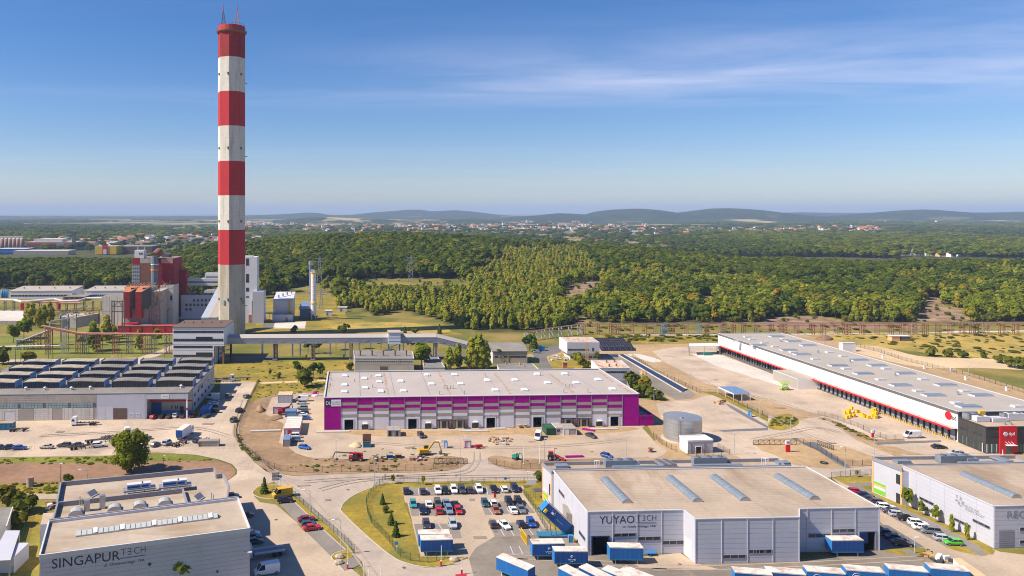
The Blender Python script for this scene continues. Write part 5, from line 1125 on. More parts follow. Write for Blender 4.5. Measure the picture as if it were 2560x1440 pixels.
# --- SINGAPUR TECH
def build_singapur():
 h=12.3;FL,FR,BR,BL=(G(x,y,h)for x,y in((99,1388),(624.5,1320),(595,1244),(122.5,1302)))
 for p in(FL,FR,BR,BL):p.z=0
 W=Wall(FL,FR);t=thing('factory_hall','grey panelled hall lettered SINGAPUR TECH in the near left corner','factory building',(FL.x,FL.y,0),W.rz)
 b=MB();b.prism([(p.x,p.y)for p in(FL,FR,BR,BL)],0,h-.6);b.mk('front_hall',M.wg,t)
 roof_slab(t,'roof',[(p.x,p.y)for p in(FL,FR,BR,BL)],h,M.roof_singapur,M.tl,.9,.3,drop=.55)
 panels(t,W,.1,W.L-.1,.2,h-.75,4,12,M.wg,[],.06,.05)
 x0,z0=W.px(*Q('s1',513,1208));x1,z1=W.px(*Q('s1',1195,1118));zt=W.px(*Q('s1',513,1118))[1];text(t,W,x0,z0,'SINGAPUR',1.9,M.navy_text,.062,.008,width=x1-x0)
 tx0,tz0=W.px(*Q('s1',1208,1078));tx1,tz1=W.px(*Q('s1',1450,1000))
 w_=tx1-tx0;h_=1.45
 for ch,f0,wd,mir in(('T',0,.22,False),('E',.47,.17,True),('C',.52,.22,False),('H',.79,.2,False)):
  if mir:text(t,W,tx0+w_*f0,tz0,ch,h_,M.navy_text,.062,.008,mirror=True,thin=-.03,sx=.95)
  else:text(t,W,tx0+w_*f0,tz0,ch,h_,M.navy_text,.062,.008,thin=-.03,width=w_*wd)
 W.pc('sign_rule',t,(tx0-.1,tx1,tz0-.55,tz0-.47),.085,.04,M.navy_text)
 a,za=W.px(*Q('s1',1036,1188));c,zc=W.px(*Q('s1',1443,1132));text(t,W,a,za,'ul. Olszewskiego 19A',.62,M.navy_text,.062,.008,width=c-a)
 r=W.rect(*Q('s1',2160,1220),*Q('s1',2186,1246));window(t,W,r,M.tg,M.gd,0)
 b=MB();s,z=W.px(*Q('s1',1497,1160));b.tb(W.P(s,z,.05),W.P(s,z,.25),.3,n=10);b.mk('vent_cap',M.ch,t)
 zr=h-.55
 P0,P1=G(*Q('s1',760,855),zr+.3),G(*Q('s1',2175,672),zr+.3);e=Vc((P1.x-P0.x,P1.y-P0.y,0));L=e.length;e/=L;n=Vc((-e.y,e.x,0));rz=math.atan2(e.y,e.x)
 b=MB();b.bm((P0.x,P0.y,zr+.15),(P1.x,P1.y,zr+.15),2.4,.3);sk=b.mk('skylight',M.steel,t)
 N_=27
 for k in rn(N_):
  c=Vc((P0.x,P0.y,0))+e*(L*(k+.5)/N_);fl=k in(3,8,14,19,25)
  for s in(-1,1):
   bb=MB();w=L/N_*.44;p=[c-e*w+n*s*1.15,c+e*w+n*s*1.15,c+e*w+n*s*.04,c-e*w+n*s*.04];zz=[zr+.3,zr+.3,zr+.95,zr+.95]
   if fl:zz=[v+.18 for v in zz]
   bb.fc([(q.x,q.y,v)for q,v in zip(p,zz)]);bb.mk('opening_flap' if fl else 'pane',M.white if fl else M.glass_milk,sk)
 hm=9.4;ML,MR=G(142,1257,10.4),G(457,1222,10.4);ML.z=MR.z=0;mid=[BL,Vc((BL.x+(BR.x-BL.x)*.73,BL.y+(BR.y-BL.y)*.73,0)),MR,ML]
 b=MB();b.prism([(p.x,p.y)for p in mid],0,hm,0,1);b.mk('middle_wing',[M.wg,M.roof_singapur],t)
 for x,y in(Q('s1',760,640),Q('s1',1145,600),Q('s1',1398,570),Q('s1',1645,540)):
  c=G(x,y,hm+.4);barrel_light(t,c-n*1.3,c+n*1.3,2.9,.9,hm+.003,1,M.glass_milk,M.steel)
 for x,y,hh in((*Q('s1',870,625),2.6),(*Q('s1',1025,600),3.2)):
  c=G(x,y,hm);piece('duct',t,(c.x,c.y,hm+hh/2+.01),(1.3,1.3,hh),rz,M.steel)
 hr=10.4;bk=[G(x,y,hr)for x,y in((152,1206),(535,1169),(541,1187),(557,1184),(572,1211),(568,1243))]
 for p in bk:p.z=0
 rear=[ML,MR,mid[1],BR,bk[5],bk[4],bk[3],bk[2],bk[1],bk[0]]
 b=MB();b.prism([(p.x,p.y)for p in rear],0,hr-1.0,0,1);b.mk('rear_wing',[M.wg,M.roof_singapur],t)
 b=MB()
 for k in(0,1,4,5,6,7,8,9):p,q=rear[k],rear[(k+1)%10];b.bm((p.x,p.y,hr-.45),(q.x,q.y,hr-.45),.4,1.15)
 p,q=BL,BR;b.bm((p.x,p.y+.25,h-.2),(q.x,q.y+.25,h-.2),.35,.9);b.bm((BL.x+.2,BL.y,hr-.45),(ML.x+.2,ML.y,hr-.45),.4,1.1);b.mk('parapet',M.parapet,t)
 zz=hr-1.0
 def barge(x0,y0,x1,y1,nm):
  a=G(x0,y0,zz+1.2);c=G(x1,y1,zz+1.2);b=MB();b.bm((a.x,a.y,zz+1.2),(c.x,c.y,zz+1.2),2.6,.35);o=b.mk(nm,M.steel,t);m_=(a+c)/2;Lx=(c-a).length
  for f,s in((.35,.5),(.7,.28)):p=Vc(a).lerp(Vc(c),f);bb=MB();bb.box((p.x,p.y+.3,zz+2.0),(Lx*s,1.7,1.1),rz);bb.mk('cooler',M.tl,o);bb=MB();bb.box((p.x,p.y-.62,zz+1.95),(Lx*s*.8,.2,.5),rz);bb.mk('grille',M.bc,o)
  bb=MB()
  for f in(.05,.35,.65,.95):p=Vc(a).lerp(Vc(c),f);bb.bm((p.x,p.y,zz),(p.x,p.y,zz+1.1),.15)
  bb.mk('foot',M.sd,o)
 barge(*Q('s1',1235,425),*Q('s1',1555,385),'plant_deck');barge(*Q('s1',1590,390),*Q('s1',1915,358),'plant_deck')
 for x,y in(Q('s1',925,480),Q('s1',1990,515)):
  c=G(x,y,zz);b=MB();b.box((c.x,c.y,zz+.8),(2.6,.1,1.5),rz+.5,rot=Matrix.Rotation(rz+.9,3,'Z')@Matrix.Rotation(-.9,3,'X'));b.mk('roof_hatch_lid',M.steel,t)
 for x,y in(Q('s1',2115,535),Q('s1',800,575)):
  c=G(x,y,zz);b=MB();b.tb((c.x,c.y,zz),(c.x,c.y,zz+2.2),.12,n=6);b.tb((c.x+.5,c.y,zz),(c.x+.5,c.y,zz+1.7),.12,n=6);b.mk('vent_pipe',M.steel,t)
 an=[G(x,y,6.0)for x,y in((101,1308),(120,1307),(140,1278),(108,1280))];b=MB();b.prism([(p.x,p.y)for p in an],0,5.7,0,1);b.mk('side_annex',[M.wl,M.roof_singapur],t)
build_singapur()
# --- long white parcel warehouse, right
def build_dpd():
 h=10.7;N0=G(2395,1105.5);Fr=G(1795,833,h);Fr.z=0;BkR=G(1952,832,h);BkR.z=0;e=(Fr-N0).normalized();wdt=(BkR-Fr)
 NR=N0+wdt;t=thing('parcel_warehouse','very long white warehouse with dock doors and a red stripe on the right','warehouse',(N0.x,N0.y,0),YAW)
 pts=[N0,NR,BkR,Fr];W=Wall(Fr,N0);Wf=Wall(N0,NR)
 b=MB();b.prism([(p.x,p.y)for p in pts],0,h-.3);b.mk('hall_body',M.ww,t)
 Wf.pc('gable_cladding',t,(0.02,Wf.L-.02,0,h-.35),.0,.06,M.an)
 roof_slab(t,'roof',[(p.x,p.y)for p in pts],h,M.roof_dpd,M.tl,.2,.4,drop=.28)
 W.pc('dark_eaves',t,(0,W.L,h-.95,h-.02),.0,.25,M.sd)
 bx0=W.px(*Q(8,515,690))[0];c0=W.px(*Q(8,465,614))[0]
 farend=W.px(*Q(8,310,586))[0];block0=W.px(*Q(8,245,600))[0]
 for s0,s1 in((.5,farend-1),(c0,W.L-.02)):
  zc=4.6;b=MB();b.box(W.P((s0+s1)/2,zc,1.3),(s1-s0,2.6,.18),W.rz);b.mk('canopy',M.fg,t)
  W.pc('red_edge',t,(s0,s1,zc-.28,zc+.30),2.6,.08,M.red)
  k=s0+3
  while k<s1-1:
   b=MB();b.bm(W.P(k,zc+.15,2.4),W.P(k,zc+2.1,.05),.07);b.mk('tie_rod',M.sd,t);k+=7.6
 nn=27;d0=bx0;d1=W.px(*Q(8,1850,1180))[0]
 for k in rn(nn):
  s=d0+(d1-d0)*k/(nn-1);W.pc('dock_door',t,(s-1.25,s+1.25,.9,3.9),.0,.06,M.tg)
  W.pc('dock_seal',t,(s-1.7,s-1.25,.7,4.2),.0,.55,M.black);W.pc('dock_seal',t,(s+1.25,s+1.7,.7,4.2),.0,.3,M.black);W.pc('dock_seal',t,(s-1.25,s+1.25,3.9,4.3),.0,.3,M.black)
  W.pc('leveller',t,(s-1.2,s+1.2,.3,.85),.0,.3,M.sd)
  if k>12:
   for q in(-1.9,1.9):b=MB();b.tb(W.P(s+q,0,1.1),W.P(s+q,1.1,1.1),.16,n=6);b.mk('bollard',M.yellow,t)
 d0=W.px(*Q(3,2090,1290))[0];d1=farend-2;nn=30
 for k in rn(nn):
  s=d0+(d1-d0)*k/(nn-1);W.pc('dock_door',t,(s-1.1,s+1.1,.5,3.9),.0,.06,M.tg if k%4 else M.ch)
  for q in(-1.3,1.3):W.pc('dock_seal',t,(s+q-.25,s+q+.25,.4,4.2),.0,.6,M.black)
  W.pc('dock_bridge',t,(s-1.1,s+1.1,.1,1.1),.0,1.8,M.sd)
 P=[W.P(block0,0,.02),W.P(bx0-1.2,0,.02)];ex=W.n*9.5;Wb=Wall(P[0]+ex,P[1]+ex);b=MB();b.prism([(q.x,q.y)for q in(P[0]+ex,P[1]+ex,P[1],P[0])],0,4.9,0,1);b.mk('side_block',[M.ww,M.roof_dpd],t)
 panels(t,Wb,.1,Wb.L-.1,.1,4.8,4,1,M.fg,[],.12,.05)
 a,z=W.px(*Q(8,1805,955));b=MB();b.tb(W.P(a,z,.02),W.P(a,z,.14),1.45,n=20);b.mk('red_disc',M.red,t)
 a,z=W.px(*Q(8,1828,980));c_=W.px(*Q(8,1880,985))[0];text(t,W,a,z-.3,'dpd',1.7,M.ch,.08,.03,width=c_-a)
 p=G(1768,884);c=thing('loading_porch','white flat canopy on posts at the far end of the long white warehouse','canopy',(p.x,p.y,0),YAW)
 q=[G(*Q(3,x,y),5.2)for x,y in((1775,1222),(2080,1215),(2050,1192),(1768,1195))];b=MB();b.prism([(v.x,v.y)for v in q],4.9,5.2,bottom=True);b.mk('canopy_roof',M.white,c)
 for v in q+[(q[0]+q[1])/2]:b=MB();b.bm((v.x,v.y,0),(v.x,v.y,4.9),.3);b.mk('post',M.steel,c)
 zr=h-.28
 big=[(85,162),(255,210),(400,250),(205,298),(340,340),(910,398),(700,452),(1090,450),(955,532),(1370,530),(1325,648),(1775,646),(1655,748),(2130,748),(2005,860),(-95,250)]
 small=[(160,188),(70,262),(250,318),(615,320),(750,357),(470,386),(780,482),(1180,482),(1125,590),(1550,588),(1500,705),(1965,706),(1885,825),(2490,858)]
 ov=[(-40,225),(-210,165),(-160,190),(-330,205)]
 for i,(x,y)in enumerate(big):
  c_=G(*Q(8,x,y),zr+.4);b=MB();Rm=Matrix.Rotation(YAW,3,'Z');b.box((c_.x,c_.y,zr+.25),(7.6,3.2,.5),YAW);o=b.mk('skylight',M.tl,t);piece('glass_shell',o,(c_.x,c_.y,zr+.6),(7.4,3.0,.2),YAW,M.glass_sky)
 for x,y in small+ov:
  c_=G(*Q(8,x,y),zr+.4);b=MB();b.box((c_.x,c_.y,zr+.25),(3.4,2.2,.5),YAW);o=b.mk('smoke_vent',M.tl,t);piece('glass_shell',o,(c_.x,c_.y,zr+.58),(3.2,2.0,.16),YAW,M.glass_milk)
 for x,y in((125,208),(500,322),(820,412),(1270,548),(1897,735)):c_=G(*Q(8,x,y),zr+.5);b=MB();b.tb((c_.x,c_.y,zr),(c_.x,c_.y,zr+1.4),.45,n=8);b.mk('roof_fan',M.steel,t)
 hh=8.9;B0=G(2396,1106.5);B1=G(2465,1134.5);Wl=Wall(B0,B1);ee=wdt.normalized();B2=B1+ee*34;B3=B0+ee*34;Wo=Wall(B1,B2)
 o=thing('office_block','charcoal office block with a red entrance panel at the near end of the white warehouse','office building',(B1.x,B1.y,0),YAW)
 for P_ in(B0,B3):pass
 b=MB();b.prism([(q.x,q.y)for q in(B1,B2,B3-VV*.1,B0-VV*.1)],0,hh-.3);b.mk('block_body',M.ch,o)
 roof_slab(o,'roof',[(q.x,q.y)for q in(B1,B2,B3-VV*.1,B0-VV*.1)],hh,M.rs,M.ch,.3,.35,drop=.25)
 panels(o,Wl,.05,Wl.L-.05,.1,hh-.35,6,5,M.ch,[],.05,.04)
 for(x0,y0,x1,y1)in(('a3',450,780,610,840),('a3',700,868,870,935))and((450,785,605,835),(700,870,868,935)):
  a,za=Wl.px(*Q('a3',x0,y0));c_,zb=Wl.px(*Q('a3',x1,y1));Wl.pc('slit_window',o,(a,c_,za-.9,za-.2),.045,.05,M.gd)
 for x0,x1 in((455,640),(695,765),(790,900)):
  a=Wl.px(*Q('a3',x0,1050))[0];c_=Wl.px(*Q('a3',x1,1100))[0];n=5
  for k in rn(n):Wl.pc('office_window',o,(a+(c_-a)*k/n+.08,a+(c_-a)*(k+1)/n-.08,.4,3.1),.045,.05,M['glass_green' if k%2 else 'gd'])
 rp=Wo.rect(*Q('a3',1192,822),*Q('a3',1512,1305));Wo.pc('red_portal',o,(rp[0],rp[1],.05,hh+.25),.0,.5,M.red)
 Wo.pc('entrance_door',o,(rp[0]+1.9,rp[1]-1.9,.1,2.8),.5,.06,M.glass_green);Wo.pc('door_canopy',o,(rp[0]+1.6,rp[1]-.8,3.0,3.12),.5,1.2,M.fw)
 for k in rn(3):b=MB();b.bm(Wo.P(rp[0]+2.2+k*1.0,3.1,1.6),Wo.P(rp[0]+1.8+k*1.0,4.1,.52),.1);b.mk('canopy_rod',M.fw,o)
 a,z=Wo.px(*Q('a3',1292,940));b=MB();b.tb(Wo.P(a,z,.5),Wo.P(a,z,.62),.78,n=6);b.mk('cube_emblem',M.fw,o)
 for s in(0,2.1,4.2):b=MB();b.bm(Wo.P(a,z,.63),Wo.P(a+.7*math.sin(s),z+.7*math.cos(s),.63),.08,.03);b.mk('emblem_line',M.tg,o)
 a,z=Wo.px(*Q('a3',1350,965));text(o,Wo,a,z,'dpd',1.05,M.fw,.54,.03,width=2.0)
 r=Wo.rect(*Q('a3',965,930),*Q('a3',1188,990));window(o,Wo,(r[0],r[1],r[2],r[3]),M.ch,M.gd,4)
 n=8;
 for k in rn(n):Wo.pc('office_window',o,(rp[0]*k/n+.1,rp[0]*(k+1)/n-.1,.4,3.2),.01,.06,M['glass_green' if k%3 else 'glass_milk'])
 for k in rn(12):Wo.pc('office_window',o,(rp[1]+.3+k*1.0,rp[1]+1.1+k*1.0,.4,3.2),.01,.06,M.glass_green)
 zz=hh-.25
 for(x,y,sx,sy,sz,m,fn)in((670,610,5.0,2.0,1.9,'steel',2),(850,650,4.6,2.2,1.7,'tl',1),(860,580,2.0,1.2,2.2,'yellow',0),(1090,620,4.4,1.0,1.0,'fw',0),(1200,660,5.5,1.2,1.2,'tl',0),(1350,620,4,2,2.0,'steel',2),(1480,620,6,2.2,2.2,'tl',2)):
  c_=G(*Q('a3',x,y),zz+1);ac_unit(o,(c_.x,c_.y,zz),(sx,sy,sz),YAW,m,fn)
 for x,y in((1300,770),(1415,768)):c_=G(*Q('a3',x,y),zz);b=MB();b.tb((c_.x,c_.y,zz),(c_.x,c_.y,zz+.9),.3,n=8);b.mk('roof_vent',M.steel,o)
build_dpd()
# --- old hall with roof monitors, left
def build_old_hall():
 h=10.0;A=G(-75,1056);C=G(470,1049);Bk=G(536,912,h);Bk.z=0;C2=G(470,982,h);
 C=Vc((C2.x,C2.y,0));A=C-UV*92;W=Wall(A,C);Bl=Bk-UV*92
 t=thing('old_factory_hall','old flat hall with rows of saddle-shaped roof lights on the left','factory building',(A.x,A.y,0),W.rz)
 sW0=W.px(*Q(5,968,500))[0];sC0=W.px(*Q(5,1450,500))[0];rec=7.0
 poly=[A,W.P(sC0,0),W.P(sC0,0,-rec),W.P(W.L,0,-rec),Bk,Bl]
 b=MB();b.prism([(p.x,p.y)for p in poly],0,h-.3,0);
 b.mk('hall_body',M.pd,t)
 roof=[A,C,Bk,Bl]
 b=MB();b.prism([(p.x,p.y)for p in roof],h-.3,h,0,bottom=True);b.mk('roof',M.rf,t)
 b=MB();b.box(W.P((sC0+W.L)/2,h-1.3,-.25),(W.L-sC0,.5,2.0),W.rz);b.mk('canopy_fascia',M.wg,t)
 n=14
 for k in rn(n):W.pc('fascia_sheet',t,(sC0+(W.L-sC0)*k/n+.03,sC0+(W.L-sC0)*(k+1)/n-.03,h-2.25,h-.35),.0,.06,M['wg' if k%3 else 'wl'])
 s,z=W.px(*Q(5,1650,445));W.pc('sign_board',t,(s-1.5,s+1.5,z-.75,z+.75),.06,.08,M.white);text(t,W,s-1.2,z-.2,'WIMEX',.55,M.pipe_pink,.15,.01,width=2.4)
 for k in(0,1):
  b=MB();sx=(W.L-.5,sC0+.3)[k];b.bm(W.P(sx,0,-.4),W.P(sx,h-.3,-.4),.55);b.mk('canopy_post',M.white,t)
 W.pc('red_collar',t,(W.L-.8,W.L-.2,3.3,4.2),-.68,.62,M.re)
 Wr=Wall(W.P(sC0,0,-rec),W.P(W.L,0,-rec))
 Wr.pc('red_stripe',t,(0,Wr.L,4.9,5.5),.0,.05,M.re);Wr.pc('blue_base',t,(3,Wr.L,.05,1.4),.0,.05,M.sb);Wr.pc('sliding_gate',t,(.6,4.6,.05,4.7),.06,.08,M.bc)
 for s0 in(8.0,9.7):window(t,Wr,(s0,s0+1.4,1.9,3.6),M.white,M.gd,1)
 Wr.pc('office_door',t,(11.8,13.2,.1,3.0),.06,.06,M.ch);text(t,Wr,7.4,6.4,'WIMEX',.7,M.re,.05,.02,width=2.8);text(t,Wr,11.6,6.3,'48',.9,M.ch,.05,.02,width=1.8)
 W.pc('white_cladding',t,(sW0,sC0,.05,h-.35),.0,.10,M.wl)
 g=W.rect(*Q(5,1134,562),*Q(5,1270,665));W.pc('brown_gate',t,(g[0],g[1],.05,g[3]),.10,.08,M.roof_brown)
 g2=W.rect(*Q(5,985,550),*Q(5,1130,660));W.pc('gate_leaf',t,(g2[0],(g2[0]+g2[1])/2-.05,.1,g2[3]),.10,.04,M.tl);W.pc('gate_leaf',t,((g2[0]+g2[1])/2+.05,g2[1],.1,g2[3]),.10,.04,M.tl)
 for x in(1322,1384):s,z=W.px(*Q(5,x,628));window(t,W,(s-.75,s+.75,z-.6,z+.6),M.white,M.glass_milk,0,th=.16)
 hs=[W.rect(*Q(5,x0,y0),*Q(5,x1,y1))for x0,y0,x1,y1 in((50,600,150,690),(190,572,335,686),(530,568,620,680))]
 ztop=W.px(*Q(5,500,512))[1];zbot=W.px(*Q(5,500,560))[1]
 for k in rn(8):W.pc('plank',t,(.1,sW0-.1,ztop+.1+k*(h-.4-ztop)/8,ztop+.1+(k+.86)*(h-.4-ztop)/8),.0,.07+.03*(k%2),M.pd)
 nb=int((sW0)/1.05)
 W.pc('window_band',t,(.1,sW0-.2,zbot,ztop),.0,.05,M.sd)
 for k in rn(nb):
  if k%9==8:continue
  for r in(0,1):W.pc('pane',t,(.2+k*1.05+.06,.2+(k+1)*1.05-.06,zbot+.08+r*(ztop-zbot)/2,zbot+(r+1)*(ztop-zbot)/2-.06),.05,.03,M.glass_teal)
 for g in hs:W.pc('roller_gate',t,(g[0],g[1],.05,g[3]),.0,.08,M.tl if g is hs[0]else M.fg)
 k=0;s=.2
 while s<sW0-1.6:
  for j in rn(6):
   for r in minus((s+.05,s+1.5,.2+j*(zbot-.3)/6,.2+(j+.9)*(zbot-.3)/6),[(g[0]-.2,g[1]+.2,0,g[3]+.2)for g in hs]):W.pc('panel',t,r,.0,.09,M.offwhite)
  s+=1.55
 Ws=Wall(C,Bk)
 panels(t,Ws,8.0,Ws.L-.2,.2,h-.4,9,3,M.wl,[],.08,.06)
 for k in rn(6):
  for zz in(2.2,5.8):Ws.pc('window',t,(10+k*7,13+k*7,zz,zz+1.2),.06,.06,M.gd)
 Ws.pc('glass_strip',t,(Ws.L*.35,Ws.L-2,6.9,8.2),.06,.06,M.glass_sky)
 def RPx(x,y):return G(*Q(5,x,y),h)
 rows=[((220,360),(610,360)),((340,300),(710,300)),((450,245),(805,245)),((555,185),(895,185))]
 cols=[(-1,),(0,),(1,),(2,),(3,)]
 b=MB();w,dpt,hm=14.6,5.6,2.7
 def saddle(cpos,pale):
  o=None;sh=Matrix.Rotation(W.rz,3,'Z');N_=8;top=[]
  P=lambda x,y,z:cpos+sh@Vc((x,y,z))
  for i in rn(N_+1):
   f=i/N_;x=-w/2+w*f;z=hm-.2+.28*math.sin(math.pi*min(f*1.3,1));top.append((x,z))
  bb=MB()
  for i in rn(N_):
   (x0,z0),(x1,z1)=top[i],top[i+1]
   bb.fc([P(x0,-dpt/2-.4,z0+.02),P(x1,-dpt/2-.4,z1+.02),P(x1,dpt/2,z1+.02),P(x0,dpt/2,z0+.02)]);bb.fc([P(x0,-dpt/2-.4,z0-.2),P(x0,-dpt/2-.4,z0+.02),P(x1,-dpt/2-.4,z1+.02),P(x1,-dpt/2-.4,z1-.2)][::-1])
  ro=bb.mk('roof_monitor',M.roof_felt_pale if pale else M.rf,t)
  g=MB()
  for i in rn(N_):
   (x0,z0),(x1,z1)=top[i],top[i+1];g.fc([P(x0,-dpt/2,0),P(x1,-dpt/2,0),P(x1,-dpt/2,z1-.2),P(x0,-dpt/2,z0-.2)])
  g.mk('glazed_front',M.gd if not pale else M.liner,ro);g=MB()
  for i in rn(N_):(x0,z0),(x1,z1)=top[i],top[i+1];g.fc([P(x1,dpt/2,0),P(x0,dpt/2,0),P(x0,dpt/2,z0),P(x1,dpt/2,z1)])
  g.mk('back_wall',M.sb,ro)
  for s in(-1,1):
   c=P(s*w/2,-.1,hm/2+.05);piece('end_panel',ro,(c.x,c.y,c.z),(.16,dpt+.4,hm+.25),W.rz,M.sb)
  for i in rn(1,15):c=P(-w/2+w*i/15,-dpt/2-.06,hm*.5);piece('glazing_bar',ro,(c.x,c.y,c.z),(.12,.1,hm-.3),W.rz,M.sd)
 base=RPx(415,362);base.z=h;stepu=(RPx(863,356)-RPx(415,362)).length
 dv=[0,13.6,27.0,40.6]
 for r in rn(4):
  for c in rn(-1,4):
   p=base+UV*(c*stepu-0.0)+VV*(dv[r]+dpt/2);saddle(Vc((p.x,p.y,h+.02)),c<1)
 for x,y in((260,380),(450,380),(715,378),(905,372),(1812,358)):p=RPx(x,y);b=MB();b.tb((p.x,p.y,h),(p.x,p.y,h+.9),.45,n=8);b.tb((p.x,p.y,h+.9),(p.x,p.y,h+1.3),.75,.3,n=8);b.mk('roof_fan',M.tl,t)
 b=MB();
 for P0,P1 in((A,C),(C,Bk)):b.bm((P0.x,P0.y,h+.08),(P1.x,P1.y,h+.08),.3,.18)
 b.mk('roof_edge',M.tg,t)
build_old_hall()
# --- white sorting tower and conveyor gallery
def build_tower():
 h=19.3;A=G(431.5,911);T1=G(560,819,h);d=A.y;A.y=T1.y;A.x=(431.5-CX)/F*d;Bm=Vc((T1.x,T1.y,0));A.z=0;W=Wall(A,Bm);dep=25.5
 t=thing('sorting_tower','white windowed block with a brown roof in front of the chimney','industrial building',(A.x,A.y,0),W.rz)
 Pb=[A,Bm,W.P(W.L,0,-dep),W.P(0,0,-dep)];sl=W.px(535,890)[0];zo=W.px(550,865)[1]
 low=[A,W.P(sl,0),W.P(sl,0,-dep+3),W.P(0,0,-dep+3)]
 b=MB();b.prism([(p.x,p.y)for p in low],0,zo);b.prism([(p.x,p.y)for p in Pb],zo,h-.02,bottom=True);b.mk('block_body',M.fw,t)
 b=MB();b.prism([(p.x,p.y)for p in[W.P(-.3,0,.3),W.P(W.L+.3,0,.3),W.P(W.L+.3,0,-dep-.3),W.P(-.3,0,-dep-.3)]],h-.02,h+.25,bottom=True);b.mk('roof',M.roof_brown,t)
 for k,(y0,y1,x0,x1)in enumerate(((827,832,434,558),(847.5,853,434,558),(864.5,869.5,434,531),(887,892,434,531))):
  r=W.rect(x0,y0,x1,y1);n=22 if x1>540 else 17
  W.pc('window_band',t,(r[0]-.1,r[1]+.1,r[2]-.1,r[3]+.1),.0,.06,M.tg)
  for i in rn(n):W.pc('pane',t,(r[0]+(r[1]-r[0])*i/n+.08,r[0]+(r[1]-r[0])*(i+1)/n-.08,r[2],r[3]),.06,.03,M.gd)
 for(x0,y0,x1,y1)in((490,842,531,852),(490,881,531,892)):W.pc('tall_window',t,W.rect(x0,y0,x1,y1),.065,.05,M.gd)
 for x in(447,466,474,482,497,507):s,z=W.px(x,906);W.pc('small_window',t,(s-.7,s+.7,z-.5,z+.5),.0,.05,M.gd)
 for z in(3.6,7.2,10.4,13.8,17.2):W.pc('panel_joint',t,(0,sl if z<zo else W.L,z,z+.12),.0,.03,M.tg)
 for k in rn(4):
  p=W.P(sl+.6+k*.0+(W.L-sl-1.2)*(k%2),0,-1.2-20*(k//2));b=MB();b.bm((p.x,p.y,0),(p.x,p.y,zo),.9,.9);b.mk('pillar',M.rust if k%2 else M.pd,t)
 b=MB()
 for k in rn(4):
  for s in(sl+1.5,W.L+2.5):b.bm(W.P(s,0,-4-k*.0),W.P(s,zo,-4),.35)
  b.bm(W.P(sl+1.5,k*2.4,-4),W.P(W.L+2.5,(k+1)*2.4,-4),.25);b.bm(W.P(sl+1.5,(k+1)*2.4,-4),W.P(W.L+2.5,(k+1)*2.4,-4),.25)
 b.mk('stair_frame',M.sd,t)
 for x in(460,483,506,529,552):p=G(x,807.5,h+.2);b=MB();b.tb((p.x,p.y,h+.2),(p.x,p.y,h+1.0),.5,.35,8);b.mk('roof_vent',M.sd,t)
 return W
WT=build_tower()
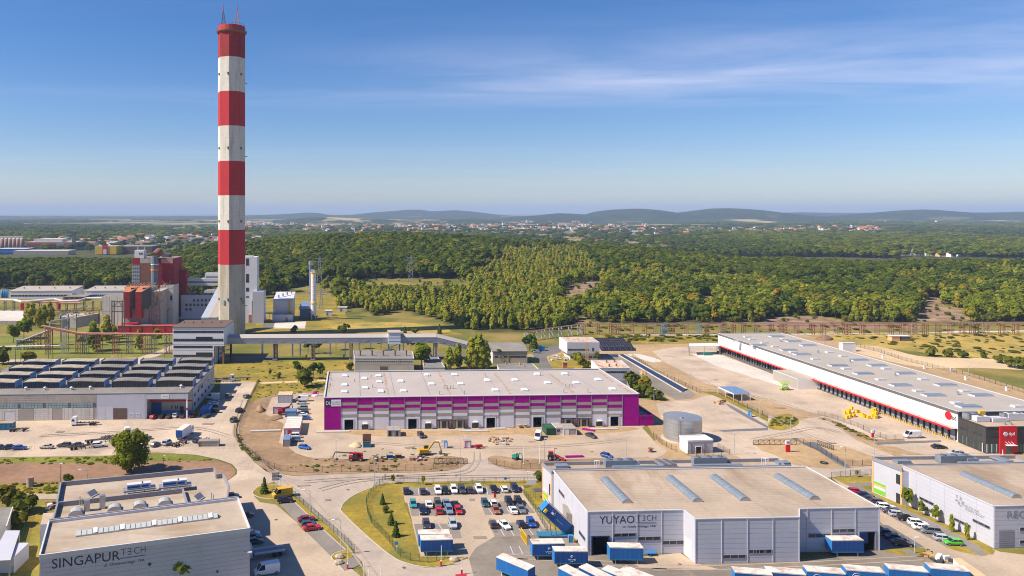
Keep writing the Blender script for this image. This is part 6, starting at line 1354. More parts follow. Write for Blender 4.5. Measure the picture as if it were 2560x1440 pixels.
def build_gallery():
 d=398.0;t=None
 def P(px,z,off=0.0):x=(px-CX)/F*d;return Vc((x,d+off+(x+60)*.03,z))
 z0,z1=CAMH-(859-CY)*d/F,CAMH-(845-CY)*d/F
 A=P(562,0);Bm=P(1092,0);W=Wall(A,Bm);wd=6.0
 t=thing('conveyor_gallery','long grey covered conveyor bridge on tall piers running right from the sorting tower','conveyor bridge',(A.x,A.y,0),W.rz)
 def seg(W,za0,za1,zb0,zb1,s0,s1):
  b=MB();rt=1.4
  def ring(s,z0_,z1_):return[W.P(s,z0_,0),W.P(s,z0_,-wd),W.P(s,z1_,-wd),W.P(s,z1_+rt*.8,-wd+.2),W.P(s,z1_+rt,-wd/2),W.P(s,z1_,.35)]
  b.loft([ring(s0,za0,za1),ring(s1,zb0,zb1)]);b.mk('gallery_hull',M.gallery,t)
  b=MB();a=[W.P(s0,za1+.03,.4),W.P(s0,za1+rt+.05,-wd/2),W.P(s0,za1+rt*.8+.05,-wd+.2)];c=[W.P(s1,zb1+.03,.4),W.P(s1,zb1+rt+.05,-wd/2),W.P(s1,zb1+rt*.8+.05,-wd+.2)]
  b.fc([a[0],c[0],c[1],a[1]]);b.fc([a[1],c[1],c[2],a[2]]);b.mk('gallery_roof',M.roof_pink,t)
  n=max(2,int((s1-s0)/20));
  for k in rn(n):
   f0,f1=s0+(s1-s0)*k/n,s0+(s1-s0)*(k+1)/n;L=f1-f0
   zl=lambda s:za0+(zb0-za0)*(s-s0)/(s1-s0);zu=lambda s:za1+(zb1-za1)*(s-s0)/(s1-s0)
   m=10;bb=MB()
   for i in rn(m):
    u0,u1=f0+L*(.14+.72*i/m)+.08,f0+L*(.14+.72*(i+1)/m)-.08;b=MB()
    b.fc([W.P(u0,zl(u0)+1.15,.03),W.P(u1,zl(u1)+1.15,.03),W.P(u1,zu(u1)-.55,.03),W.P(u0,zu(u0)-.55,.03)]);b.mk('window',M.gd,t)
   for i in rn(4):u0,u1=f0+L*i/4,f0+L*(i+1)/4;bb.bm(W.P(u0,zl(u0)+.2,.12),W.P(u1,zu(u1)-.2,.12),.22)if i%2 else bb.bm(W.P(u0,zu(u0)-.2,.12),W.P(u1,zl(u1)+.2,.12),.22)
   bb.bm(W.P(f0,zl(f0)+.1,.1),W.P(f1,zl(f1)+.1,.1),.35);bb.bm(W.P(f0,zu(f0)-.1,.1),W.P(f1,zu(f1)-.1,.1),.25);bb.mk('truss',M.steel,t)
 seg(W,z0,z1,z0,z1,0,W.L)
 C=P(1195,0);W2=Wall(Bm,C);zc0,zc1=CAMH-(882-CY)*d/F,CAMH-(871-CY)*d/F
 seg(W2,z0,z1,zc0,zc1,.05,W2.L)
 for x,m in((687,'pier'),(782,'pier'),(878,'pier'),(1090,'pd')):
  s=W.px(x,870)[0];b=MB()
  for o in(-.4,-wd+.4):b.bm(W.P(s-.7,0,o),W.P(s-.7,z0,o),.55);b.bm(W.P(s+.7,0,o),W.P(s+.7,z0,o),.55)
  for k in rn(4):z=z0*k/4;b.bm(W.P(s,z,-.4),W.P(s,z+z0/4,-wd+.4),.25)
  b.box(W.P(s,.25,-wd/2),(2.6,wd+1,.5),W.rz);b.mk('pier',M[m],t)
 for x in(648,726,746,823,862,898,928,1012,1048):
  s=W.px(x,870)[0];b=MB();b.bm(W.P(s,0,-wd-5),W.P(s,z0-1,-wd-5),.45);b.bm(W.P(s,0,-wd-9),W.P(s,z0-1,-wd-9),.45);b.bm(W.P(s,z0-1.2,-wd-9),W.P(s,z0-1.2,-wd),.4);b.mk('rear_leg',M.sb,t)
 s0,s1=W.px(970.5,850)[0],W.px(1001,850)[0];ztop=CAMH-(833-CY)*d/F
 b=MB();b.box(W.P((s0+s1)/2,(z0-.4+ztop)/2,-wd/2+.5),(s1-s0,wd+2.4,ztop-z0+.4),W.rz);b.mk('drive_house',M.fw,t)
 b=MB();b.box(W.P((s0+s1)/2,ztop+.2,-wd/2+.5),(s1-s0+.5,wd+3,.35),W.rz);b.mk('drive_house_roof',M.roof_pink,t)
 for zz in(z0+1.2,z1):W.pc('wall_joint',t,(s0+.1,s1-.1,zz,zz+.2),1.72,.05,M.tg)
 b=MB()
 for s in(s0+.3,s1-.3):
  for o in(1.2,-wd):b.bm(W.P(s,0,o),W.P(s,z0,o),.4)
 for k in rn(4):a,c=(s0+.3,s1-.3)if k%2 else(s1-.3,s0+.3);b.bm(W.P(a,z0*k/4,1.2),W.P(c,z0*(k+1)/4,1.2),.3);b.bm(W.P(s0,z0*(k+1)/4-.2,1.2),W.P(s1,z0*(k+1)/4-.2,1.2),.25)
 b.mk('stair_tower',M.sb,t)['kind']='stuff'
build_gallery()
# --- boiler house group
def blockw(name,label,cat,px0,px1,ybase,ytop,depth,m,mroof,d=None,yaw=0.0,tname=None):
 """free-standing block given by its front rectangle in the photograph; returns (thing, front wall, height, depth vector)"""
 d=d or F*CAMH/(ybase-CY);x0,x1=(px0-CX)/F*d,(px1-CX)/F*d;h=CAMH-(ytop-CY)*d/F;A=Vc((x0,d,0));e=Vc((math.cos(yaw),math.sin(yaw),0));Bm=A+e*((x1-x0)/math.cos(yaw));W=Wall(A,Bm)
 t=thing(name,label,cat,(A.x,A.y,0),W.rz);P=[A,Bm,W.P(W.L,0,-depth),W.P(0,0,-depth)]
 b=MB();b.prism([(p.x,p.y)for p in P],0,h,0,1);b.mk(tname or 'block_body',[M[m],M[mroof]],t)
 return t,W,h
def build_boiler():
 d=520.0
 t,W,h=blockw('boiler_house','dark red boiler house with a grey flue left of the chimney','industrial building',330.5,434,0,646,26,'red_dark','rf',d=d,yaw=YAW)
 r=W.rect(*Q('a1',345,183),*Q('a1',556,262));W.pc('pale_band',t,r,.0,.15,M.pd);r=W.rect(*Q('a1',702,183),*Q('a1',908,262));W.pc('pale_band',t,r,.0,.15,M.pipe_pink)
 r=W.rect(*Q('a1',208,290),*Q('a1',345,600));W.pc('window_strip',t,r,.0,.12,M.tl)
 for i in rn(4):
  for j in rn(13):W.pc('pane',t,(r[0]+(r[1]-r[0])*i/4+.25,r[0]+(r[1]-r[0])*(i+1)/4-.1,r[2]+(r[3]-r[2])*j/13+.2,r[2]+(r[3]-r[2])*(j+1)/13-.25),.12,.05,M.gd)
 W.pc('upper_panel',t,W.rect(*Q('a1',212,170),*Q('a1',343,285)),.0,.08,M.rb)
 W.pc('rust_sheet',t,W.rect(*Q('a1',347,262),*Q('a1',556,600)),.0,.06,M.rust)
 W.pc('dark_sheet',t,W.rect(*Q('a1',676,262),*Q('a1',910,660)),.0,.06,M.red_dark)
 s0,s1=W.px(*Q('a1',245,140))[0],W.px(*Q('a1',405,140))[0];b=MB();b.box(W.P((s0+s1)/2,h+2.8,-4),(s1-s0,7,5.6),W.rz);p=b.mk('penthouse',M.fw,t)
 for x in(335,370):s,z=W.px(*Q('a1',x,97));W.pc('window',p,(s-.5,s+.5,z-.6,z+.6),-.48,.1,M.gd)
 for x in(280,392):s=W.px(*Q('a1',x,20))[0];b=MB();b.tb(W.P(s,h+5.4,-4),W.P(s,h+9.5,-4),.3,n=6);b.mk('vent_pipe',M.pd,p)
 s=W.px(*Q('a1',618,300))[0];b=MB();zt=W.px(*Q('a1',618,130))[1];b.tb(W.P(s,6,3.4),W.P(s,zt,3.4),2.5,n=14);fl=b.mk('flue',M.flue_grey,t,smooth=False)
 b=MB();b.tb(W.P(s,zt,3.4),W.P(s+1.2,zt+2.4,-4),2.7,2.9,14);b.mk('flue_bend',M.rust,t)
 z=W.px(*Q('a1',618,365))[1];b=MB();b.tb(W.P(s,z-.6,3.4),W.P(s,z+.6,3.4),2.75,n=14);b.mk('flue_collar',M.orange,fl)
 z=W.px(*Q('a1',618,272))[1];b=MB();b.tb(W.P(s,z-.3,3.4),W.P(s,z+.3,3.4),2.7,n=14);b.mk('flue_collar',M.white,fl)
 b=MB();b.bm(W.P(W.L*.62,h+1.8,-14),W.P(W.L*.8,h+.9,-14),8,3.0);b.mk('roof_duct',M.sd,t)
 s1=W.L;Wd=Wall(W.P(W.L,0),W.P(W.L,0,-26));zb=W.px(*Q('a1',940,880))[1]
 b=MB();b.box(W.P(W.L+2.6,h*.5-3,-20),(5,9,h*.72),W.rz);b.mk('side_stair',M.red_dark,t)
 t2,W2,h2=blockw('pale_annex','pale concrete annex below the dark red boiler house','industrial building',400,433,0,714,16,'offwhite','rf',d=d-9,yaw=YAW)
 s,z=W2.px(*Q('a1',905,850));W2.pc('wall_joint',t2,(0,W2.L,h2-2.2,h2-2.0),.0,.05,M.tg);W2.pc('window',t2,(W2.L-2.2,W2.L-.8,z-2,z+1.5),.0,.06,M.gd)
 b=MB()
 for k in rn(5):b.bm(W2.P(.5+k*1.2,3,1.2),W2.P(.5+k*1.2,4+k*1.5,1.2),.2)
 b.bm(W2.P(.2,3,1.2),W2.P(7,14,1.2),.3);b.mk('stair',M.sd,t2)
 d3=d-30;t3,W3,h3=blockw('dust_collector','rusty dust collector with two tall red hoppers beside the boiler house','industrial plant',312.5,372,0,722,22,'pd','rf',d=d3,yaw=YAW)
 for x0,x1 in((98,205),(300,403)):
  s0,s1=W3.px(*Q('a1',x0,900))[0],W3.px(*Q('a1',x1,900))[0];zt=W3.px(*Q('a1',x0,745))[1];zb=W3.px(*Q('a1',x0,1190))[1]
  b=MB();b.prism([(q.x,q.y)for q in(W3.P(s0,0,5),W3.P(s1,0,5),W3.P(s1,0,.05),W3.P(s0,0,.05))],zb,zt,bottom=True);b.mk('red_hopper',M.rb,t3)
  b=MB();b.fc([W3.P(s0,zt+.05,5.1),W3.P(s1,zt+.05,5.1),W3.P(s1+4.5,zt+3.4,-1),W3.P(s0+.5,zt+3.4,-1)]);b.fc([W3.P(s1,zt,5.1),W3.P(s1,zb+8,4.5),W3.P(s1+5.2,zb+8,0),W3.P(s1+5.2,zt+3,0)]);b.fc([W3.P(s1,zt,5.1),W3.P(s1+5.2,zt+3,0),W3.P(s1+4.5,zt+3.4,-1)]);b.mk('hopper_hood',M.an,t3);b=MB();b.fc([W3.P(s0,zt+.1,5.1),W3.P(s1,zt+.1,5.1),W3.P(s1+4.4,zt+3.5,-1),W3.P(s0+.5,zt+3.5,-1)]);b.mk('hopper_lid',M.orange_rust,t3)
  s2=W3.px(*Q('a1',x1+95,900))[0];b=MB();b.prism([(q.x,q.y)for q in(W3.P(s1+.05,0,2.6),W3.P(s2,0,.6),W3.P(s2,0,.05),W3.P(s1+.05,0,.05))],zb+6,zt+2.6,bottom=True);b.mk('dark_duct',M.an,t3)
 b=MB();rg=random.Random(4)
 for k in rn(60):s=rg.uniform(0,W3.L+9);o=rg.uniform(-20,0);b.bm(W3.P(s,h3,o),W3.P(s+rg.uniform(-2,2),h3+rg.uniform(.6,3.2),o+rg.uniform(-1,1)),.3)
 for k in rn(9):b.bm(W3.P(k*1.9,h3+.3,.2),W3.P(k*1.9+1,h3+2.4,-16),.35)
 b.mk('roof_steelwork',M.rp,t3)['kind']='stuff'
 Ws=Wall(W3.P(W3.L,0),W3.P(W3.L,0,-22));b=MB();b.prism([(q.x,q.y)for q in(W3.P(W3.L+.02,0,-.5),W3.P(W3.L+7,0,-3),W3.P(W3.L+7,0,-22),W3.P(W3.L+.02,0,-22))],0,h3-2);b.mk('filter_house',M.pd,t3)
 b=MB()
 for k in rn(40):s=rg.uniform(.2,7);z=rg.uniform(1,h3-2);b.bm(W3.P(W3.L+s,z,-.4-s*.3),W3.P(W3.L+s+rg.uniform(-3,3),z+rg.uniform(-3,3),.3-s*.3),.25)
 for k in rn(5):b.bm(W3.P(W3.L+k*1.7,0,.4),W3.P(W3.L+k*1.7,h3,.4),.3)
 b.mk('pipework',M.rp,t3)['kind']='stuff'
 b=MB()
 for k in rn(5):b.bm(W3.P(k*4-1,0,6),W3.P(k*4-1,6,6),.45);b.bm(W3.P(k*4-1,6,6),W3.P(k*4+3,6,6),.4);b.bm(W3.P(k*4-1,6,6),W3.P(k*4+1,2,6),.35);b.bm(W3.P(k*4+1,2,6),W3.P(k*4+3,6,6),.35)
 b.mk('support_truss',M.pw,t3)
 t4,W4,h4=blockw('red_duct_house','low windowless red shed left of the sorting tower','shed',295,440,838,815,8,'re','rb',yaw=0.02)
 for k in rn(1,5):W4.pc('rib',t4,(W4.L*k/5-.2,W4.L*k/5+.2,.1,h4+.2),.0,.2,M.rb)
 b=MB();b.bm(W4.P(-1,h4+.1,-.1),W4.P(W4.L,h4+.1,-.1),.5,.5);b.mk('roof_edge',M.pipe_pink,t4)
 b=MB();b.bm(W4.P(1,h4+.6,-6),W4.P(12,h4+1.4,-5),4,1.0);b.mk('roof_duct',M.re,t4)
 t5,W5,h5=blockw('office_wing','grey three-storey office wing between the boiler house and the chimney','office building',452,552,0,738,14,'wl','rf',d=d+12,yaw=YAW*.4)
 for y,xs in((897,(1272,1338,1408,1472,1540)),(975,(1140,1208,1275,1340,1408,1472)),(1053,(1140,1208))):
  for x in xs:s,z=W5.px(*Q('a1',x,y));W5.pc('window',t5,(s-.75,s+.75,z-.9,z+.9),.0,.08,M.gd)
 rg=random.Random(8)
 for k in rn(8):s=rg.uniform(8,W5.L-1);b=MB();b.box(W5.P(s,h5+.6,-4),(rg.uniform(.8,2),1.5,1.2),W5.rz);b.mk('roof_unit',M.sd,t5)
 W5.pc('porch',t5,(0,W5.L*.8,4.2,4.7),.0,5,M.tl)
 for k in rn(7):b=MB();s=W5.L*.8*k/6;b.bm(W5.P(s+.1,0,4.8),W5.P(s+.1,4.2,4.8),.3);b.mk('porch_post',M.sb,t5)
 t6,W6,h6=blockw('low_annex','pale low annex behind the grey office wing','shed',510,552,0,727,12,'offwhite','rf',d=d+40,yaw=.02)
 W6.pc('window',t6,(W6.L*.4,W6.L*.7,h6-3.2,h6-2),.0,.06,M.gd)
 d7=d+20;x0,x1=(447-CX)/F*d7,(556-CX)/F*d7;z1,z0=CAMH-(696-CY)*d7/F,CAMH-(714-CY)*d7/F;A=Vc((x0,d7,0));W7=Wall(A,(x1,d7,0))
 t7=thing('covered_bridge','grey covered walkway high above the ground between the boiler house and the chimney','bridge',(x0,d7,z0),0)
 W7.pc('bridge_hull',t7,(0,W7.L,z0,z1),-5,5,M.tl);W7.pc('window_band',t7,(.5,W7.L,z0+(z1-z0)*.42,z0+(z1-z0)*.58),.0,.06,M.gd)
 W7.pc('upper_box',t7,(W7.L*.6,W7.L,z1+.02,z1+3.8),-5,4.6,M.fw);W7.pc('upper_window',t7,(W7.L*.62,W7.L,z1+.6,z1+1.4),-.4,.06,M.gd)
 b=MB();A=GD(503,806,478);Bc=GD(546,726,506);t8=thing('inclined_conveyor','sloping grey conveyor housing leaning up towards the foot of the chimney','conveyor',(A.x,A.y,0),0)
 ax=Vc((1,0,0));w0=10.5
 def ring(P):return[P+ax*0,P+ax*w0,P+ax*w0+Vc((0,-.5,3.2)),P+Vc((0,-.5,3.2))]
 b.loft([ring(A),ring(Bc)]);b.mk('housing',M.gallery,t8)
 b=MB();up=Vc((0,-.55,3.25));b.fc([A+ax*4.4+up,A+ax*5.6+up,Bc+ax*5.2+up,Bc+ax*4.4+up]);b.mk('walkway_strip',M.roof_pink,t8)
 b=MB();b.fc([A+ax*5.7+up,A+ax*w0+up,Bc+ax*w0+up,Bc+ax*5.3+up]);b.mk('green_strip',M.fg,t8)
 t9,W9,h9=blockw('boiler_tower','pale tall tower block half hidden behind the foot of the chimney','industrial building',600,629,0,641,10,'fw','tl',d=d+14,yaw=0.03)
 for y0,y1 in((178,300),(445,592),(680,745),(828,850)):W9.pc('window',t9,W9.rect(*Q('a1',2160,y0),*Q('a1',2210,y1)),.0,.08,M.gd)
 b=MB();b.box(W9.P(W9.L+1.9,h9*.66,-5),(3.8,10,h9*.66),W9.rz);b.mk('side_shaft',M.fw,t9)
 b=MB();b.box(W9.P(W9.L+5.0,11.5,-3),(8,12,23),W9.rz);b.mk('lower_block',M.wl,t9)
 b=MB();b.box(W9.P(W9.L+.5,3,.5),(5,2,6),W9.rz);b.mk('concrete_foot',M.rp,t9)
build_boiler()
# --- smaller works buildings
def simple_hall(name,label,cat,fl,fr,bl,br,h,m,mroof,capm='tl',cap=.25,bname='hall_body',zr=None):
 """hall from four roof corners seen in the photograph at height h"""
 P=[G(*fl,h),G(*fr,h),G(*br,h),G(*bl,h)]
 for p in P:p.z=0
 W=Wall(P[0],P[1]);t=thing(name,label,cat,(P[0].x,P[0].y,0),W.rz)
 b=MB();b.prism([(p.x,p.y)for p in P],0,h-.25);b.mk(bname,M[m],t)
 roof_slab(t,'roof',[(p.x,p.y)for p in P],h,M[mroof],M[capm],cap,.3,drop=.2)
 return t,W,P
def build_small():
 t,W,P=simple_hall('workshop','grey flat workshop with five rust chimneys behind the purple hall','workshop',(886.5,895),(1035,895.5),(884,877),(1030,877.5),7.6,'pd','rf')
 W.pc('window_band',t,(.2,W.L-.2,5.7,6.3),.0,.05,M.tl)
 for k in rn(30):W.pc('pane',t,(.5+k*(W.L-1)/30,.5+(k+.7)*(W.L-1)/30,5.75,6.25),.05,.03,M.gd)
 s0,s1=W.px(*Q(6,1240,150))[0],W.px(*Q(6,1315,150))[0];W.pc('gate',t,(s0,s1,.1,3.4),.0,.08,M.roof_brown);W.pc('gate_frame',t,(s0-.6,s1+.6,3.4,4.3),.0,.06,M.fg)
 W.pc('wall_joint',t,(0,W.L,4.6,4.75),.0,.04,M.fg)
 for x in(1043,1160,1273,1390,1503):p=G(*Q(2,x,1315),7.4);b=MB();b.tb((p.x,p.y,7.3),(p.x,p.y,9.6),.42,.36,8);b.tb((p.x,p.y,9.6),(p.x,p.y,10.0),.55,.55,8);b.mk('chimney_pot',M.rust,t)
 t,W,P=simple_hall('shed','low dark-roofed shed right of the workshop with rust chimneys','shed',(1058,918),(1112,918),(1062,893),(1095,893),4.0,'offwhite','rf')
 for x in(1800,1825,1850):p=G(*Q(2,x,1370),4);b=MB();b.tb((p.x,p.y,3.9),(p.x,p.y,5.0),.3,n=8);b.mk('chimney_pot',M.rust,t)
 h=6.0;FL,FR=G(*Q('a6',275,315)),G(*Q('a6',737,315));W=Wall(FL,FR);dep=17;t=thing('barrel_hall','grey hall with a rounded roof behind the purple hall','workshop',(FL.x,FL.y,0),W.rz)
 hz=W.px(*Q('a6',300,152))[1];b=MB();b.prism([(q.x,q.y)for q in(W.P(0,0),W.P(W.L,0),W.P(W.L,0,-dep),W.P(0,0,-dep))],0,hz);b.mk('hall_body',M.fg,t)
 b=MB();rings=[]
 for k in rn(9):f=k/8;z=hz+math.sin(math.pi*f*.5)*2.6;rings.append([W.P(-.3,z,.3-dep*f*.75),W.P(W.L+.3,z,.3-dep*f*.75)])
 for a,c in zip(rings[:-1],rings[1:]):b.fc([a[0],a[1],c[1],c[0]])
 b.fc([W.P(-.3,hz,.3)]+[r[0]for r in rings[1:]]+[W.P(-.3,hz,-dep)]);b.fc([r[1]for r in rings]+[W.P(W.L+.3,hz,-dep)]);b.mk('curved_roof',M.rf,t)
 W.pc('roof_edge',t,(-.3,W.L+.3,hz-.25,hz+.1),.0,.4,M.roof_brown)
 r=W.rect(*Q('a6',420,210),*Q('a6',720,235));n=12
 for k in rn(n):W.pc('pane',t,(r[0]+(r[1]-r[0])*k/n+.08,r[0]+(r[1]-r[0])*(k+1)/n-.08,r[2],r[3]),.0,.06,M.gd)
 r=W.rect(*Q('a6',300,210),*Q('a6',345,235));W.pc('window',t,r,.0,.06,M.gd)
 Wl=Wall(W.P(0,0,-dep),W.P(0,0));Wl.pc('side_cladding',t,(.1,Wl.L-.1,.1,hz-.1),.0,.06,M.ww)
 t,W,P=simple_hall('shed','low felt-roofed shed in front of the rounded-roof hall','shed',(1250,928),(1350,926),(1243,912),(1331,909),4.2,'offwhite','rf')
 for x,y in((450,325),(640,325),(690,350)):p=G(*Q('a6',x,y),4.2);b=MB();b.tb((p.x,p.y,4),(p.x,p.y,5.3),.35,n=8);b.mk('roof_vent',M.wood,t)
 d=G(*Q('a6',1300,272)).y;Z=lambda y:CAMH-(y-CY)*d/F;X=lambda x:(x-CX)/F*d
 A,Bm=Vc((X(Q('a6',1268,0)[0]),d,0)),Vc((X(Q('a6',1700,0)[0]),d,0));W=Wall(A,Bm);z0,z1=Z(Q('a6',0,182)[1]),Z(Q('a6',0,28)[1]);dep=16
 t=thing('pump_building','white box building with an overhanging upper floor left of the solar panels','industrial building',(A.x,A.y,0),0)
 b=MB();b.prism([(q.x,q.y)for q in(W.P(0,0),W.P(W.L,0),W.P(W.L+.5,0,-dep),W.P(-.5,0,-dep))],z0,z1,bottom=True);b.mk('upper_floor',M.ww,t)
 b=MB();b.prism([(q.x,q.y)for q in(W.P(1.8,0,-1),W.P(W.L-.6,0,-1),W.P(W.L-.6,0,-dep+1),W.P(1.8,0,-dep+1))],0,z0);b.mk('lower_floor',M.offwhite,t)
 b=MB();b.prism([(q.x,q.y)for q in(W.P(.3,0,-.3),W.P(W.L-.3,0,-.3),W.P(W.L,0,-dep),W.P(0,0,-dep))],z1-.02,z1+.12);b.mk('roof',M.roof_rust,t)
 n=22
 for k in rn(n):W.pc('panel',t,(W.L*k/n+.04,W.L*(k+1)/n-.04,z0+.1,z1-.1),.0,.06,M.wl)
 r=W.rect(*Q('a6',1280,118),*Q('a6',1560,140));n=10
 for k in rn(n):W.pc('pane',t,(r[0]+(r[1]-r[0])*k/n+.06,r[0]+(r[1]-r[0])*(k+1)/n-.06,r[2],r[3]),.06,.05,M.gd)
 W.pc('window',t,(W.L*.77,W.L*.83,r[2]-.4,r[3]+.6),.06,.05,M.gd)
 for k in rn(8):W.pc('lower_window',t,(2.4+k*2.4,4.2+k*2.4,1.0,2.1),-1.0,.06,M.gd)
 m=MB();s=W.px(*Q('a6',1515,150))[0];
 for q in(-.5,.5):
  for o in(2.0,3.0):m.bm(W.P(s+q,0,o),W.P(s+q,Z(Q('a6',0,20)[1]),o),.2)
 for k in rn(9):m.bm(W.P(s-.5,k*1.3,2.0),W.P(s+.5,k*1.3+1.3,2.0),.12)
 p=W.P(s,0,2.5);tt=thing('ladder_mast','yellow lattice ladder mast in front of the white overhanging building','mast',(p.x,p.y,0));m.mk('lattice',M.wood,tt);bb=MB();bb.box((p.x,p.y,.15),(2,2,.3));bb.mk('footing',M.cy,tt)
 t,W,P=simple_hall('rusty_roof_building','grey block with a rust-streaked ribbed roof behind the right end of the purple hall','workshop',(1499,920),(1574.5,920),(1478,900),(1553,900),9.2,'ww','roof_rust')
 n=14
 for k in rn(n):W.pc('panel',t,(W.L*k/n+.04,W.L*(k+1)/n-.04,3.6,8.9),.0,.06,M.wl)
 r=W.rect(*Q('a6',1780,415),*Q('a6',2065,438))
 for k in rn(10):W.pc('pane',t,(r[0]+(r[1]-r[0])*k/10+.05,r[0]+(r[1]-r[0])*(k+1)/10-.05,r[2],r[3]),.06,.05,M.gd)
 W.pc('recessed_base',t,(.3,W.L-1.5,.05,3.4),.0,.04,M.tg)
 zz=9.0
 for k in rn(26):
  a=P[0].lerp(P[1],(k+.5)/26);c=P[3].lerp(P[2],(k+.5)/26);b=MB();b.bm((a.x,a.y,zz+.1),(c.x,c.y,zz+.1),.12,.1);b.mk('roof_rib',M.roof_rust,t)
 for x,y in((1795,300),(1900,295),(1830,355),(1925,350)):p=G(*Q('a6',x,y),zz);b=MB();b.tb((p.x,p.y,zz),(p.x,p.y,zz+1.1),.4,n=8);b.mk('roof_vent',M.rust,t)
 A=G(*Q('a6',1722,150));Bm=G(*Q('a6',2185,148));W=Wall(A,Bm);t=thing('solar_array','ground-mounted solar array beyond the lined basin','solar panels',(A.x,A.y,0),W.rz)
 for r in rn(6):
  n=15 if r<4 else 13
  for k in rn(n):
   c=W.P(W.L*(k+.5)/15,.8+r*.85,-1.5-r*2.2);o=MB();o.box(c,(W.L/15*.93,2.15,.06),rot=Matrix.Rotation(W.rz,3,'Z')@Matrix.Rotation(.36,3,'X'));o.mk('solar_panel',M.solar,t)
 b=MB()
 for k in rn(6):
  s=W.L*(k+.5)/6;b.bm(W.P(s,0,-2),W.P(s,1.0,-2),.15);b.bm(W.P(s,0,-12),W.P(s,4.6,-12),.15);b.bm(W.P(s,.7,-1.2),W.P(s,4.8,-13),.12)
 b.mk('support_frame',M.steel,t)
 b=MB();q=[G(*Q('a6',x,y))for x,y in((1965,192),(2010,188),(2590,580),(2545,590))]
 pts=QL(7,[(1062,30),(1120,30),(1745,380),(1700,408)]);P_=[G(x,y)for x,y in pts]
 n=26;
 t=thing('lined_basin','long retention basin lined with dark blue sheets beside the parcel yard','basin',(P_[0].x,P_[0].y,0),0)
 for k in rn(n):
  a0,a1=P_[0].lerp(P_[3],k/n),P_[0].lerp(P_[3],(k+.96)/n);c0,c1=P_[1].lerp(P_[2],k/n),P_[1].lerp(P_[2],(k+.96)/n)
  b=MB();U=Vc((0,0,.10));D=Vc((0,0,.14+.5));b.fc([a0+U,a1+U,c1+D,c0+D]);b.mk('liner_sheet',M.liner,t)
 b=MB();b.bm(P_[1]+Vc((0,0,.6)),P_[2]+Vc((0,0,.6)),.9,.2);b.bm(P_[0]+Vc((0,0,.15)),P_[3]+Vc((0,0,.15)),.6,.25);b.mk('concrete_rim',M.cw,t)
 b=MB();q=[G(*Q(7,x,y))for x,y in((882,52),(1060,55),(1062,30),(885,28))];b.fc([p+Vc((0,0,.12+.25*(i>1)))for i,p in enumerate(q)]);b.mk('end_sheet',M.liner,t)
 c=G(1706.5,1097);R=6.35;t=thing('water_tank','round galvanised steel water tank behind the small white pump house','tank',(c.x,c.y,0));nz,hz=6,7.9;n=28
 for k in rn(nz):
  b=MB();z0,z1=hz*k/nz,hz*(k+1)/nz-.02;b.loft([[(c.x+R*math.cos(2*math.pi*i/n),c.y+R*math.sin(2*math.pi*i/n),z)for i in rn(n)]for z in(z0,z1)],cap=False);b.mk('shell_course',M.galv,t,smooth=True)
  b=MB();b.loft([[(c.x+(R+.07)*math.cos(2*math.pi*i/n),c.y+(R+.07)*math.sin(2*math.pi*i/n),z)for i in rn(n)]for z in(z1-.08,z1+.06)],cap=False);b.mk('hoop',M.steel,t)
 b=MB();b.loft([[(c.x+r*math.cos(2*math.pi*i/n),c.y+r*math.sin(2*math.pi*i/n),z)for i in rn(n)]for r,z in((R+.05,hz-.05),(R*.5,hz+.3),(.2,hz+.5))]);b.mk('roof',M.steel,t)
 b=MB()
 for s in(-.35,.35):b.bm((c.x-3.4+s,c.y-R*.86-.3,0),(c.x-3.4+s,c.y-R*.86-.3,hz+1.1),.09)
 for k in rn(20):b.bm((c.x-3.75,c.y-R*.86-.3,.4+k*.4),(c.x-3.05,c.y-R*.86-.3,.4+k*.4),.06)
 b.mk('ladder',M.tg,t)
 b=MB();b.tb((c.x-1.6,c.y-3,hz+.2),(c.x-1.6,c.y-3,hz+.7),.6,n=10);b.mk('hatch',M.steel,t)
 b=MB();b.tb((c.x,c.y,0),(c.x,c.y,.25),R+.9,n=28);b.mk('foundation',M.cy,t)
 FL,FR,BLr=G(1719,1135),G(1782.5,1132.5),G(1699,1089,4.5);W=Wall(FL,FR);h=4.5;bl=Vc((BLr.x,BLr.y,0));br=bl+(FR-FL)
 t=thing('pump_house','small white flat-roofed pump house in front of the steel water tank','pump house',(FL.x,FL.y,0),W.rz)
 b=MB();b.prism([(p.x,p.y)for p in(FL,FR,br,bl)],0,h-.4);b.mk('house_body',M.ww,t);roof_slab(t,'roof',[(p.x,p.y)for p in(FL,FR,br,bl)],h,M.rs,M.white,.5,.3,drop=.45)
 g=W.rect(*Q(7,1838,948),*Q(7,1890,1008));g=(g[0],g[1],.05,g[3])
 n=12
 for k in rn(n):
  for r in minus((W.L*k/n+.02,W.L*(k+1)/n-.02,.1,h-.5),[g]):W.pc('wall_sheet',t,r,.0,.05,M.wl)
 W.pc('doorway',t,g,.0,.03,M.black);b=MB()
 for r in((g[0]-.15,g[0],0,g[3]+.15),(g[1],g[1]+.15,0,g[3]+.15),(g[0],g[1],g[3],g[3]+.15)):b.box(W.P((r[0]+r[1])/2,(r[2]+r[3])/2,.08),(r[1]-r[0],.16,r[3]-r[2]),W.rz)
 b.mk('door_frame',M.white,t)
 for s in(1.3,6.0):b=MB();b.tb(W.P(s,.2,.15),W.P(s,h-1.2,.15),.1,n=6);b.mk('downpipe',M.an,t)
 t=None;hz=3.3;q=[G(x,y,hz)for x,y in(Q(7,2215,415),Q(7,2382,408),Q(7,2235,342),Q(7,2060,345))];t=thing('carport','white-edged blue-roofed open shelter on the parcel yard','shelter',(q[0].x,q[0].y,0),0)
 b=MB();b.prism([(p.x,p.y)for p in q],hz-.5,hz,0,1,bottom=True);b.mk('shelter_roof',[M.white,M.sb],t)
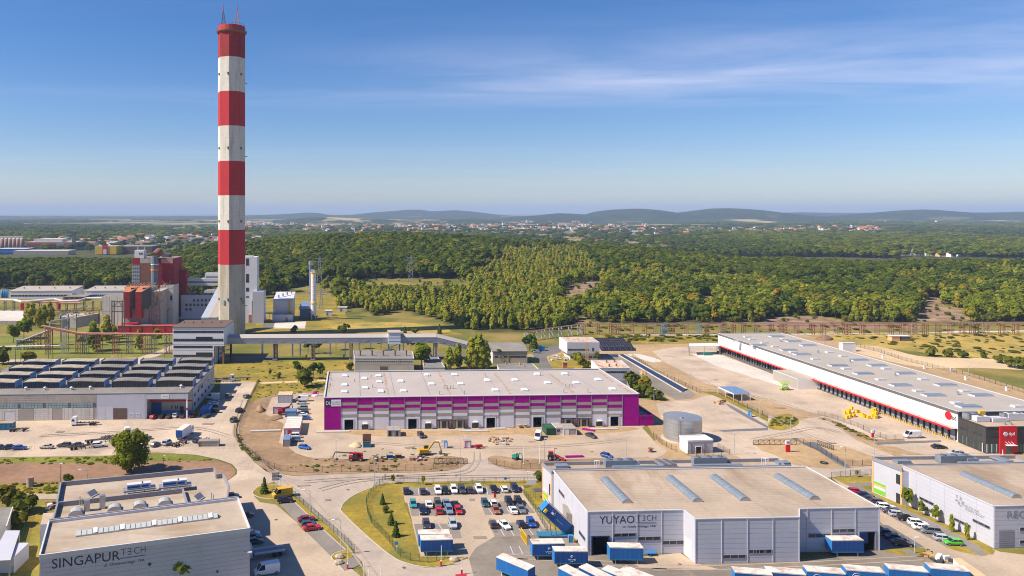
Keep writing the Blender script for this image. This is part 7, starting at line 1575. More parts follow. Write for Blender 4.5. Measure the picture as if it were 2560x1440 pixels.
 for p in q+[(q[0]+q[1])/2,(q[0]+q[3])/2,(q[1]+q[2])/2]:b=MB();b.bm((p.x,p.y,0),(p.x,p.y,hz-.5),.18);b.mk('post',M.white,t)
 a,c=Vc((q[1].x,q[1].y,0)),Vc((q[1].x-3.2,q[1].y,0));b=MB()
 for k in rn(9):p=a.lerp(c,k/8);b.bm(p,p+Vc((0,0,2.6)),.08)
 b.bm(a+Vc((0,0,2.6)),c+Vc((0,0,2.6)),.1);b.bm(a+Vc((0,0,1.3)),c+Vc((0,0,1.3)),.08);b.mk('mesh_cage',M.steel,t)
build_small()
def build_gas_plant():
 t,W,h=blockw('gas_boiler_plant','grey-blue clad boiler plant with a sloped roof right of the chimney','industrial building',683,732,801,751,20,'wl','tl',yaw=.05)
 Wr=Wall(W.P(W.L,0),W.P(W.L,0,-20));b=MB();b.fc([W.P(-.2,h+.05,.2),W.P(W.L+.2,h+.05,.2),W.P(W.L+.6,h+4.2,-20),W.P(.6,h+4.2,-20)]);b.fc([W.P(W.L,h,0),W.P(W.L,h,-20),W.P(W.L,h+4.2,-20)]);b.fc([W.P(W.L,h+4.2,-20),W.P(W.L,h,-20),W.P(0,h,-20),W.P(0,h+4.2,-20)]);b.mk('sloped_roof',M.tl,t)
 for k in rn(4):c=W.P(W.L*(.25+.2*k),h+1.5+.7*k,-5-3*k);b=MB();b.tb(c,c+Vc((0,0,2.0)),.6,n=8);b.mk('roof_fan',M.steel,t)
 for k in rn(12):W.pc('cladding_sheet',t,(W.L*k/12+.03,W.L*(k+1)/12-.03,.1,h-.1),.0,.05,M.wl)
 s=W.px(*Q(2,335,830))[0];b=MB();b.bm(W.P(s,2,.8),W.P(s,h+.5,.8),1.0);b.bm(W.P(s,8,.8),W.P(s+2.0,5,.8),1.0);b.bm(W.P(s+2,5,.8),W.P(s+2.2,2,.8),1.0);b.mk('yellow_duct',M.yellow_machine,t)
 t2,W2,h2=blockw('pale_annex','low pale annex in front of the grey-blue boiler plant','shed',680.5,731,804,787,8,'wl','roof_pink',yaw=.05)
 W2.pc('door',t2,(W2.L*.66,W2.L*.76,.1,3),.0,.06,M.gd)
 d=W.A.y+4;Z=lambda y:CAMH-(y-CY)*d/F;X=lambda x:(x-CX)/F*d
 x=X(773.5);t=thing('steel_stack','slim blue-grey steel stack beside the white silo','stack',(x,d+8,0));b=MB();b.tb((x,d+8,0),(x,d+8,Z(665)),1.05,.95,12);b.mk('shaft',M.sb,t);b=MB();b.tb((x,d+8,Z(665)),(x,d+8,Z(654)),1.35,n=12);b.mk('stack_head',M.galv,t)
 b=MB();b.tb((x,d+8,Z(662)),(x-1.9,d+8,Z(660)),.4,n=6);b.mk('sensor_arm',M.steel,t);b=MB();b.box((x,d+7.4,Z(733)),(3.4,3.4,.5));b.mk('platform',M.steel,t)
 x=X(784);t=thing('white_silo','white ribbed silo with a yellow ladder beside the slim steel stack','silo',(x,d,0));zt=Z(683);n=14
 for k in rn(7):b=MB();b.tb((x,d,12+(zt-12)*k/7),(x,d,12+(zt-12)*(k+1)/7-.12),2.05,n=n);b.mk('silo_ring',M.white,t)
 b=MB();b.tb((x,d,4),(x,d,12),2.1,n=n);b.mk('silo_skirt',M.fw,t)
 b=MB();b.tb((x,d,12),(x,d,12.5),2.5,n=n);b.tb((x,d,zt),(x,d,zt+.6),2.4,n=n);b.mk('yellow_collar',M.yellow,t)
 b=MB()
 for k in rn(6):a=k*1.05;b.bm((x+2.2*math.cos(a),d+2.2*math.sin(a),zt+.5),(x+2.2*math.cos(a),d+2.2*math.sin(a),zt+1.8),.18)
 b.tb((x,d,zt+.6),(x,d,zt+2.4),1.2,n=8);b.tb((x-1,d-1,zt+.6),(x-1,d-1,zt+3.0),.35,n=8);b.mk('filter_head',M.white,t)
 b=MB();b.bm((x-2.4,d-.3,5),(x-2.4,d-.3,zt),.5,.3);b.mk('ladder',M.orange,t)
 for sx in(-1.6,1.6):
  for sy in(-1.6,1.6):b=MB();b.bm((x+sx,d+sy,0),(x+sx,d+sy,5),.4);b.mk('leg',M.steel,t)
 W3d=d-1;x0,x1=X(747),X(783);t=thing('open_shed','open blue-roofed lean-to between the boiler plant and the silo','shelter',(x0,W3d,0));b=MB();b.fc([(x0,W3d,Z(772)),(x1,W3d,Z(772)),(x1+.5,W3d+9,Z(757)),(x0+1,W3d+9,Z(757))]);b.fc([(x0,W3d,Z(773)),(x0+1,W3d+9,Z(758)),(x1+.5,W3d+9,Z(758)),(x1,W3d,Z(773))]);b.mk('ribbed_roof',M.sb,t)
 for k in rn(6):f=(k+.5)/6;b=MB();b.bm((x0+.2+f*.8,W3d+f*9,Z(772-15*f)+.12),(x1+f*.5,W3d+f*9,Z(772-15*f)+.12),.2,.15);b.mk('roof_rib',M.tl,t)
 for xx in(x0+.3,(x0+x1)/2,x1-.3):b=MB();b.bm((xx,W3d+.2,0),(xx,W3d+.2,Z(772)),.35);b.mk('post',M.rust,t)
 piece('back_wall',t,((x0+x1)/2,W3d+8.6,4),(x1-x0,.2,8),0,M.sb)
 t=thing('pipe_bridge','white pipe crossing from the chimney to the grey-blue boiler plant','pipe',(X(616),d-4,0));b=MB();b.path([(X(616),d-4,Z(780)),(X(686),d-4,Z(781)),(X(689),d-4,Z(770))],.6,8);b.mk('pipe',M.pw,t)
 for xx in(625,650,675):b=MB();b.bm((X(xx),d-4,0),(X(xx),d-4,Z(781)),.4);b.mk('support',M.steel,t)
 t=thing('yellow_plant_frame','yellow framed machinery under the white pipe at the foot of the chimney','machinery',(X(637),d-8,0));b=MB()
 for k in rn(5):b.bm((X(630+k*4),d-8,0),(X(630+k*4),d-8,Z(779)),.3);b.bm((X(630),d-8,1.5+k*1.2),(X(646),d-8,1.5+k*1.2),.25)
 b.mk('frame',M.yellow_machine,t);b=MB();b.tb((X(633),d-7,3.4),(X(645),d-7,3.4),1.2,n=8);b.mk('drum',M.steel,t)
 p=G(676,805);t=thing('tanker_trailer','white and red tank trailer beside the grey-blue boiler plant','trailer',(p.x-9,p.y,0));b=MB();b.tb((p.x-14,p.y,2.4),(p.x-3,p.y,2.4),1.4,n=10);b.mk('tank',M.white,t);b=MB();b.bm((p.x-15,p.y,.9),(p.x-3,p.y,.9),1.8,.3);b.mk('chassis',M.orange_rust,t)
 for dx in(-13,-5,-4):b=MB();b.tb((p.x+dx,p.y-1.2,.5),(p.x+dx,p.y+1.2,.5),.5,n=10);b.mk('wheel',M.tyre,t)
 for px_,py_,w,hh,lab in((856,778,7.5,3.2,'small pale substation hut on the grass left of the birch grove'),(822,788,5,3.6,'small white roofed hut on the lawn below the silo')):
  p=G(px_,py_);t=thing('substation_hut',lab,'hut',(p.x,p.y,0));b=MB();b.box((p.x,p.y,hh/2),(w,5,hh));b.mk('hut_body',M.offwhite,t);b=MB();b.box((p.x,p.y,hh+.15),(w+.5,5.5,.3));b.mk('roof',M.cw,t);piece('door',t,(p.x-1,p.y-2.52,1.2),(1.2,.1,2.2),0,M.sd)
build_gas_plant()
def build_left_works():
 for(x0,x1,yb,yt,lab,dep)in((24,177,747,727.5,'long white hall with a ribbon window at the far left behind the pipes',30),(212,312,746,727,'white hall with grey roof left of the boiler house',30)):
  t,W,h=blockw('works_hall',lab,'factory building',x0,x1,yb,yt,dep,'fw','roof_dpd',yaw=YAW)
  b=MB();b.fc([W.P(-.3,h+.05,.4),W.P(W.L+.3,h+.05,.4),W.P(W.L+.3,h+1.8,-dep),W.P(-.3,h+1.8,-dep)]);b.fc([W.P(W.L,h,0),W.P(W.L,h,-dep),W.P(W.L,h+1.8,-dep)]);b.mk('pitched_roof',M.roof_dpd,t)
  W.pc('ribbon_window',t,(1,W.L-1,h*.28,h*.50),.0,.08,M.gd)
  for k in rn(18):W.pc('mullion',t,(1+(W.L-2)*k/17-.12,1+(W.L-2)*k/17+.12,h*.28,h*.50),.08,.06,M.fw)
  for k in rn(4):c=W.P(W.L*(k+.5)/4,h+.9,-14);b=MB();b.tb(c,c+Vc((0,0,1.3)),.7,n=8);b.mk('roof_fan',M.wood,t)
 t,W,h=blockw('red_brick_shed','low red brick shed between the two white halls','shed',158,211,752,742,24,'rust','rf',yaw=YAW)
 for k in rn(5):W.pc('window',t,(2+k*4.4,4.4+k*4.4,1.6,3.2),.0,.06,M.gd)
 t,W,h=blockw('pale_block','plain pale concrete block just left of the dust collector','industrial building',254,313,790,741,18,'offwhite','rf',d=505,yaw=YAW)
 for k in rn(1,3):W.pc('wall_joint',t,(W.L*k/3-.12,W.L*k/3+.12,.2,h-.2),.0,.05,M.fg)
 W.pc('wall_joint',t,(.1,W.L-.1,h*.55,h*.55+.15),.0,.06,M.fg)
 for x0,x1,yb,yt,lab in((-30,72,812,790,'flat sandy concrete deck with a low wall at the left edge'),):
  t,W,h=blockw('concrete_deck',lab,'platform',x0,x1,yb,802,34,'pd','cw')
 for k in rn(4):
  p=GD(5+k*4.6,746,690);t=thing('blue_tank','tall blue tank number %s from the left in the row at the far left edge'%('one','two','three','four')[k],'tank',(p.x,p.y,0),0,'blue tanks at the far left');b=MB();b.tb((p.x,p.y,0),(p.x,p.y,7),.85,n=10);b.mk('shell',M.bl,t,smooth=True);b=MB();b.tb((p.x,p.y,7),(p.x,p.y,7.6),.85,.3,10);b.mk('dome',M.bl,t)
 d=455.0;X=lambda x:(x-CX)/F*d;Z=lambda y:CAMH-(y-CY)*d/F
 t=thing('hopper_house','grey box hopper raised on a rusty steel frame left of the boiler house','industrial plant',(X(145),d,0));b=MB();b.prism([(X(153),d),(X(192),d-1),(X(222),d+18),(X(135),d+18)],Z(820),Z(793),bottom=True);b.mk('hopper_box',M.pd,t)
 b=MB();rg=random.Random(6)
 for k in rn(70):a=Vc((X(rg.uniform(134,226)),d+rg.uniform(0,18),Z(793)+rg.uniform(.2,3.4)));b.bm(a,a+Vc((rg.uniform(-3.5,3.5),rg.uniform(-4,4),rg.uniform(-.5,.8))),.25)
 b.mk('top_steelwork',M.rust,t)['kind']='stuff'
 for x,o in((153,0),(172,0),(192,0),(222,17),(137,17)):b=MB();b.bm((X(x),d+o-.5,0),(X(x),d+o-.5,Z(793)+2),.45);b.mk('leg',M.sd,t)
 b=MB();b.path([(X(150),d-1,Z(800)),(X(153),d-1,Z(786)),(X(196),d+14,Z(772))],.45,8);b.mk('pipe',M.steel,t)
 t=thing('steel_frame_tower','open dark steel frame tower left of the red hoppers','steel frame',(X(265),d+20,0));b=MB()
 for x in(250,256,277,283):b.bm((X(x),d+20,0),(X(x),d+20,Z(761)),.6)
 b.mk('column',M.sd,t)['kind']='stuff';b=MB()
 for z in(Z(776),Z(790),Z(763)):b.bm((X(250),d+20,z),(X(283),d+20,z),.5)
 b.bm((X(256),d+20,Z(776)),(X(266),d+20,Z(763)),.35);b.bm((X(277),d+20,Z(776)),(X(267),d+20,Z(763)),.35);b.mk('bracing',M.sd,t)['kind']='stuff'
 d2=600.0;X2=lambda x:(x-CX)/F*d2;Z2=lambda y:CAMH-(y-CY)*d2/F
 t=thing('white_pipeline','thick white insulated pipeline on trestles in front of the white halls','pipeline',(X2(100),d2,0));b=MB();b.path([(X2(-30),d2,Z2(749)),(X2(36),d2,Z2(750)),(X2(64),d2-6,Z2(752)),(X2(136),d2,Z2(748)),(X2(160),d2-2,Z2(752)),(X2(200),d2-2,Z2(751)),(X2(212),d2+4,Z2(747)),(X2(254),d2+4,Z2(747))],.9,8);b.mk('pipe',M.pw,t)
 b=MB();b.path([(X2(60),d2-3,Z2(755)),(X2(150),d2-3,Z2(754)),(X2(165),d2-3,Z2(757)),(X2(205),d2-3,Z2(756))],.55,8);b.mk('pipe',M.pipe_pink,t)
 for x in rn(-10,255,22):b=MB();b.bm((X2(x),d2-1,0),(X2(x),d2-1,Z2(752)),.5);b.bm((X2(x),d2+2,0),(X2(x),d2+2,Z2(752)),.5);b.bm((X2(x),d2-3,Z2(757)),(X2(x),d2+2,Z2(757)),.4);b.mk('trestle',M.sd,t)
 t=thing('pump_cluster','cluster of blue and red pumps below the white pipeline','machinery',(X2(95),d2-12,0));b=MB()
 for k in rn(5):b.tb((X2(90+k*5),d2-12,0),(X2(90+k*5),d2-12,4.5-k*.4),1.0,.8,8)
 b.mk('pump_drum',M.sb,t);b=MB()
 for x in(66,84,158):b.tb((X2(x),d2-8,2),(X2(x)+.1,d2-8,7),1.4,n=8)
 b.mk('red_valve',M.re,t)
 d3=416.0;X3=lambda x:(x-CX)/F*d3;Z3=lambda y:CAMH-(y-CY)*d3/F
 t=thing('pipe_rack','long steel pipe rack with a pink pipe left of the sorting tower','pipe rack',(X3(200),d3,0))
 b=MB();b.path([(X3(104),d3,Z3(814)),(X3(150),d3,Z3(822.5)),(X3(200),d3,Z3(833)),(X3(436),d3,Z3(834.5))],.42,8);b.mk('pink_pipe',M.pipe_pink,t)
 b=MB();b.path([(X3(104),d3+2,Z3(820)),(X3(200),d3+2,Z3(838)),(X3(436),d3+2,Z3(838))],.35,6);b.mk('pipe',M.rust,t)
 b=MB();b.path([(X3(104),d3+1,Z3(862)),(X3(436),d3+1,Z3(863))],.30,6);b.mk('lower_pipe',M.rp,t)
 def trestle(x,ztop,d_,m,w=2.6):
  b=MB();xx=(x-CX)/F*d_
  for s in(-w/2,w/2):
   for o in(0,3):b.bm((xx+s,d_+o,0),(xx+s,d_+o,ztop),.28)
  n=max(3,int(ztop/2.4))
  for k in rn(n):z0,z1=ztop*k/n,ztop*(k+1)/n;b.bm((xx-w/2,d_,z0),(xx+w/2,d_,z1),.18);b.bm((xx+w/2,d_,z0),(xx-w/2,d_,z1),.18);b.bm((xx-w/2,d_,z1),(xx+w/2,d_,z1),.2)
  return b.mk('trestle',M[m],t)
 for x,y,m in((120,818,'rust'),(160,826,'steel'),(195,833,'rust'),(211,834,'sd'),(245,834,'rust'),(287,834,'rust'),(322,834,'sd'),(358,834,'rust'),(380,834,'sd'),(418,834,'sd')):trestle(x,Z3(y)-.4,d3,m)
 t=thing('pipe_rack','sloping rusty pipe rack with a grey bent pipe at the far left','pipe rack',(X3(80),d3+14,0));d4=d3+14;X4=lambda x:(x-CX)/F*d4;Z4=lambda y:CAMH-(y-CY)*d4/F
 b=MB();b.path([(X4(42),d4,Z4(876)),(X4(42),d4,Z4(849)),(X4(60),d4,Z4(849)),(X4(120),d4,Z4(826)),(X4(128),d4,Z4(803)),(X4(168),d4+3,Z4(798))],.45,8);b.mk('grey_pipe',M.steel,t)
 b=MB();b.path([(X4(-40),d4,Z4(868)),(X4(44),d4,Z4(866)),(X4(150),d4,Z4(864))],.5,8);b.mk('pale_pipe',M.pw,t)
 b=MB()
 for k in rn(4):b.path([(X4(46),d4+1+k*.8,Z4(856-k)),(X4(125),d4+1+k*.8,Z4(829-k))],.28,6)
 b.mk('pipe_bundle',M.rust,t)['kind']='stuff'
 for x,y in((24,867),(48,852),(66,848),(82,842),(100,836),(120,828)):trestle(x,Z4(y),d4,'rust' if x%3 else 'sd',2.2)
build_left_works()
def build_right_rack():
 d=482.0;X=lambda x:(x-CX)/F*d;Z=lambda y:CAMH-(y-CY)*d/F;zt=Z(810.5)
 t=thing('pipe_rack','long rusty elevated pipe rack running along the foot of the wooded hill','pipe rack',(X(2000),d,0))
 for o,z,r,m in((0,zt,.2,'rp'),(3.2,zt+.1,.2,'rp'),(.6,zt-1.5,.13,'rust')):b=MB();b.path([(X(1442),d+o,z),(X(2640),d+o+6,z)],r,6);b.mk('pipe',M[m],t)
 xs=[1461,1496,1530,1548,1582,1614,1640,1658,1684,1718,1752,1770,1805,1836,1862,1895,1932,1957,1995,2034,2062,2095,2117,2160,2196,2231,2260,2282,2318,2350,2380,2410,2436,2470,2510,2545]
 for i,x in enumerate(xs):
  b=MB();w=1.2;m='rust' if i%3 else 'rp'
  if i in(7,10):m='sb'
  for o in(0,3.4):b.bm((X(x)-w/2,d+o,0),(X(x)-w/2,d+o,zt),.32);b.bm((X(x)+w/2,d+o,0),(X(x)+w/2,d+o,zt),.32)
  if i%5==2:
   for k in rn(4):b.bm((X(x)-w/2,d,zt*k/4),(X(x)+w*2.2,d,zt*(k+1)/4),.22);b.bm((X(x)-w/2,d,zt*(k+1)/4),(X(x)+w*2.2,d,zt*(k+1)/4),.22)
   b.bm((X(x)+w*2.2,d,0),(X(x)+w*2.2,d,zt),.32)
  b.bm((X(x),d-.6,zt-.4),(X(x),d+4,zt-.4),.35);b.mk('trestle',M[m],t)
 b=MB()
 for k in rn(60):f=k/60;x0,x1=X(2395)+f*(X(2640)-X(2395)),X(2395)+(f+1/60)*(X(2640)-X(2395));s=k%2;b.bm((x0,d-.6,zt+.6*s),(x1,d-.6,zt+.6*(1-s)+.5),.25);b.bm((x0,d+4,zt+.8*(1-s)),(x1,d+4,zt+.8*s),.25)
 b.mk('lattice_girder',M.rp,t)['kind']='stuff'
 t2=thing('pipe_rack','white painted stretch of pipe rack bending towards the works road','pipe rack',(X(1380),d-20,0));pts=[(1448,d,812,838),(1425,d-4,815,842),(1400,d-8,818,845),(1378,d-12,821,848),(1358,d-16,825,852),(1338,d-20,829,857),(1315,d-25,833,862)];b=MB();prev=None
 for i,(x,dd,yt,yb)in enumerate(pts):
  xx=(x-CX)/F*dd;zz=CAMH-(yt-CY)*dd/F;b=MB()
  for s in(-1,1):b.bm((xx+s,dd,0),(xx+s,dd,zz),.42)
  for k in rn(3):b.bm((xx-1,dd,zz*k/3),(xx+1,dd,zz*(k+1)/3),.25);b.bm((xx-1,dd,zz*(k+1)/3),(xx+1,dd,zz*(k+1)/3),.25)
  b.mk('trestle',M.pw,t2)
  if prev:b=MB();b.path([(prev[0],prev[1],prev[2]),(xx,dd,zz)],.3,6);b.path([(prev[0],prev[1]+1.5,prev[2]),(xx,dd+1.5,zz)],.3,6);b.mk('pipe_run',M.rp,t2)
  prev=(xx,dd,zz)
build_right_rack()
# --- far left town buildings, pylons, far houses
def build_far():
 for k in rn(7):
  p=GD(-4+k*9.8,624,1500);t=thing('grain_silo','tall brown grain silo, %s of the battery at the far left'%('first','second','third','fourth','fifth','sixth','last')[k],'silo',(p.x,p.y,0),0,'battery of brown silos at the far left');zt=CAMH-(597-CY)*1500/F;b=MB();b.tb((p.x,p.y,0),(p.x,p.y,zt),4.3,n=12);b.mk('shell',M.rp,t,smooth=True);b=MB();b.tb((p.x,p.y,zt),(p.x,p.y,zt+2),4.3,1.2,12);b.mk('cone_roof',M.offwhite,t)
 p0,p1=GD(-6,591,1500),GD(58,591,1500);t=thing('silo_gallery','pale conveyor gallery along the top of the silo battery','conveyor',(p0.x,p0.y,0));b=MB();b.bm(p0+Vc((0,0,-1)),p1+Vc((0,0,-1)),5,3);b.mk('gallery_hull',M.offwhite,t)
 def far(name,label,cat,x0,x1,yb,yt,dep,m,mr,d,extra=None):
  t,W,h=blockw(name,label,cat,x0,x1,yb,yt,dep,m,mr,d=d,yaw=YAW)
  return t,W,h
 t,W,h=far('blue_hall','low blue hall in front of the silo battery','factory building',-12,64,634,622,40,'bc','tl',1380)
 W.pc('blue_band',t,(0,W.L,h*.4,h*.7),.0,.2,M.bl)
 t,W,h=far('red_striped_factory','long factory with a red stripe right of the silo battery','factory building',63,188,622,605,60,'fg','roof_dpd',1550);W.pc('red_stripe',t,(2,W.L*.6,h*.62,h*.86),.0,.3,M.red);W.pc('red_stripe',t,(W.L*.75,W.L-1,h*.62,h*.86),.0,.3,M.red);W.pc('dark_base',t,(0,W.L,.5,h*.5),.0,.2,M.sd)
 b=MB();b.prism([(q.x,q.y)for q in(W.P(W.L*.15,0,-8),W.P(W.L*.7,0,-8),W.P(W.L*.65,0,-50),W.P(W.L*.2,0,-50))],h,h+6);b.mk('upper_roof',M.offwhite,t)
 b=MB();p=W.P(W.L-4,0,3);b.box((p.x,p.y,19),(6,6,38));b.mk('tower_block',M.sd,t);b=MB();b.box((p.x-4,p.y,37),(18,7,4));b.mk('tower_head',M.an,t)
 t,W,h=far('low_hall','long low pale hall before the red striped factory','factory building',33,168,634,627,40,'fg','cw',1360)
 t,W,h=far('yellow_red_store','bright yellow and red superstore in the far town','store',237,290,628,615.5,40,'yellow','fg',1400);W.pc('red_portal',t,(W.L*.35,W.L*.6,.2,h+2),.0,.8,M.red);W.pc('entrance_glass',t,(W.L*.40,W.L*.55,.2,h*.6),.8,.2,M.fw)
 t,W,h=far('brown_hall','brown low hall behind the yellow and red superstore','store',291,378,625,616,60,'roof_brown','rf',1440)
 t,W,h=far('striped_roof_hall','small hall with a pale roof above the brown store','store',340,380,612,604,50,'offwhite','rp',1750)
 t,W,h=far('blue_roof_store','long pale store with a blue end far beyond the silo','store',645,780,590,585.5,60,'fw','roof_pink',2450);W.pc('blue_end',t,(W.L*.86,W.L,.5,h),.0,.5,M.bl)
 t,W,h=far('red_roof_store','red-roofed long store far beyond the chimney','store',640,676,600,595,40,'re','re',2100)
 for k,(x,yt,d,lab)in enumerate(((1027,638,760,'tall lattice power pylon above the substation'),(799,640,760,'thin lattice power pylon behind the white silo'),(2184,578,2200,'far lattice pylon rising from the woods on the right'),(1768,585,2300,'far lattice pylon beside the hazy town'),(803,722,610,'dark lattice pylon on the lawn right of the silo'))):
  X=(x-CX)/F*d;zb=terrain(X,d);zt=CAMH-(yt-CY)*d/F;t=thing('power_pylon',lab,'pylon',(X,d,zb));b=MB();w=min(3.2,(zt-zb)*.09);th=.32*(d/760)**.8
  for sx,sy in((-1,-1),(1,-1),(1,1),(-1,1)):b.bm((X+sx*w,d+sy*w,zb),(X+sx*.4,d+sy*.4,zt),th)
  n=12
  for q in rn(n):
   f,g=q/n,(q+1)/n;r0,r1=w+(.4-w)*f,w+(.4-w)*g;z0,z1=zb+(zt-zb)*f,zb+(zt-zb)*g;s=1 if q%2 else-1
   for o in(-1,1):b.bm((X-s*r0,d+o*r0,z0),(X+s*r1,d+o*r1,z1),th*.7)
  b.mk('lattice_body',M.steel,t);b=MB()
  for f,L in((.72,5.2),(.82,6.4),(.92,4.4)):z=zb+(zt-zb)*f;b.bm((X-L,d,z),(X+L,d,z),th*1.3)
  b.mk('crossarm',M.steel,t)['kind']='stuff'
 X0=G(1010,700).x;t=thing('substation','switchgear field of thin steel gantries in the clearing below the wood','substation',(X0,840,terrain(X0,840)));b=MB();rg=random.Random(9)
 for px in rn(905,1150,13):
  d=820+rg.uniform(-40,40);x=(px-CX)/F*d;z=terrain(x,d);b.bm((x,d,z),(x,d,z+7),.35);b.bm((x,d,z+7),(x+5.8,d+rg.uniform(-1,1),z+7),.3);b.bm((x+2,d+6,z),(x+2,d+6,z+5),.3)
 b.mk('gantries',M.sd,t)['kind']='stuff'
 x=GD(1080,700,885);b=MB()
 for k in rn(26):xx=(950+k*5-CX)/F*900;z=terrain(xx,900);b.box((xx,900,z+1.6),(1.6,1.2,3.2))
 b.mk('switchgear',M.sd,t)['kind']='stuff'
 def hmesh(wall,roof):
  b=MB();b.box((0,0,2.8),(10,8,5.6),0,0);r=[(-5.4,-4.6,5.5),(5.4,-4.6,5.5),(5.4,4.6,5.5),(-5.4,4.6,5.5)];b.fc([r[0],r[1],(5.4,0,9.2),(-5.4,0,9.2)],1);b.fc([r[2],r[3],(-5.4,0,9.2),(5.4,0,9.2)],1);b.fc([r[1],r[2],(5.4,0,9.2)],0);b.fc([r[3],r[0],(-5.4,0,9.2)],0)
  me=bpy.data.meshes.new('house');me.from_pydata([tuple(p)for p in b.v],[],b.f);me.materials.append(M[wall]);me.materials.append(M[roof]);me.polygons.foreach_set('material_index',b.m);return me
 kinds=[(hmesh('white','rust'),'white far house with a red roof'),(hmesh('fw','roof_brown'),'white far house with a brown roof'),(hmesh('orange_pale','orange_rust'),'cream far house with an orange roof'),(hmesh('white','tg'),'white far house with a grey roof')]
 rg=random.Random(21);spots=[]
 for cx_,y0,y1,sp,n in TOWNS:
  for k in rn(n):spots.append((cx_+rg.uniform(-1,1)*sp,rg.uniform(y0,y1)))
 rg.shuffle(spots)
 for x,y in spots[:295]:
  d=F*(CAMH-3)/(y-CY);k=rg.randrange(4);me,lab=kinds[k];X=(x-CX)/F*d
  o=bpy.data.objects.new('far_house',me);COL.objects.link(o);s=rg.uniform(.95,1.5)*(1.0 if d<3500 else 1.25);o.location=(X,d,terrain(X,d)+2.5);o.rotation_euler=(0,0,rg.uniform(-.6,.6));o.scale=(s*rg.uniform(.9,1.4),s,s*.9)
  zone=' in the hazy valley settlement left of the middle' if x<1200 else ' in the hazy valley settlement right of the middle'
  tag(o,lab+zone,'house',lab+'s'+zone)
 cl=bpy.data.collections.new('town_kinds')
 for i,(me,l_)in enumerate(kinds):cl.objects.link(bpy.data.objects.new('h%d'%i,me))
 pts=[]
 for k in rn(900):
  cx_,y0,y1,sp,n=rg.choice(TOWNS);x,y=cx_+rg.uniform(-1,1)*sp*1.1,rg.uniform(y0-2,y1);d=F*CAMH/(y-CY);q=rg.uniform(.9,1.5);X=(x-CX)/F*d;pts.append((X,d,terrain(X,d),(q*rg.uniform(.9,1.8),q,q*.9),rg.uniform(-.7,.7),rg.randrange(4)))
 mass('far_town',pts,cl,'far roofs and houses of the valley towns below the hills')
 for k,(x,y,w)in enumerate(((2262,636,22),(2290,636,20),(2318,638,18),(2352,640,16),(2378,641,14),(2405,641,16))):
  d=F*CAMH/(y+2-CY);X=(x-CX)/F*d;t=thing('terraced_house',('large grey-roofed house, first from the left in the forest clearing','second white house from the left in the forest clearing','third white house from the left in the forest clearing','pale low house, third from the right in the forest clearing','cream low house, second from the right in the forest clearing','white gabled house, rightmost in the forest clearing')[k],'house',(X,d,0),0,'houses in the forest clearing on the right');L=w/F*d
  b=MB();b.box((X,d,3.4),(L,11,6.8));b.mk('wall',M['white' if k!=3 else 'orange_pale'],t);b=MB();b.fc([(X-L/2-.5,d-6,6.8),(X+L/2+.5,d-6,6.8),(X+L/2+.5,d,11),(X-L/2-.5,d,11)]);b.fc([(X-L/2-.5,d,11),(X+L/2+.5,d,11),(X+L/2+.5,d+6,6.8),(X-L/2-.5,d+6,6.8)]);b.fc([(X-L/2,d-5.5,6.8),(X-L/2,d,10.8),(X-L/2,d+5.5,6.8)]);b.fc([(X+L/2,d+5.5,6.8),(X+L/2,d,10.8),(X+L/2,d-5.5,6.8)]);b.mk('roof',M['tg' if k<3 else 'rp'],t)
  for q in rn(3):piece('window',t,(X-L*.3+q*L*.3,d-5.55,3.4),(L*.12,.2,2.2),0,M.gd)
build_far()
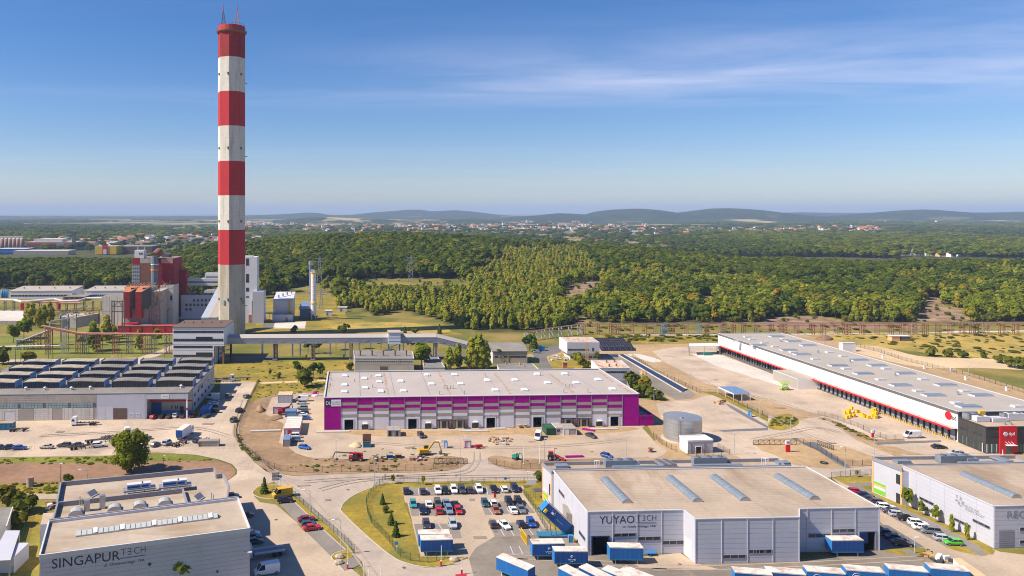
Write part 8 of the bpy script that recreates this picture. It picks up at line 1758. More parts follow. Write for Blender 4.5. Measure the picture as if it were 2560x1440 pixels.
# --- vehicles
CT={'hatch':(4.1,.88,.28,.92,.98,1.48,.95,.25,-1.55,-1.98),'sedan':(4.7,.91,.27,.90,1.0,1.45,.95,.25,-1.05,-1.75),'suv':(4.5,.93,.34,1.06,1.12,1.68,1.05,.42,-1.75,-2.1),'estate':(4.75,.91,.28,.92,.98,1.50,1.0,.3,-1.8,-2.25),'mini':(4.4,.92,.28,1.0,1.05,1.72,1.45,.65,-1.75,-2.05),'van':(5.6,1.02,.32,1.25,1.3,2.45,2.15,1.35,-2.7,-2.78),'pickup':(5.2,.94,.36,1.05,1.05,1.75,1.2,.55,-.6,-.75)}
CME={}
def car_mesh(k):
 if k in CME:return CME[k]
 L,w,s,bf,br,r,c0,c1,c2,c3=CT[k];h=L/2
 def ring(x,z0,z1,ww):return[(x,-ww*.92,z0),(x,-ww,z0+.22),(x,-ww,z1-.16),(x,-ww*.90,z1),(x,ww*.90,z1),(x,ww,z1-.16),(x,ww,z0+.22),(x,ww*.92,z0)]
 b=MB();b.loft([ring(h,s+.12,bf-.30,w*.72),ring(h-.12,s,bf-.20,w*.86),ring(h-.5,s,bf-.09,w*.97),ring(c0,s,bf,w),ring(0,s,(bf+br)/2,w),ring(-h+.55,s,br,w),ring(-h+.08,s+.04,br-.08,w*.92),ring(-h,s+.12,br-.25,w*.82)])
 t=.8;g=MB();gl=lambda x,z,ww:[(x,-ww,z),(x,ww,z)]
 tw=w*t if k!='van' else w*.92
 def cab(mb,za,zb,inset):
  A=[(c0-.0,-w*.86,za),(c0,w*.86,za),(c3,w*.88,za+(br-bf)),(c3,-w*.88,za+(br-bf))];B=[(c1,-tw,zb),(c1,tw,zb),(c2,tw,zb),(c2,-tw,zb)]
  mb.fc([A[0],A[1],B[1],B[0]]);mb.fc([A[1],A[2],B[2],B[1]]);mb.fc([A[2],A[3],B[3],B[2]]);mb.fc([A[3],A[0],B[0],B[3]]);mb.fc([B[0],B[1],B[2],B[3]])
 cab(g,bf-.02,r-.05,0)
 rf=[(c1+.03,-tw*.98,r-.055),(c1+.03,tw*.98,r-.055),(c2-.05,tw*.98,r-.055),(c2-.05,-tw*.98,r-.055)];rt=[(c1-.1,-tw*.85,r),(c1-.1,tw*.85,r),(c2+.12,tw*.85,r),(c2+.12,-tw*.85,r)]
 b.loft([rf,rt])
 for sx in(-1,1):
  for xa,xb in((c0,c1),(c3,c2),((c0+c3)/2-.1,(c1+c2)/2-.1)):b.bm((xa,sx*w*.875,bf+.0),(xb,sx*tw*1.005,r-.04),.09,.07)
 if k=='van':
  b.box(((c2-.05+.55)/2-.0,0,(bf+r)/2),(.55-c2+.0,w*1.9,r-bf-.02))
 if k=='pickup':b.box((-1.75,-w+.06,1.12),(1.6,.1,.3));b.box((-1.75,w-.06,1.12),(1.6,.1,.3))
 def me(mb,n,m):
  q=bpy.data.meshes.new(n);q.from_pydata([tuple(p)for p in mb.v],[],mb.f);q.materials.append(m);q.update();return q
 wh=MB();wr=.33 if k not in('van','suv','pickup')else.37;wh.tb((0,-.11,0),(0,.11,0),wr,n=12);rm=MB();rm.tb((0,-.12,0),(0,.12,0),wr*.6,n=8)
 lm=MB();lm.box((0,0,0),(.12,.36,.16))
 CME[k]=dict(body=me(b,'body',CARC['white']),windows=me(g,'windows',M.car_glass),wheel=me(wh,'wheel',M.tyre),rim=me(rm,'rim',M.rim),hl=me(lm,'headlight',M.lamp_clear),tl=me(lm,'taillight',M.lamp_red),wr=wr);return CME[k]
def car(k,col,px,py,ang,label,group='cars in the car park',z=.7,name='parked_car',cat='car'):
 p=G(px,py,z);rz=math.radians(ang)+YAW;t=thing(name,label,cat,(p.x,p.y,.1),rz,group);m=car_mesh(k);wm=TM[t.name];L,w=CT[k][:2];h=L/2;bf=CT[k][3];br=CT[k][4]
 shared('body',m['body'],t,wm,CARC[col]);shared('windows',m['windows'],t,wm)
 for sx in(h-.82,-h+.82):
  for sy in(-1,1):wl=shared('wheel',m['wheel'],t,wm@Matrix.Translation((sx,sy*(w-.10),m['wr'])));shared('rim',m['rim'],wl,TM[wl.name])
 for sy in(-1,1):shared('headlight',m['hl'],t,wm@Matrix.Translation((h-.10,sy*w*.66,bf-.30)));shared('taillight',m['tl'],t,wm@Matrix.Translation((-h+.06,sy*w*.68,br-.24)))
 return t
def S3(x,y):return Q('s3',x,y)
LOT=[('hatch','navy',285,340,90,'dark navy hatchback alone at the left end of the top row'),('hatch','plum',498,345,90,'dark plum hatchback, second from the left in the top row'),('suv','white',692,340,-90,'white car with a black roof beside the black car in the top row'),('hatch','black',790,340,-90,'black hatchback between two white cars in the top row'),('suv','white',897,328,-90,'tall white car between two dark cars in the top row'),('suv','dark_grey',1002,330,-90,'dark grey car with bright headlights right of the tall white car in the top row'),('hatch','plum',1105,330,90,'dark car with red tail lights beside the second tall white car in the top row'),('suv','white',1220,320,-90,'white car before the gap in the middle of the top row'),('sedan','black',1412,318,-90,'black car right of the gap in the top row'),('hatch','white',1545,318,90,'white hatchback with red tail lights, second from the right end of the top row'),('suv','navy',1680,310,-90,'navy car at the right end of the top row'),('hatch','teal',375,510,-90,'turquoise hatchback at the left end of the middle row'),('sedan','white',578,512,90,'white car facing the spruces in the middle row left block'),('mini','olive',690,505,-90,'dark car with roof stripes behind the red car in the middle row'),('sedan','blue_grey',797,490,90,'pale blue car behind the silver car in the middle row'),('sedan','black',915,515,90,'black car behind the bright red car in the middle row'),('suv','navy',497,592,-90,'navy car in front of the gap beside the turquoise hatchback'),('hatch','red',703,592,90,'dull red hatchback in the front line of the middle row'),('suv','blue_grey',837,590,-90,'silver-blue car between the two red cars of the middle row'),('hatch','red',955,592,-90,'bright red car at the right end of the left middle block'),('hatch','teal_dark',1297,498,-90,'blue-green car at the left end of the right middle block'),('hatch','white',1403,495,90,'white car behind the copper car in the right middle block'),('suv','black',1607,485,-90,'black car in the rear line of the right middle block'),('suv','black',1728,482,-90,'tall black car in the rear line at the right end of the middle block'),('hatch','copper',1440,590,-90,'copper orange hatchback in the right middle block'),('sedan','white',1660,585,90,'white coupe in the front line of the right middle block'),('sedan','grey',1765,578,-90,'grey car at the right end of the front line'),('suv','plum',545,778,-90,'dark plum estate behind the two blue swap bodies'),('suv','silver',885,770,-90,'silver off-road car right of the blue swap bodies'),('hatch','brown',1400,770,90,'dark brown hatchback left in the last row'),('sedan','white',1548,778,-75,'white saloon in the last row beside the brown hatchback'),('hatch','navy',1760,765,90,'dark blue hatchback behind the yellow gate'),('suv','blue',1890,755,-90,'blue car at the right end of the last row')]
for k,c,x,y,a,lab in LOT:car(k,c,*S3(x,y),a,lab+' of the car park' if len(lab.split())<13 else lab)
OTH=[('van','yellow','s2',665,345,200,'yellow delivery van parked by the sign totem','van'),('suv','black','s2',700,410,10,'black off-road car beside the yellow van',0),('sedan','dark_red','s2',945,625,14,'dark red car at the far side of the three cars by the lane',0),('hatch','teal_dark','s2',972,685,14,'dark teal car between the two red cars by the lane',0),('sedan','red','s2',1006,722,14,'bright red saloon at the near side of the three cars by the lane',0),('hatch','white','s2',318,795,17,'white hatchback in the shade beside the near grey hall',0),('hatch','teal_dark','s2',352,880,17,'dark teal car in the shade beside the near grey hall',0),('suv','navy','s2',325,840,17,'navy car in the shade beside the near grey hall',0),('van','white','s2',490,1222,196,'white panel van in the shade of the near grey hall','van'),('hatch','dark_red','s2',250,580,17,'red car almost hidden behind the near grey hall',0),('hatch','navy','s2',92,362,17,'dark car by the rear corner of the near grey hall',0),('hatch','red','s5',885,592,-20,'red car first in the row beside the lettered right-hand hall',0),('sedan','black','s5',975,630,-20,'black car second in the row beside the lettered right-hand hall',0),('sedan','dark_grey','s5',1032,668,-20,'dark grey car third in the row beside the lettered right-hand hall',0),('suv','plum','s5',1110,705,-20,'plum car fourth in the row beside the lettered right-hand hall',0),('estate','white','s5',1185,745,-20,'white car with a long roof facing the young trees',0),('hatch','plum','s5',1228,785,160,'dark car with red tail lights beside the long white car',0),('estate','silver','s5',1312,822,-20,'silver car left of the black estate in the lane',0),('estate','black','s5',1397,862,-20,'black estate between silver and white cars in the lane',0),('suv','white','s5',1500,912,-20,'white off-road car with roof rails in the lane',0),('sedan','white','s5',1548,952,-20,'white saloon behind the grey people carrier in the lane',0),('mini','grey','s5',1628,988,160,'grey people carrier in the lane row',0),('estate','silver','s5',1770,1062,-20,'silver estate beside the lime green car',0),('hatch','green','s5',1850,1100,170,'lime green hatchback at the near end of the lane row',0),('sedan','black','s5',1195,1005,-20,'first dark car in the shade of the truck-yard hall',0),('sedan','navy','s5',1278,1052,-20,'second dark car in the shade of the truck-yard hall',0),('sedan','black','s5',1342,1105,-20,'near dark saloon in the shade of the truck-yard hall',0),('van','white',8,1440,1158,180,'white van parked beside the long white warehouse','van'),('sedan','black',8,1712,1265,-8,'black saloon in front of the charcoal office',0),('estate','silver',8,1878,1330,165,'silver car behind the parapet in front of the charcoal office',0),('van','white',6,460,475,180,'white van at the top of the row left of the purple hall','van'),('mini','silver',6,455,505,180,'silver people carrier in front of the white van left of the purple hall',0),('suv','blue_grey',6,465,558,180,'blue-grey car in the middle of the row left of the purple hall',0),('estate','dark_grey',6,470,604,180,'dark car behind the white car left of the purple hall',0),('sedan','white',6,455,626,180,'white car behind the long site cabin',0),('hatch','blue',6,500,658,-10,'blue car half hidden behind the long site cabin',0),('mini','white',6,380,838,180,'white car in front of the red door of the site cabin',0),('suv','blue_grey',6,383,875,180,'blue-grey car beside the small mesh cage',0),('hatch','blue_bright',6,485,950,-25,'bright blue car alone on the yard corner left of the purple hall',0),('mini','brown',6,1650,832,-78,'dark brown van-like car on the yard before the purple hall',0),('van','white',7,262,848,-112,'white van with its nose to the camera on the purple hall yard','van'),('sedan','plum',7,790,832,-65,'dark car near the green containers on the yard',0),('hatch','blue',7,948,1035,-50,'blue car near the kerb at the right of the yard',0),('sedan','navy',5,5,952,5,'dark blue car at the very left edge of the parking row',0),('sedan','navy',5,100,948,15,'dark blue saloon overlapping its neighbour in the left parking row',0),('sedan','blue',5,195,955,5,'blue saloon, third from the left in the left parking row',0),('sedan','beige',5,465,945,175,'beige car alone in the left parking row',0),('estate','dark_grey',5,640,928,175,'dark estate in the left parking row before the truck chassis',0),('sedan','plum',5,762,928,175,'dark saloon behind the loose truck chassis',0),('suv','white',5,985,930,15,'white car beside the big round tree',0),('sedan','plum',5,1450,852,5,'dark car behind the big round tree',0),('hatch','grey',5,1555,920,65,'grey car right of the big round tree',0),('mini','silver',5,1670,905,75,'silver people carrier near the blue box truck',0),('sedan','dark_grey',5,1970,875,75,'dark car behind the printed container',0),('hatch','red',5,1543,645,65,'red car under the canopy of the old hall',0),('sedan','black',5,1628,638,75,'black car right of the red car under the canopy',0),('sedan','dark_grey',5,1700,638,75,'dark grey car in the middle under the canopy',0),('mini','white',5,1762,632,80,'white car under the canopy of the old hall',0),('sedan','brown',5,1832,634,80,'brown car left of the red-collared canopy post',0),('sedan','dark_red',5,1935,628,75,'dark red car right of the red-collared canopy post',0),('sedan','dark_grey',5,2065,632,75,'dark grey car in front of the blue container by the old hall',0),('van','white',5,2130,455,175,'white minibus at the side of the old hall','van'),('estate','silver',5,2138,490,175,'silver car behind the minibus at the side of the old hall',0),('sedan','white',5,2128,515,175,'pale car in the shade row at the side of the old hall',0),('suv','navy',5,2135,548,175,'navy car in the shade row at the side of the old hall',0),('suv','black',5,2140,588,175,'black car next to the blue container at the old hall',0),('suv','grey',5,2285,436,80,'grey car at the top of the road beside the old hall',0),('hatch','grey',5,2470,441,60,'dark hatchback by the fence at the top of the road',0),('suv','black',5,2395,583,70,'black car on the road beside the wire fence',0),('mini','olive',5,2338,676,75,'dark green car on the road beside the wire fence',0),('hatch','blue_grey','a6',860,158,165,'pale blue car next to the blue skip beyond the purple hall',0)]
for k,c,q,x,y,a,lab,cat in OTH:car(k,c,*Q(q,x,y),a,lab,'vans on the estate' if cat else 'cars around the yards',name='van' if cat else 'parked_car',cat=cat or 'car')
# --- swap bodies and lorries
def swap(px,py,ang,label,L=7.45,col='bc',logo='VIVE',z0=1.15,side=-1,sag=False,roofm='box_roof',front='blue_front',legs=True,open_end=False,z=0.0):
 """a curtain-sided swap body standing on legs; (px,py) shows the middle of its roof"""
 z1=z0+2.75;p=G(px,py,z1);rz=math.radians(ang)+YAW;t=thing('swap_body',label,'container',(p.x,p.y,0),rz,'blue swap bodies');R=TM[t.name];P=lambda x,y,zz:R@Vc((x,y,zz))
 hl,w=L/2,1.27
 for s,nm in((-1,'curtain'),(1,'curtain')):
  n=14
  b=MB();pts=[]
  for k in rn(n+1):
   x=-hl+.06+(L-.12)*k/n;o=w+.02*(k%2);zb=z0+.05-(.35*abs(math.sin(k*2.1))*(sag and s<0));pts.append((P(x,s*o,zb),P(x,s*(o+.01),(z0+z1)/2),P(x,s*o,z1-.12)))
  for a,c in zip(pts[:-1],pts[1:]):b.fc([a[0],c[0],c[1],a[1]]);b.fc([a[1],c[1],c[2],a[2]])
  b.mk(nm,M[col],t)
 piece('floor',t,P(0,0,z0),(L,2.5,.22),rz,M.sd);piece('roof',t,P(0,0,z1),(L+.04,2.62,.10),rz,M[roofm])
 piece('front_wall',t,P(-hl,0,(z0+z1)/2),(.06,2.56,z1-z0-.1),rz,M[front]);
 if not open_end:piece('rear_door',t,P(hl,-.64,(z0+z1)/2),(.06,1.25,z1-z0-.1),rz,M[col]);piece('rear_door',t,P(hl,.64,(z0+z1)/2),(.06,1.25,z1-z0-.1),rz,M[col])
 for s in(-1,1):piece('top_rail',t,P(0,s*1.285,z1-.08),(L,.05,.14),rz,M.tl);piece('side_rail',t,P(0,s*1.28,z0+.02),(L,.06,.2),rz,M.blue_steel)
 if legs:
  for x in(-hl+1.3,hl-1.3):
   for s in(-1,1):piece('leg',t,P(x,s*1.05,z0/2),(.12,.12,z0),rz,M.fw)
 W=Wall(P(-hl,-w-.035,0),P(hl,-w-.035,0))if side<0 else Wall(P(hl,w+.035,0),P(-hl,w+.035,0))
 if logo=='VIVE':
  text(t,W,L*.52,z0+.72,'VIVE',.34,M.white,.02,.01,align='CENTER',width=1.8);b=MB();b.tb(W.P(L*.52,z0+1.62,.015),W.P(L*.52,z0+1.62,.03),.30,n=12);b.mk('emblem',M.fw,t);b=MB();b.tb(W.P(L*.52+.08,z0+1.55,.03),W.P(L*.52+.08,z0+1.55,.045),.16,n=10);b.mk('emblem_core',M[col],t)
  W.pc('small_print',t,(L*.48,L*.56,z0+.42,z0+.5),.012,.01,M.fw)
 elif logo=='BIG':
  c,h=L*.26,z0+1.35
  for k in rn(12):
   a0=.6+k*.42;b=MB();b.bm(W.P(c+.85*math.cos(a0),h+.85*math.sin(a0),.03),W.P(c+.85*math.cos(a0+.4),h+.85*math.sin(a0+.4),.03),.10,.03);b.mk('emblem_arc',M.fw,t)
  W.pc('emblem_book',t,(c-.45,c+.45,h-.35,h+.4),.015,.02,M.fw);text(t,W,L*.43,z0+.6,'VIVE',.62,M.fw,.02,.01,width=2.6)
 return t
s4=lambda x,y:Q('s4',x,y);s5=lambda x,y:Q('s5',x,y)
swap(*S3(640,872),0,'blue swap body in the car park, the rear one of the pair',logo='')
swap(*S3(672,942),0,'blue swap body in the car park, the front one of the pair',logo='')
swap(*s4(272,932),-1,'blue swap body with a small white logo left of another before the grey hall')
swap(*s4(498,1008),-3,'blue swap body with a large white logo before the open grey gate')
swap(*s4(1050,972),-5,'blue swap body with a torn sagging curtain beside the blue hand trailer',logo='',sag=True,col='blue_curtain_light')
swap(*S3(1690,1252),-49,'blue swap body standing askew alone at the entrance',logo='',L=8.4,col='blue_curtain_light')
swap(1440,1432,-58,'blue swap body with a round white emblem cut by the picture bottom, left of two',logo='',col='blue_curtain_light');swap(1492,1430,-58,'blue swap body cut by the picture bottom, second in the leftmost slanted pair',logo='')
swap(1552,1433,-50,'blue swap body with pale streaked roof, third in the slanted row',logo='',col='blue_curtain_light');swap(1598,1434,-50,'blue swap body with dirty roof, fourth in the slanted row',logo='')
for x,y,lab,lg in((1880,1427,'blue swap body with two brown roof stains at the near edge of the yard',''),(1962,1426,'blue swap body between the two-stained one and the lettered pair',''),(2060,1424,'blue swap body with a big white emblem, left one of the lettered pair','BIG'),(2158,1421,'blue swap body with a big white emblem, right one of the lettered pair','BIG'),(2265,1419,'blue swap body with a pale open front end at the near edge of the yard',''),(2368,1417,'blue swap body with a dirty roof at the right end of the near row','')):
 swap(x,y,-13 if x<2200 else-15,lab,logo=lg,col='blue_curtain_light' if x>2000 else 'bc',open_end=x==2265)
swap(*s5(765,1060),-2,'blue swap body with an open door in the shade of the recessed gate',logo='')
def tipper():
 p=G(*Q('a5',870,1010));t=thing('tipping_container','blue container tipped up on a steel cradle against the grey hall wall','container',(p.x,p.y,0),0);ang=math.radians(43);R=Matrix.Rotation(YAW+math.pi,3,'Z')@Matrix.Rotation(-ang,3,'Y');O=p+Vc((.2,1.6,1.2))
 P=lambda x,y,z:O+R@Vc((x,y,z))
 b=MB();b.box(P(3.9,0,1.45),(7.8,2.5,2.6),rot=R);b.mk('container_body',M.bc,t)
 b=MB();b.box(P(7.83,0,1.45),(.08,2.5,2.6),rot=R);b.mk('front_wall',M.blue_front,t);b=MB();b.box(P(3.9,0,2.8),(7.8,2.56,.1),rot=R);b.mk('roof',M.box_roof,t)
 for y in(-.8,.8):b=MB();b.box(P(3.9,y,.0),(8.6,.25,.3),rot=R);b.mk('cradle_beam',M.blue_steel,t)
 for x,z in((3.2,0),(5.0,0)):q=P(x,1.2,z);b=MB();b.bm(q,(q.x+.6,q.y,0),.16);b.mk('hydraulic_leg',M.sd,t)
 b=MB();b.box((O.x-2.6,O.y-.2,.45),(7.5,2.6,.3));b.mk('base_frame',M.blue_steel,t);b=MB();b.box(P(7.2,1.35,.9),(.6,.5,1.0),rot=R);b.mk('yellow_clamp',M.yellow,t)
 b=MB();y=1.27
 for k in rn(10):a0=.6+k*.42;c=P(5.4+.7*math.cos(a0),y,1.6+.7*math.sin(a0));d=P(5.4+.7*math.cos(a0+.4),y,1.6+.7*math.sin(a0+.4));b.bm(c,d,.09,.03)
 b.mk('emblem_ring',M.fg,t);b=MB();b.box(P(5.4,y,1.6),(.7,.02,.55),rot=R);b.mk('emblem_book',M.fw,t);b=MB();b.box(P(2.6,y,1.2),(2.2,.02,.10),rot=R);b.mk('lettering_line',M.fg,t)
 p2=G(*Q('a5',1020,915));t2=thing('feed_hopper','grey hooded hopper beside the tipped blue container','hopper',(p2.x,p2.y,0));b=MB();b.loft([[(p2.x-1.2,p2.y-.5,2.2),(p2.x+1.4,p2.y-.5,2.2),(p2.x+1.4,p2.y+3,2.2),(p2.x-1.2,p2.y+3,2.2)],[(p2.x-1.3,p2.y-.6,5.6),(p2.x+1.5,p2.y-.6,4.4),(p2.x+1.5,p2.y+3.4,5.0),(p2.x-1.3,p2.y+3.4,6.2)]]);b.mk('hood',M.fg,t2);b=MB();b.box((p2.x+.2,p2.y+1,1.1),(2.6,3.0,2.2));b.mk('press_base',M.blue_steel,t2)
 p3=G(*Q('a5',1012,1085));t3=thing('blue_control_cabinet','light blue cabinet with yellow edges at the foot of the grey hopper','cabinet',(p3.x,p3.y,0));b=MB();b.box((p3.x,p3.y,.9),(1.2,.9,1.7));b.mk('cabinet_body',M.bl,t3)
 for s in(-.62,.62):b=MB();b.bm((p3.x+s,p3.y-.46,0),(p3.x+s,p3.y-.46,1.9),.1);b.mk('yellow_edge',M.yellow,t3)
 a,c=G(*Q('a5',20,965)),G(*Q('a5',135,1150));t4=thing('yellow_gate','tall yellow barred gate leaf beside the truck yard','gate',(a.x,a.y,0));n=16
 for k in rn(n+1):q=a.lerp(c,k/n);b=MB();b.bm((q.x,q.y,.15),(q.x,q.y,2.1),.09);b.mk('bar',M.yellow,t4)
 for z in(.15,2.1):b=MB();b.bm((a.x,a.y,z),(c.x,c.y,z),.14);b.mk('rail',M.yellow,t4)
tipper()
def lorry(px,py,ang,label,cabc,kind,boxc=None,name='lorry',z=1.6):
 p=G(px,py,z);rz=math.radians(ang)+YAW;t=thing(name,label,'lorry',(p.x,p.y,.05),rz,'lorries on the yards');R=TM[t.name];P=lambda x,y,zz:R@Vc((x,y,zz));b=MB();R3=R.to_3x3()
 if kind!='bodyonly':
  ringc=lambda x,z0,z1,w:[P(x,-w,z0),P(x,w,z0),P(x,w*.94,z1),P(x,-w*.94,z1)]
  b.loft([ringc(4.6,.6,1.5,1.15),ringc(4.5,.55,2.7,1.2),ringc(4.1,.55,3.2,1.22),ringc(2.5,.55,3.25,1.22)]);b.mk('cab',CARC[cabc]if cabc in CARC else M[cabc],t)
  b=MB();b.fc([P(4.62,-1.02,1.75),P(4.62,1.02,1.75),P(4.50,1.0,2.62),P(4.50,-1.0,2.62)]);b.fc([P(3.2,-1.245,1.75),P(4.2,-1.235,1.75),P(4.1,-1.21,2.5),P(3.2,-1.22,2.5)]);b.fc([P(4.2,1.235,1.75),P(3.2,1.245,1.75),P(3.2,1.22,2.5),P(4.1,1.21,2.5)]);b.mk('windscreen',M.car_glass,t)
 b=MB();b.box(P(-1,0,.85),(9.2,.9,.28),rot=R3);b.mk('chassis',M.sd,t)
 xs=(3.6,-2.6,-3.9)if kind!='chassis_short' else(3.6,-1.0)
 for x in xs:
  for s in(-1,1):b=MB();b.tb(P(x,s*.85,.5),P(x,s*1.2,.5),.5,n=10);b.mk('wheel',M.tyre,t)
 if kind in('box','bodyonly'):
  b=MB();b.box(P(-1.6,0,2.4),(7.4,2.5,2.7),rot=R3);b.mk('cargo_box',M[boxc],t);b=MB();b.box(P(-1.6,0,3.8),(7.4,2.52,.08),rot=R3);b.mk('box_roof',M.cw,t);b=MB();b.box(P(-5.33,0,2.4),(.08,2.4,2.5),rot=R3);b.mk('tail_door',M.bc,t)
 elif kind=='flat':
  b=MB();b.box(P(-1.6,0,1.2),(7.2,2.4,.2),rot=R3);b.mk('flatbed',M.tg,t)
  for s in(-1,1):b=MB();b.box(P(-1.6,s*1.2,1.5),(7.2,.06,.4),rot=R3);b.mk('drop_side',M.tl,t)
 else:
  b=MB()
  for k in rn(4):b.box(P(1.5-k*1.6,0,1.05),(.2,2.2,.2),rot=R3)
  b.mk('cross_beams',M.sd,t)['kind']='stuff'
 return t
lorry(*Q(5,840,688),182,'white cab lorry with a bare chassis before the old hall','white','chassis');lorry(*Q(5,1175,810),25,'white tall cab tractor with its back to the big round tree','white','chassis')
lorry(*Q(5,1855,800),78,'blue-backed white box lorry on the left yard','white','box','fw');lorry(*Q('s2',440,985),196,'white flatbed lorry in the shade of the near grey hall','white','flat')
lorry(*Q(5,2250,262),10,'white and orange lorry at the back corner of the old hall','white','chassis');lorry(*Q(5,2190,250),200,'white lorry with an orange drum behind the old hall','white','chassis');lorry(*S3(1045,1640),95,'red cab lorry cut by the picture bottom at the barrier','red','chassis')
def trailer_frame(x,y,ang,L,label):
 p=G(*Q(5,x,y),.8);rz=math.radians(ang)+YAW;t=thing('trailer_chassis',label,'trailer',(p.x,p.y,.05),rz,'bare trailer chassis');R=TM[t.name];R3=R.to_3x3()
 for s in(-.5,.5):b=MB();b.box(R@Vc((0,s,.9)),(L,.18,.3),rot=R3);b.mk('beam',M.sd,t)
 for k in rn(int(L/1.3)):b=MB();b.box(R@Vc((-L/2+.5+k*1.3,0,.95)),(.16,2.2,.16),rot=R3);b.mk('crossbar',M['rust' if k%3==0 else 'sd'],t)
 for x_ in(-L/2+1,-L/2+2.2,L/2-1.5):
  for s in(-1,1):b=MB();b.tb(R@Vc((x_,s*.8,.48)),R@Vc((x_,s*1.15,.48)),.48,n=10);b.mk('wheel',M.tyre,t)
trailer_frame(1050,870,22,13,'long bare trailer chassis behind the white tractor on the left yard');trailer_frame(860,935,22,11,'bare chassis with orange lamps between the parked cars on the left yard');trailer_frame(1795,905,60,7,'short bare chassis in front of the blue-backed box lorry');trailer_frame(190,770,3,7,'bare chassis beside the teal container');trailer_frame(2400,262,5,10,'pale bare chassis on the grass behind the old hall');trailer_frame(2040,885,70,6,'short chassis behind the printed container')
# --- containers, cabins, machines
def cabin(px0,px1,yb,h,dep,label,wall,frame,roof,name='site_cabin',cat='container',yaw=0.0,door=None,win=0,ribs=0,grp='site cabins'):
 A=G(px0,yb);d=A.y;e=Vc((math.cos(YAW+yaw),math.sin(YAW+yaw),0));L=(px1-px0)/F*d/math.cos(YAW+yaw);W=Wall(A,A+e*L);t=thing(name,label,cat,(A.x,A.y,0),W.rz,grp)
 b=MB();b.prism([(q.x,q.y)for q in(W.P(.04,0,-.04),W.P(L-.04,0,-.04),W.P(L-.04,0,-dep+.04),W.P(.04,0,-dep+.04))],.1,h-.05);b.mk('wall',M[wall],t)
 b=MB();b.prism([(q.x,q.y)for q in(W.P(0,0),W.P(L,0),W.P(L,0,-dep),W.P(0,0,-dep))],h-.05,h+.08,bottom=True);b.mk('roof',M[roof],t)
 b=MB()
 for s in(.07,L-.07):
  for o in(-.02,-dep+.02):b.bm(W.P(s,0,o),W.P(s,h-.05,o),.16)
 for z in(.1,h-.12):
  for o in(.0,-dep):b.bm(W.P(.1,z,o),W.P(L-.1,z,o),.14,.2)
  for s in(.0,L):b.bm(W.P(s,z,-.1),W.P(s,z,-dep+.1),.14,.2)
 b.mk('frame',M[frame],t)
 for k in rn(ribs):W.pc('rib',t,(.2+(L-.4)*k/ribs,.2+(L-.4)*(k+.5)/ribs,.2,h-.2),-.04,.07,M[wall])
 nr=max(2,int(dep/2.5));
 for k in rn(1,nr):b=MB();b.bm(W.P(.1,h+.11,-dep*k/nr),W.P(L-.1,h+.11,-dep*k/nr),.12,.05);b.mk('roof_joint',M.tg,t)
 if door:W.pc('door',t,(L*door[0],L*door[1],.15,2.15),-.02,.06,M[door[2]])
 for k in rn(win):W.pc('window',t,(L*(.15+k*.5),L*(.15+k*.5)+1.0,1.2,2.1),-.02,.06,M.gd)
 return t
c=lambda q,x:Q(q,x,0)[0];r=lambda q,y:Q(q,0,y)[1]
cabin(c('a7',457),c('a7',718),r('a7',850),2.7,15,'long white site cabin row with red frame and red door','wl','re','cw',door=(.22,.45,'re'))
cabin(c('a7',278),c('a7',540),r('a7',490),2.7,5.6,'white site cabin with red frame behind the red telehandler','wl','re','roof_pink')
cabin(c('a7',358),c('a7',590),r('a7',315),3.4,6,'grey site shed with a rusty yellow roof at the back of the cabins','wl','tg','sand',ribs=10)
cabin(c('a7',475),c('a7',655),r('a7',545),2.4,4,'blue-roofed low container between the two red-framed cabins','sb','sb','sb')
cabin(c('a7',442),c('a7',555),r('a7',1028),2.4,5.5,'grey mesh cage store with a blue roof at the yard corner','fg','tg','sb',name='cage_store',cat='shelter',ribs=6)
cabin(c(6,1315),c(6,1380),r(6,848),2.3,5,'left one of two open grey cabins by the purple hall','fg','tg','fg',door=(.2,.6,'black'));cabin(c(6,1383),c(6,1445),r(6,848),2.3,5,'right one of two open grey cabins by the purple hall','fg','tg','fg',door=(.3,.6,'black'))
cabin(c(7,345),c(7,437),r(7,835),2.5,6,'dark green barred container beside the cream cabin','fence_green','fd','fence_green',ribs=8);cabin(c(7,440),c(7,518),r(7,832),2.7,6,'cream site cabin between the green container and the grey shed','offwhite','offwhite','roof_pink',win=1);cabin(c(7,520),c(7,650),r(7,835),2.5,6,'pale grey shed right of the cream cabin','fg','tl','fg',win=1,door=(.1,.4,'fw'))
cabin(c(6,2085),c(6,2153),r(6,962),2.5,2.4,'small white and red guard cabin beside the blue toilet','wl','re','roof_pink',door=(.6,.85,'fw'))
cabin(c(5,-60),c(5,122),r(5,785),2.6,2.5,'teal shipping container at the left edge of the yard','blue_steel','blue_steel','wood',ribs=14,name='shipping_container');cabin(c(5,2000),c(5,2095),r(5,640),2.6,6,'blue tarpaulin container at the corner of the old hall','blue_curtain_light','bc','blue_front',ribs=8,name='shipping_container')
cabin(c(5,1985),c(5,2185),r(5,948),2.0,2.2,'grey container with green and black print at the right end of the parking row','fg','fg','fg',ribs=0,name='shipping_container');cabin(c('a6',905),c('a6',972),r('a6',148),2.6,3,'bright blue skip container beside the works road','bl','bl','blue_steel',name='shipping_container')
cabin(c(6,1072),c(6,1146),r(6,958),1.5,3.2,'blue skip with its rusty lid raised on the purple hall yard','blue_steel','blue_steel','black',ribs=6,name='skip',cat='skip');p=G(*Q(6,1107,958));piece('raised_lid',bpy.data.objects['skip'],(p.x,p.y+3.1,2.6),(2.9,.12,2.4),YAW,M.rust)
cabin(c(6,1308),c(6,1368),r(6,1066),1.1,2.2,'blue rubble bin beside the telehandler','bc','bc','fg',name='skip',cat='skip');cabin(c(6,1403),c(6,1455),r(6,1066),1.2,2.0,'dark rubble bin right of the blue rubble bin','ch','ch','wood',name='skip',cat='skip')
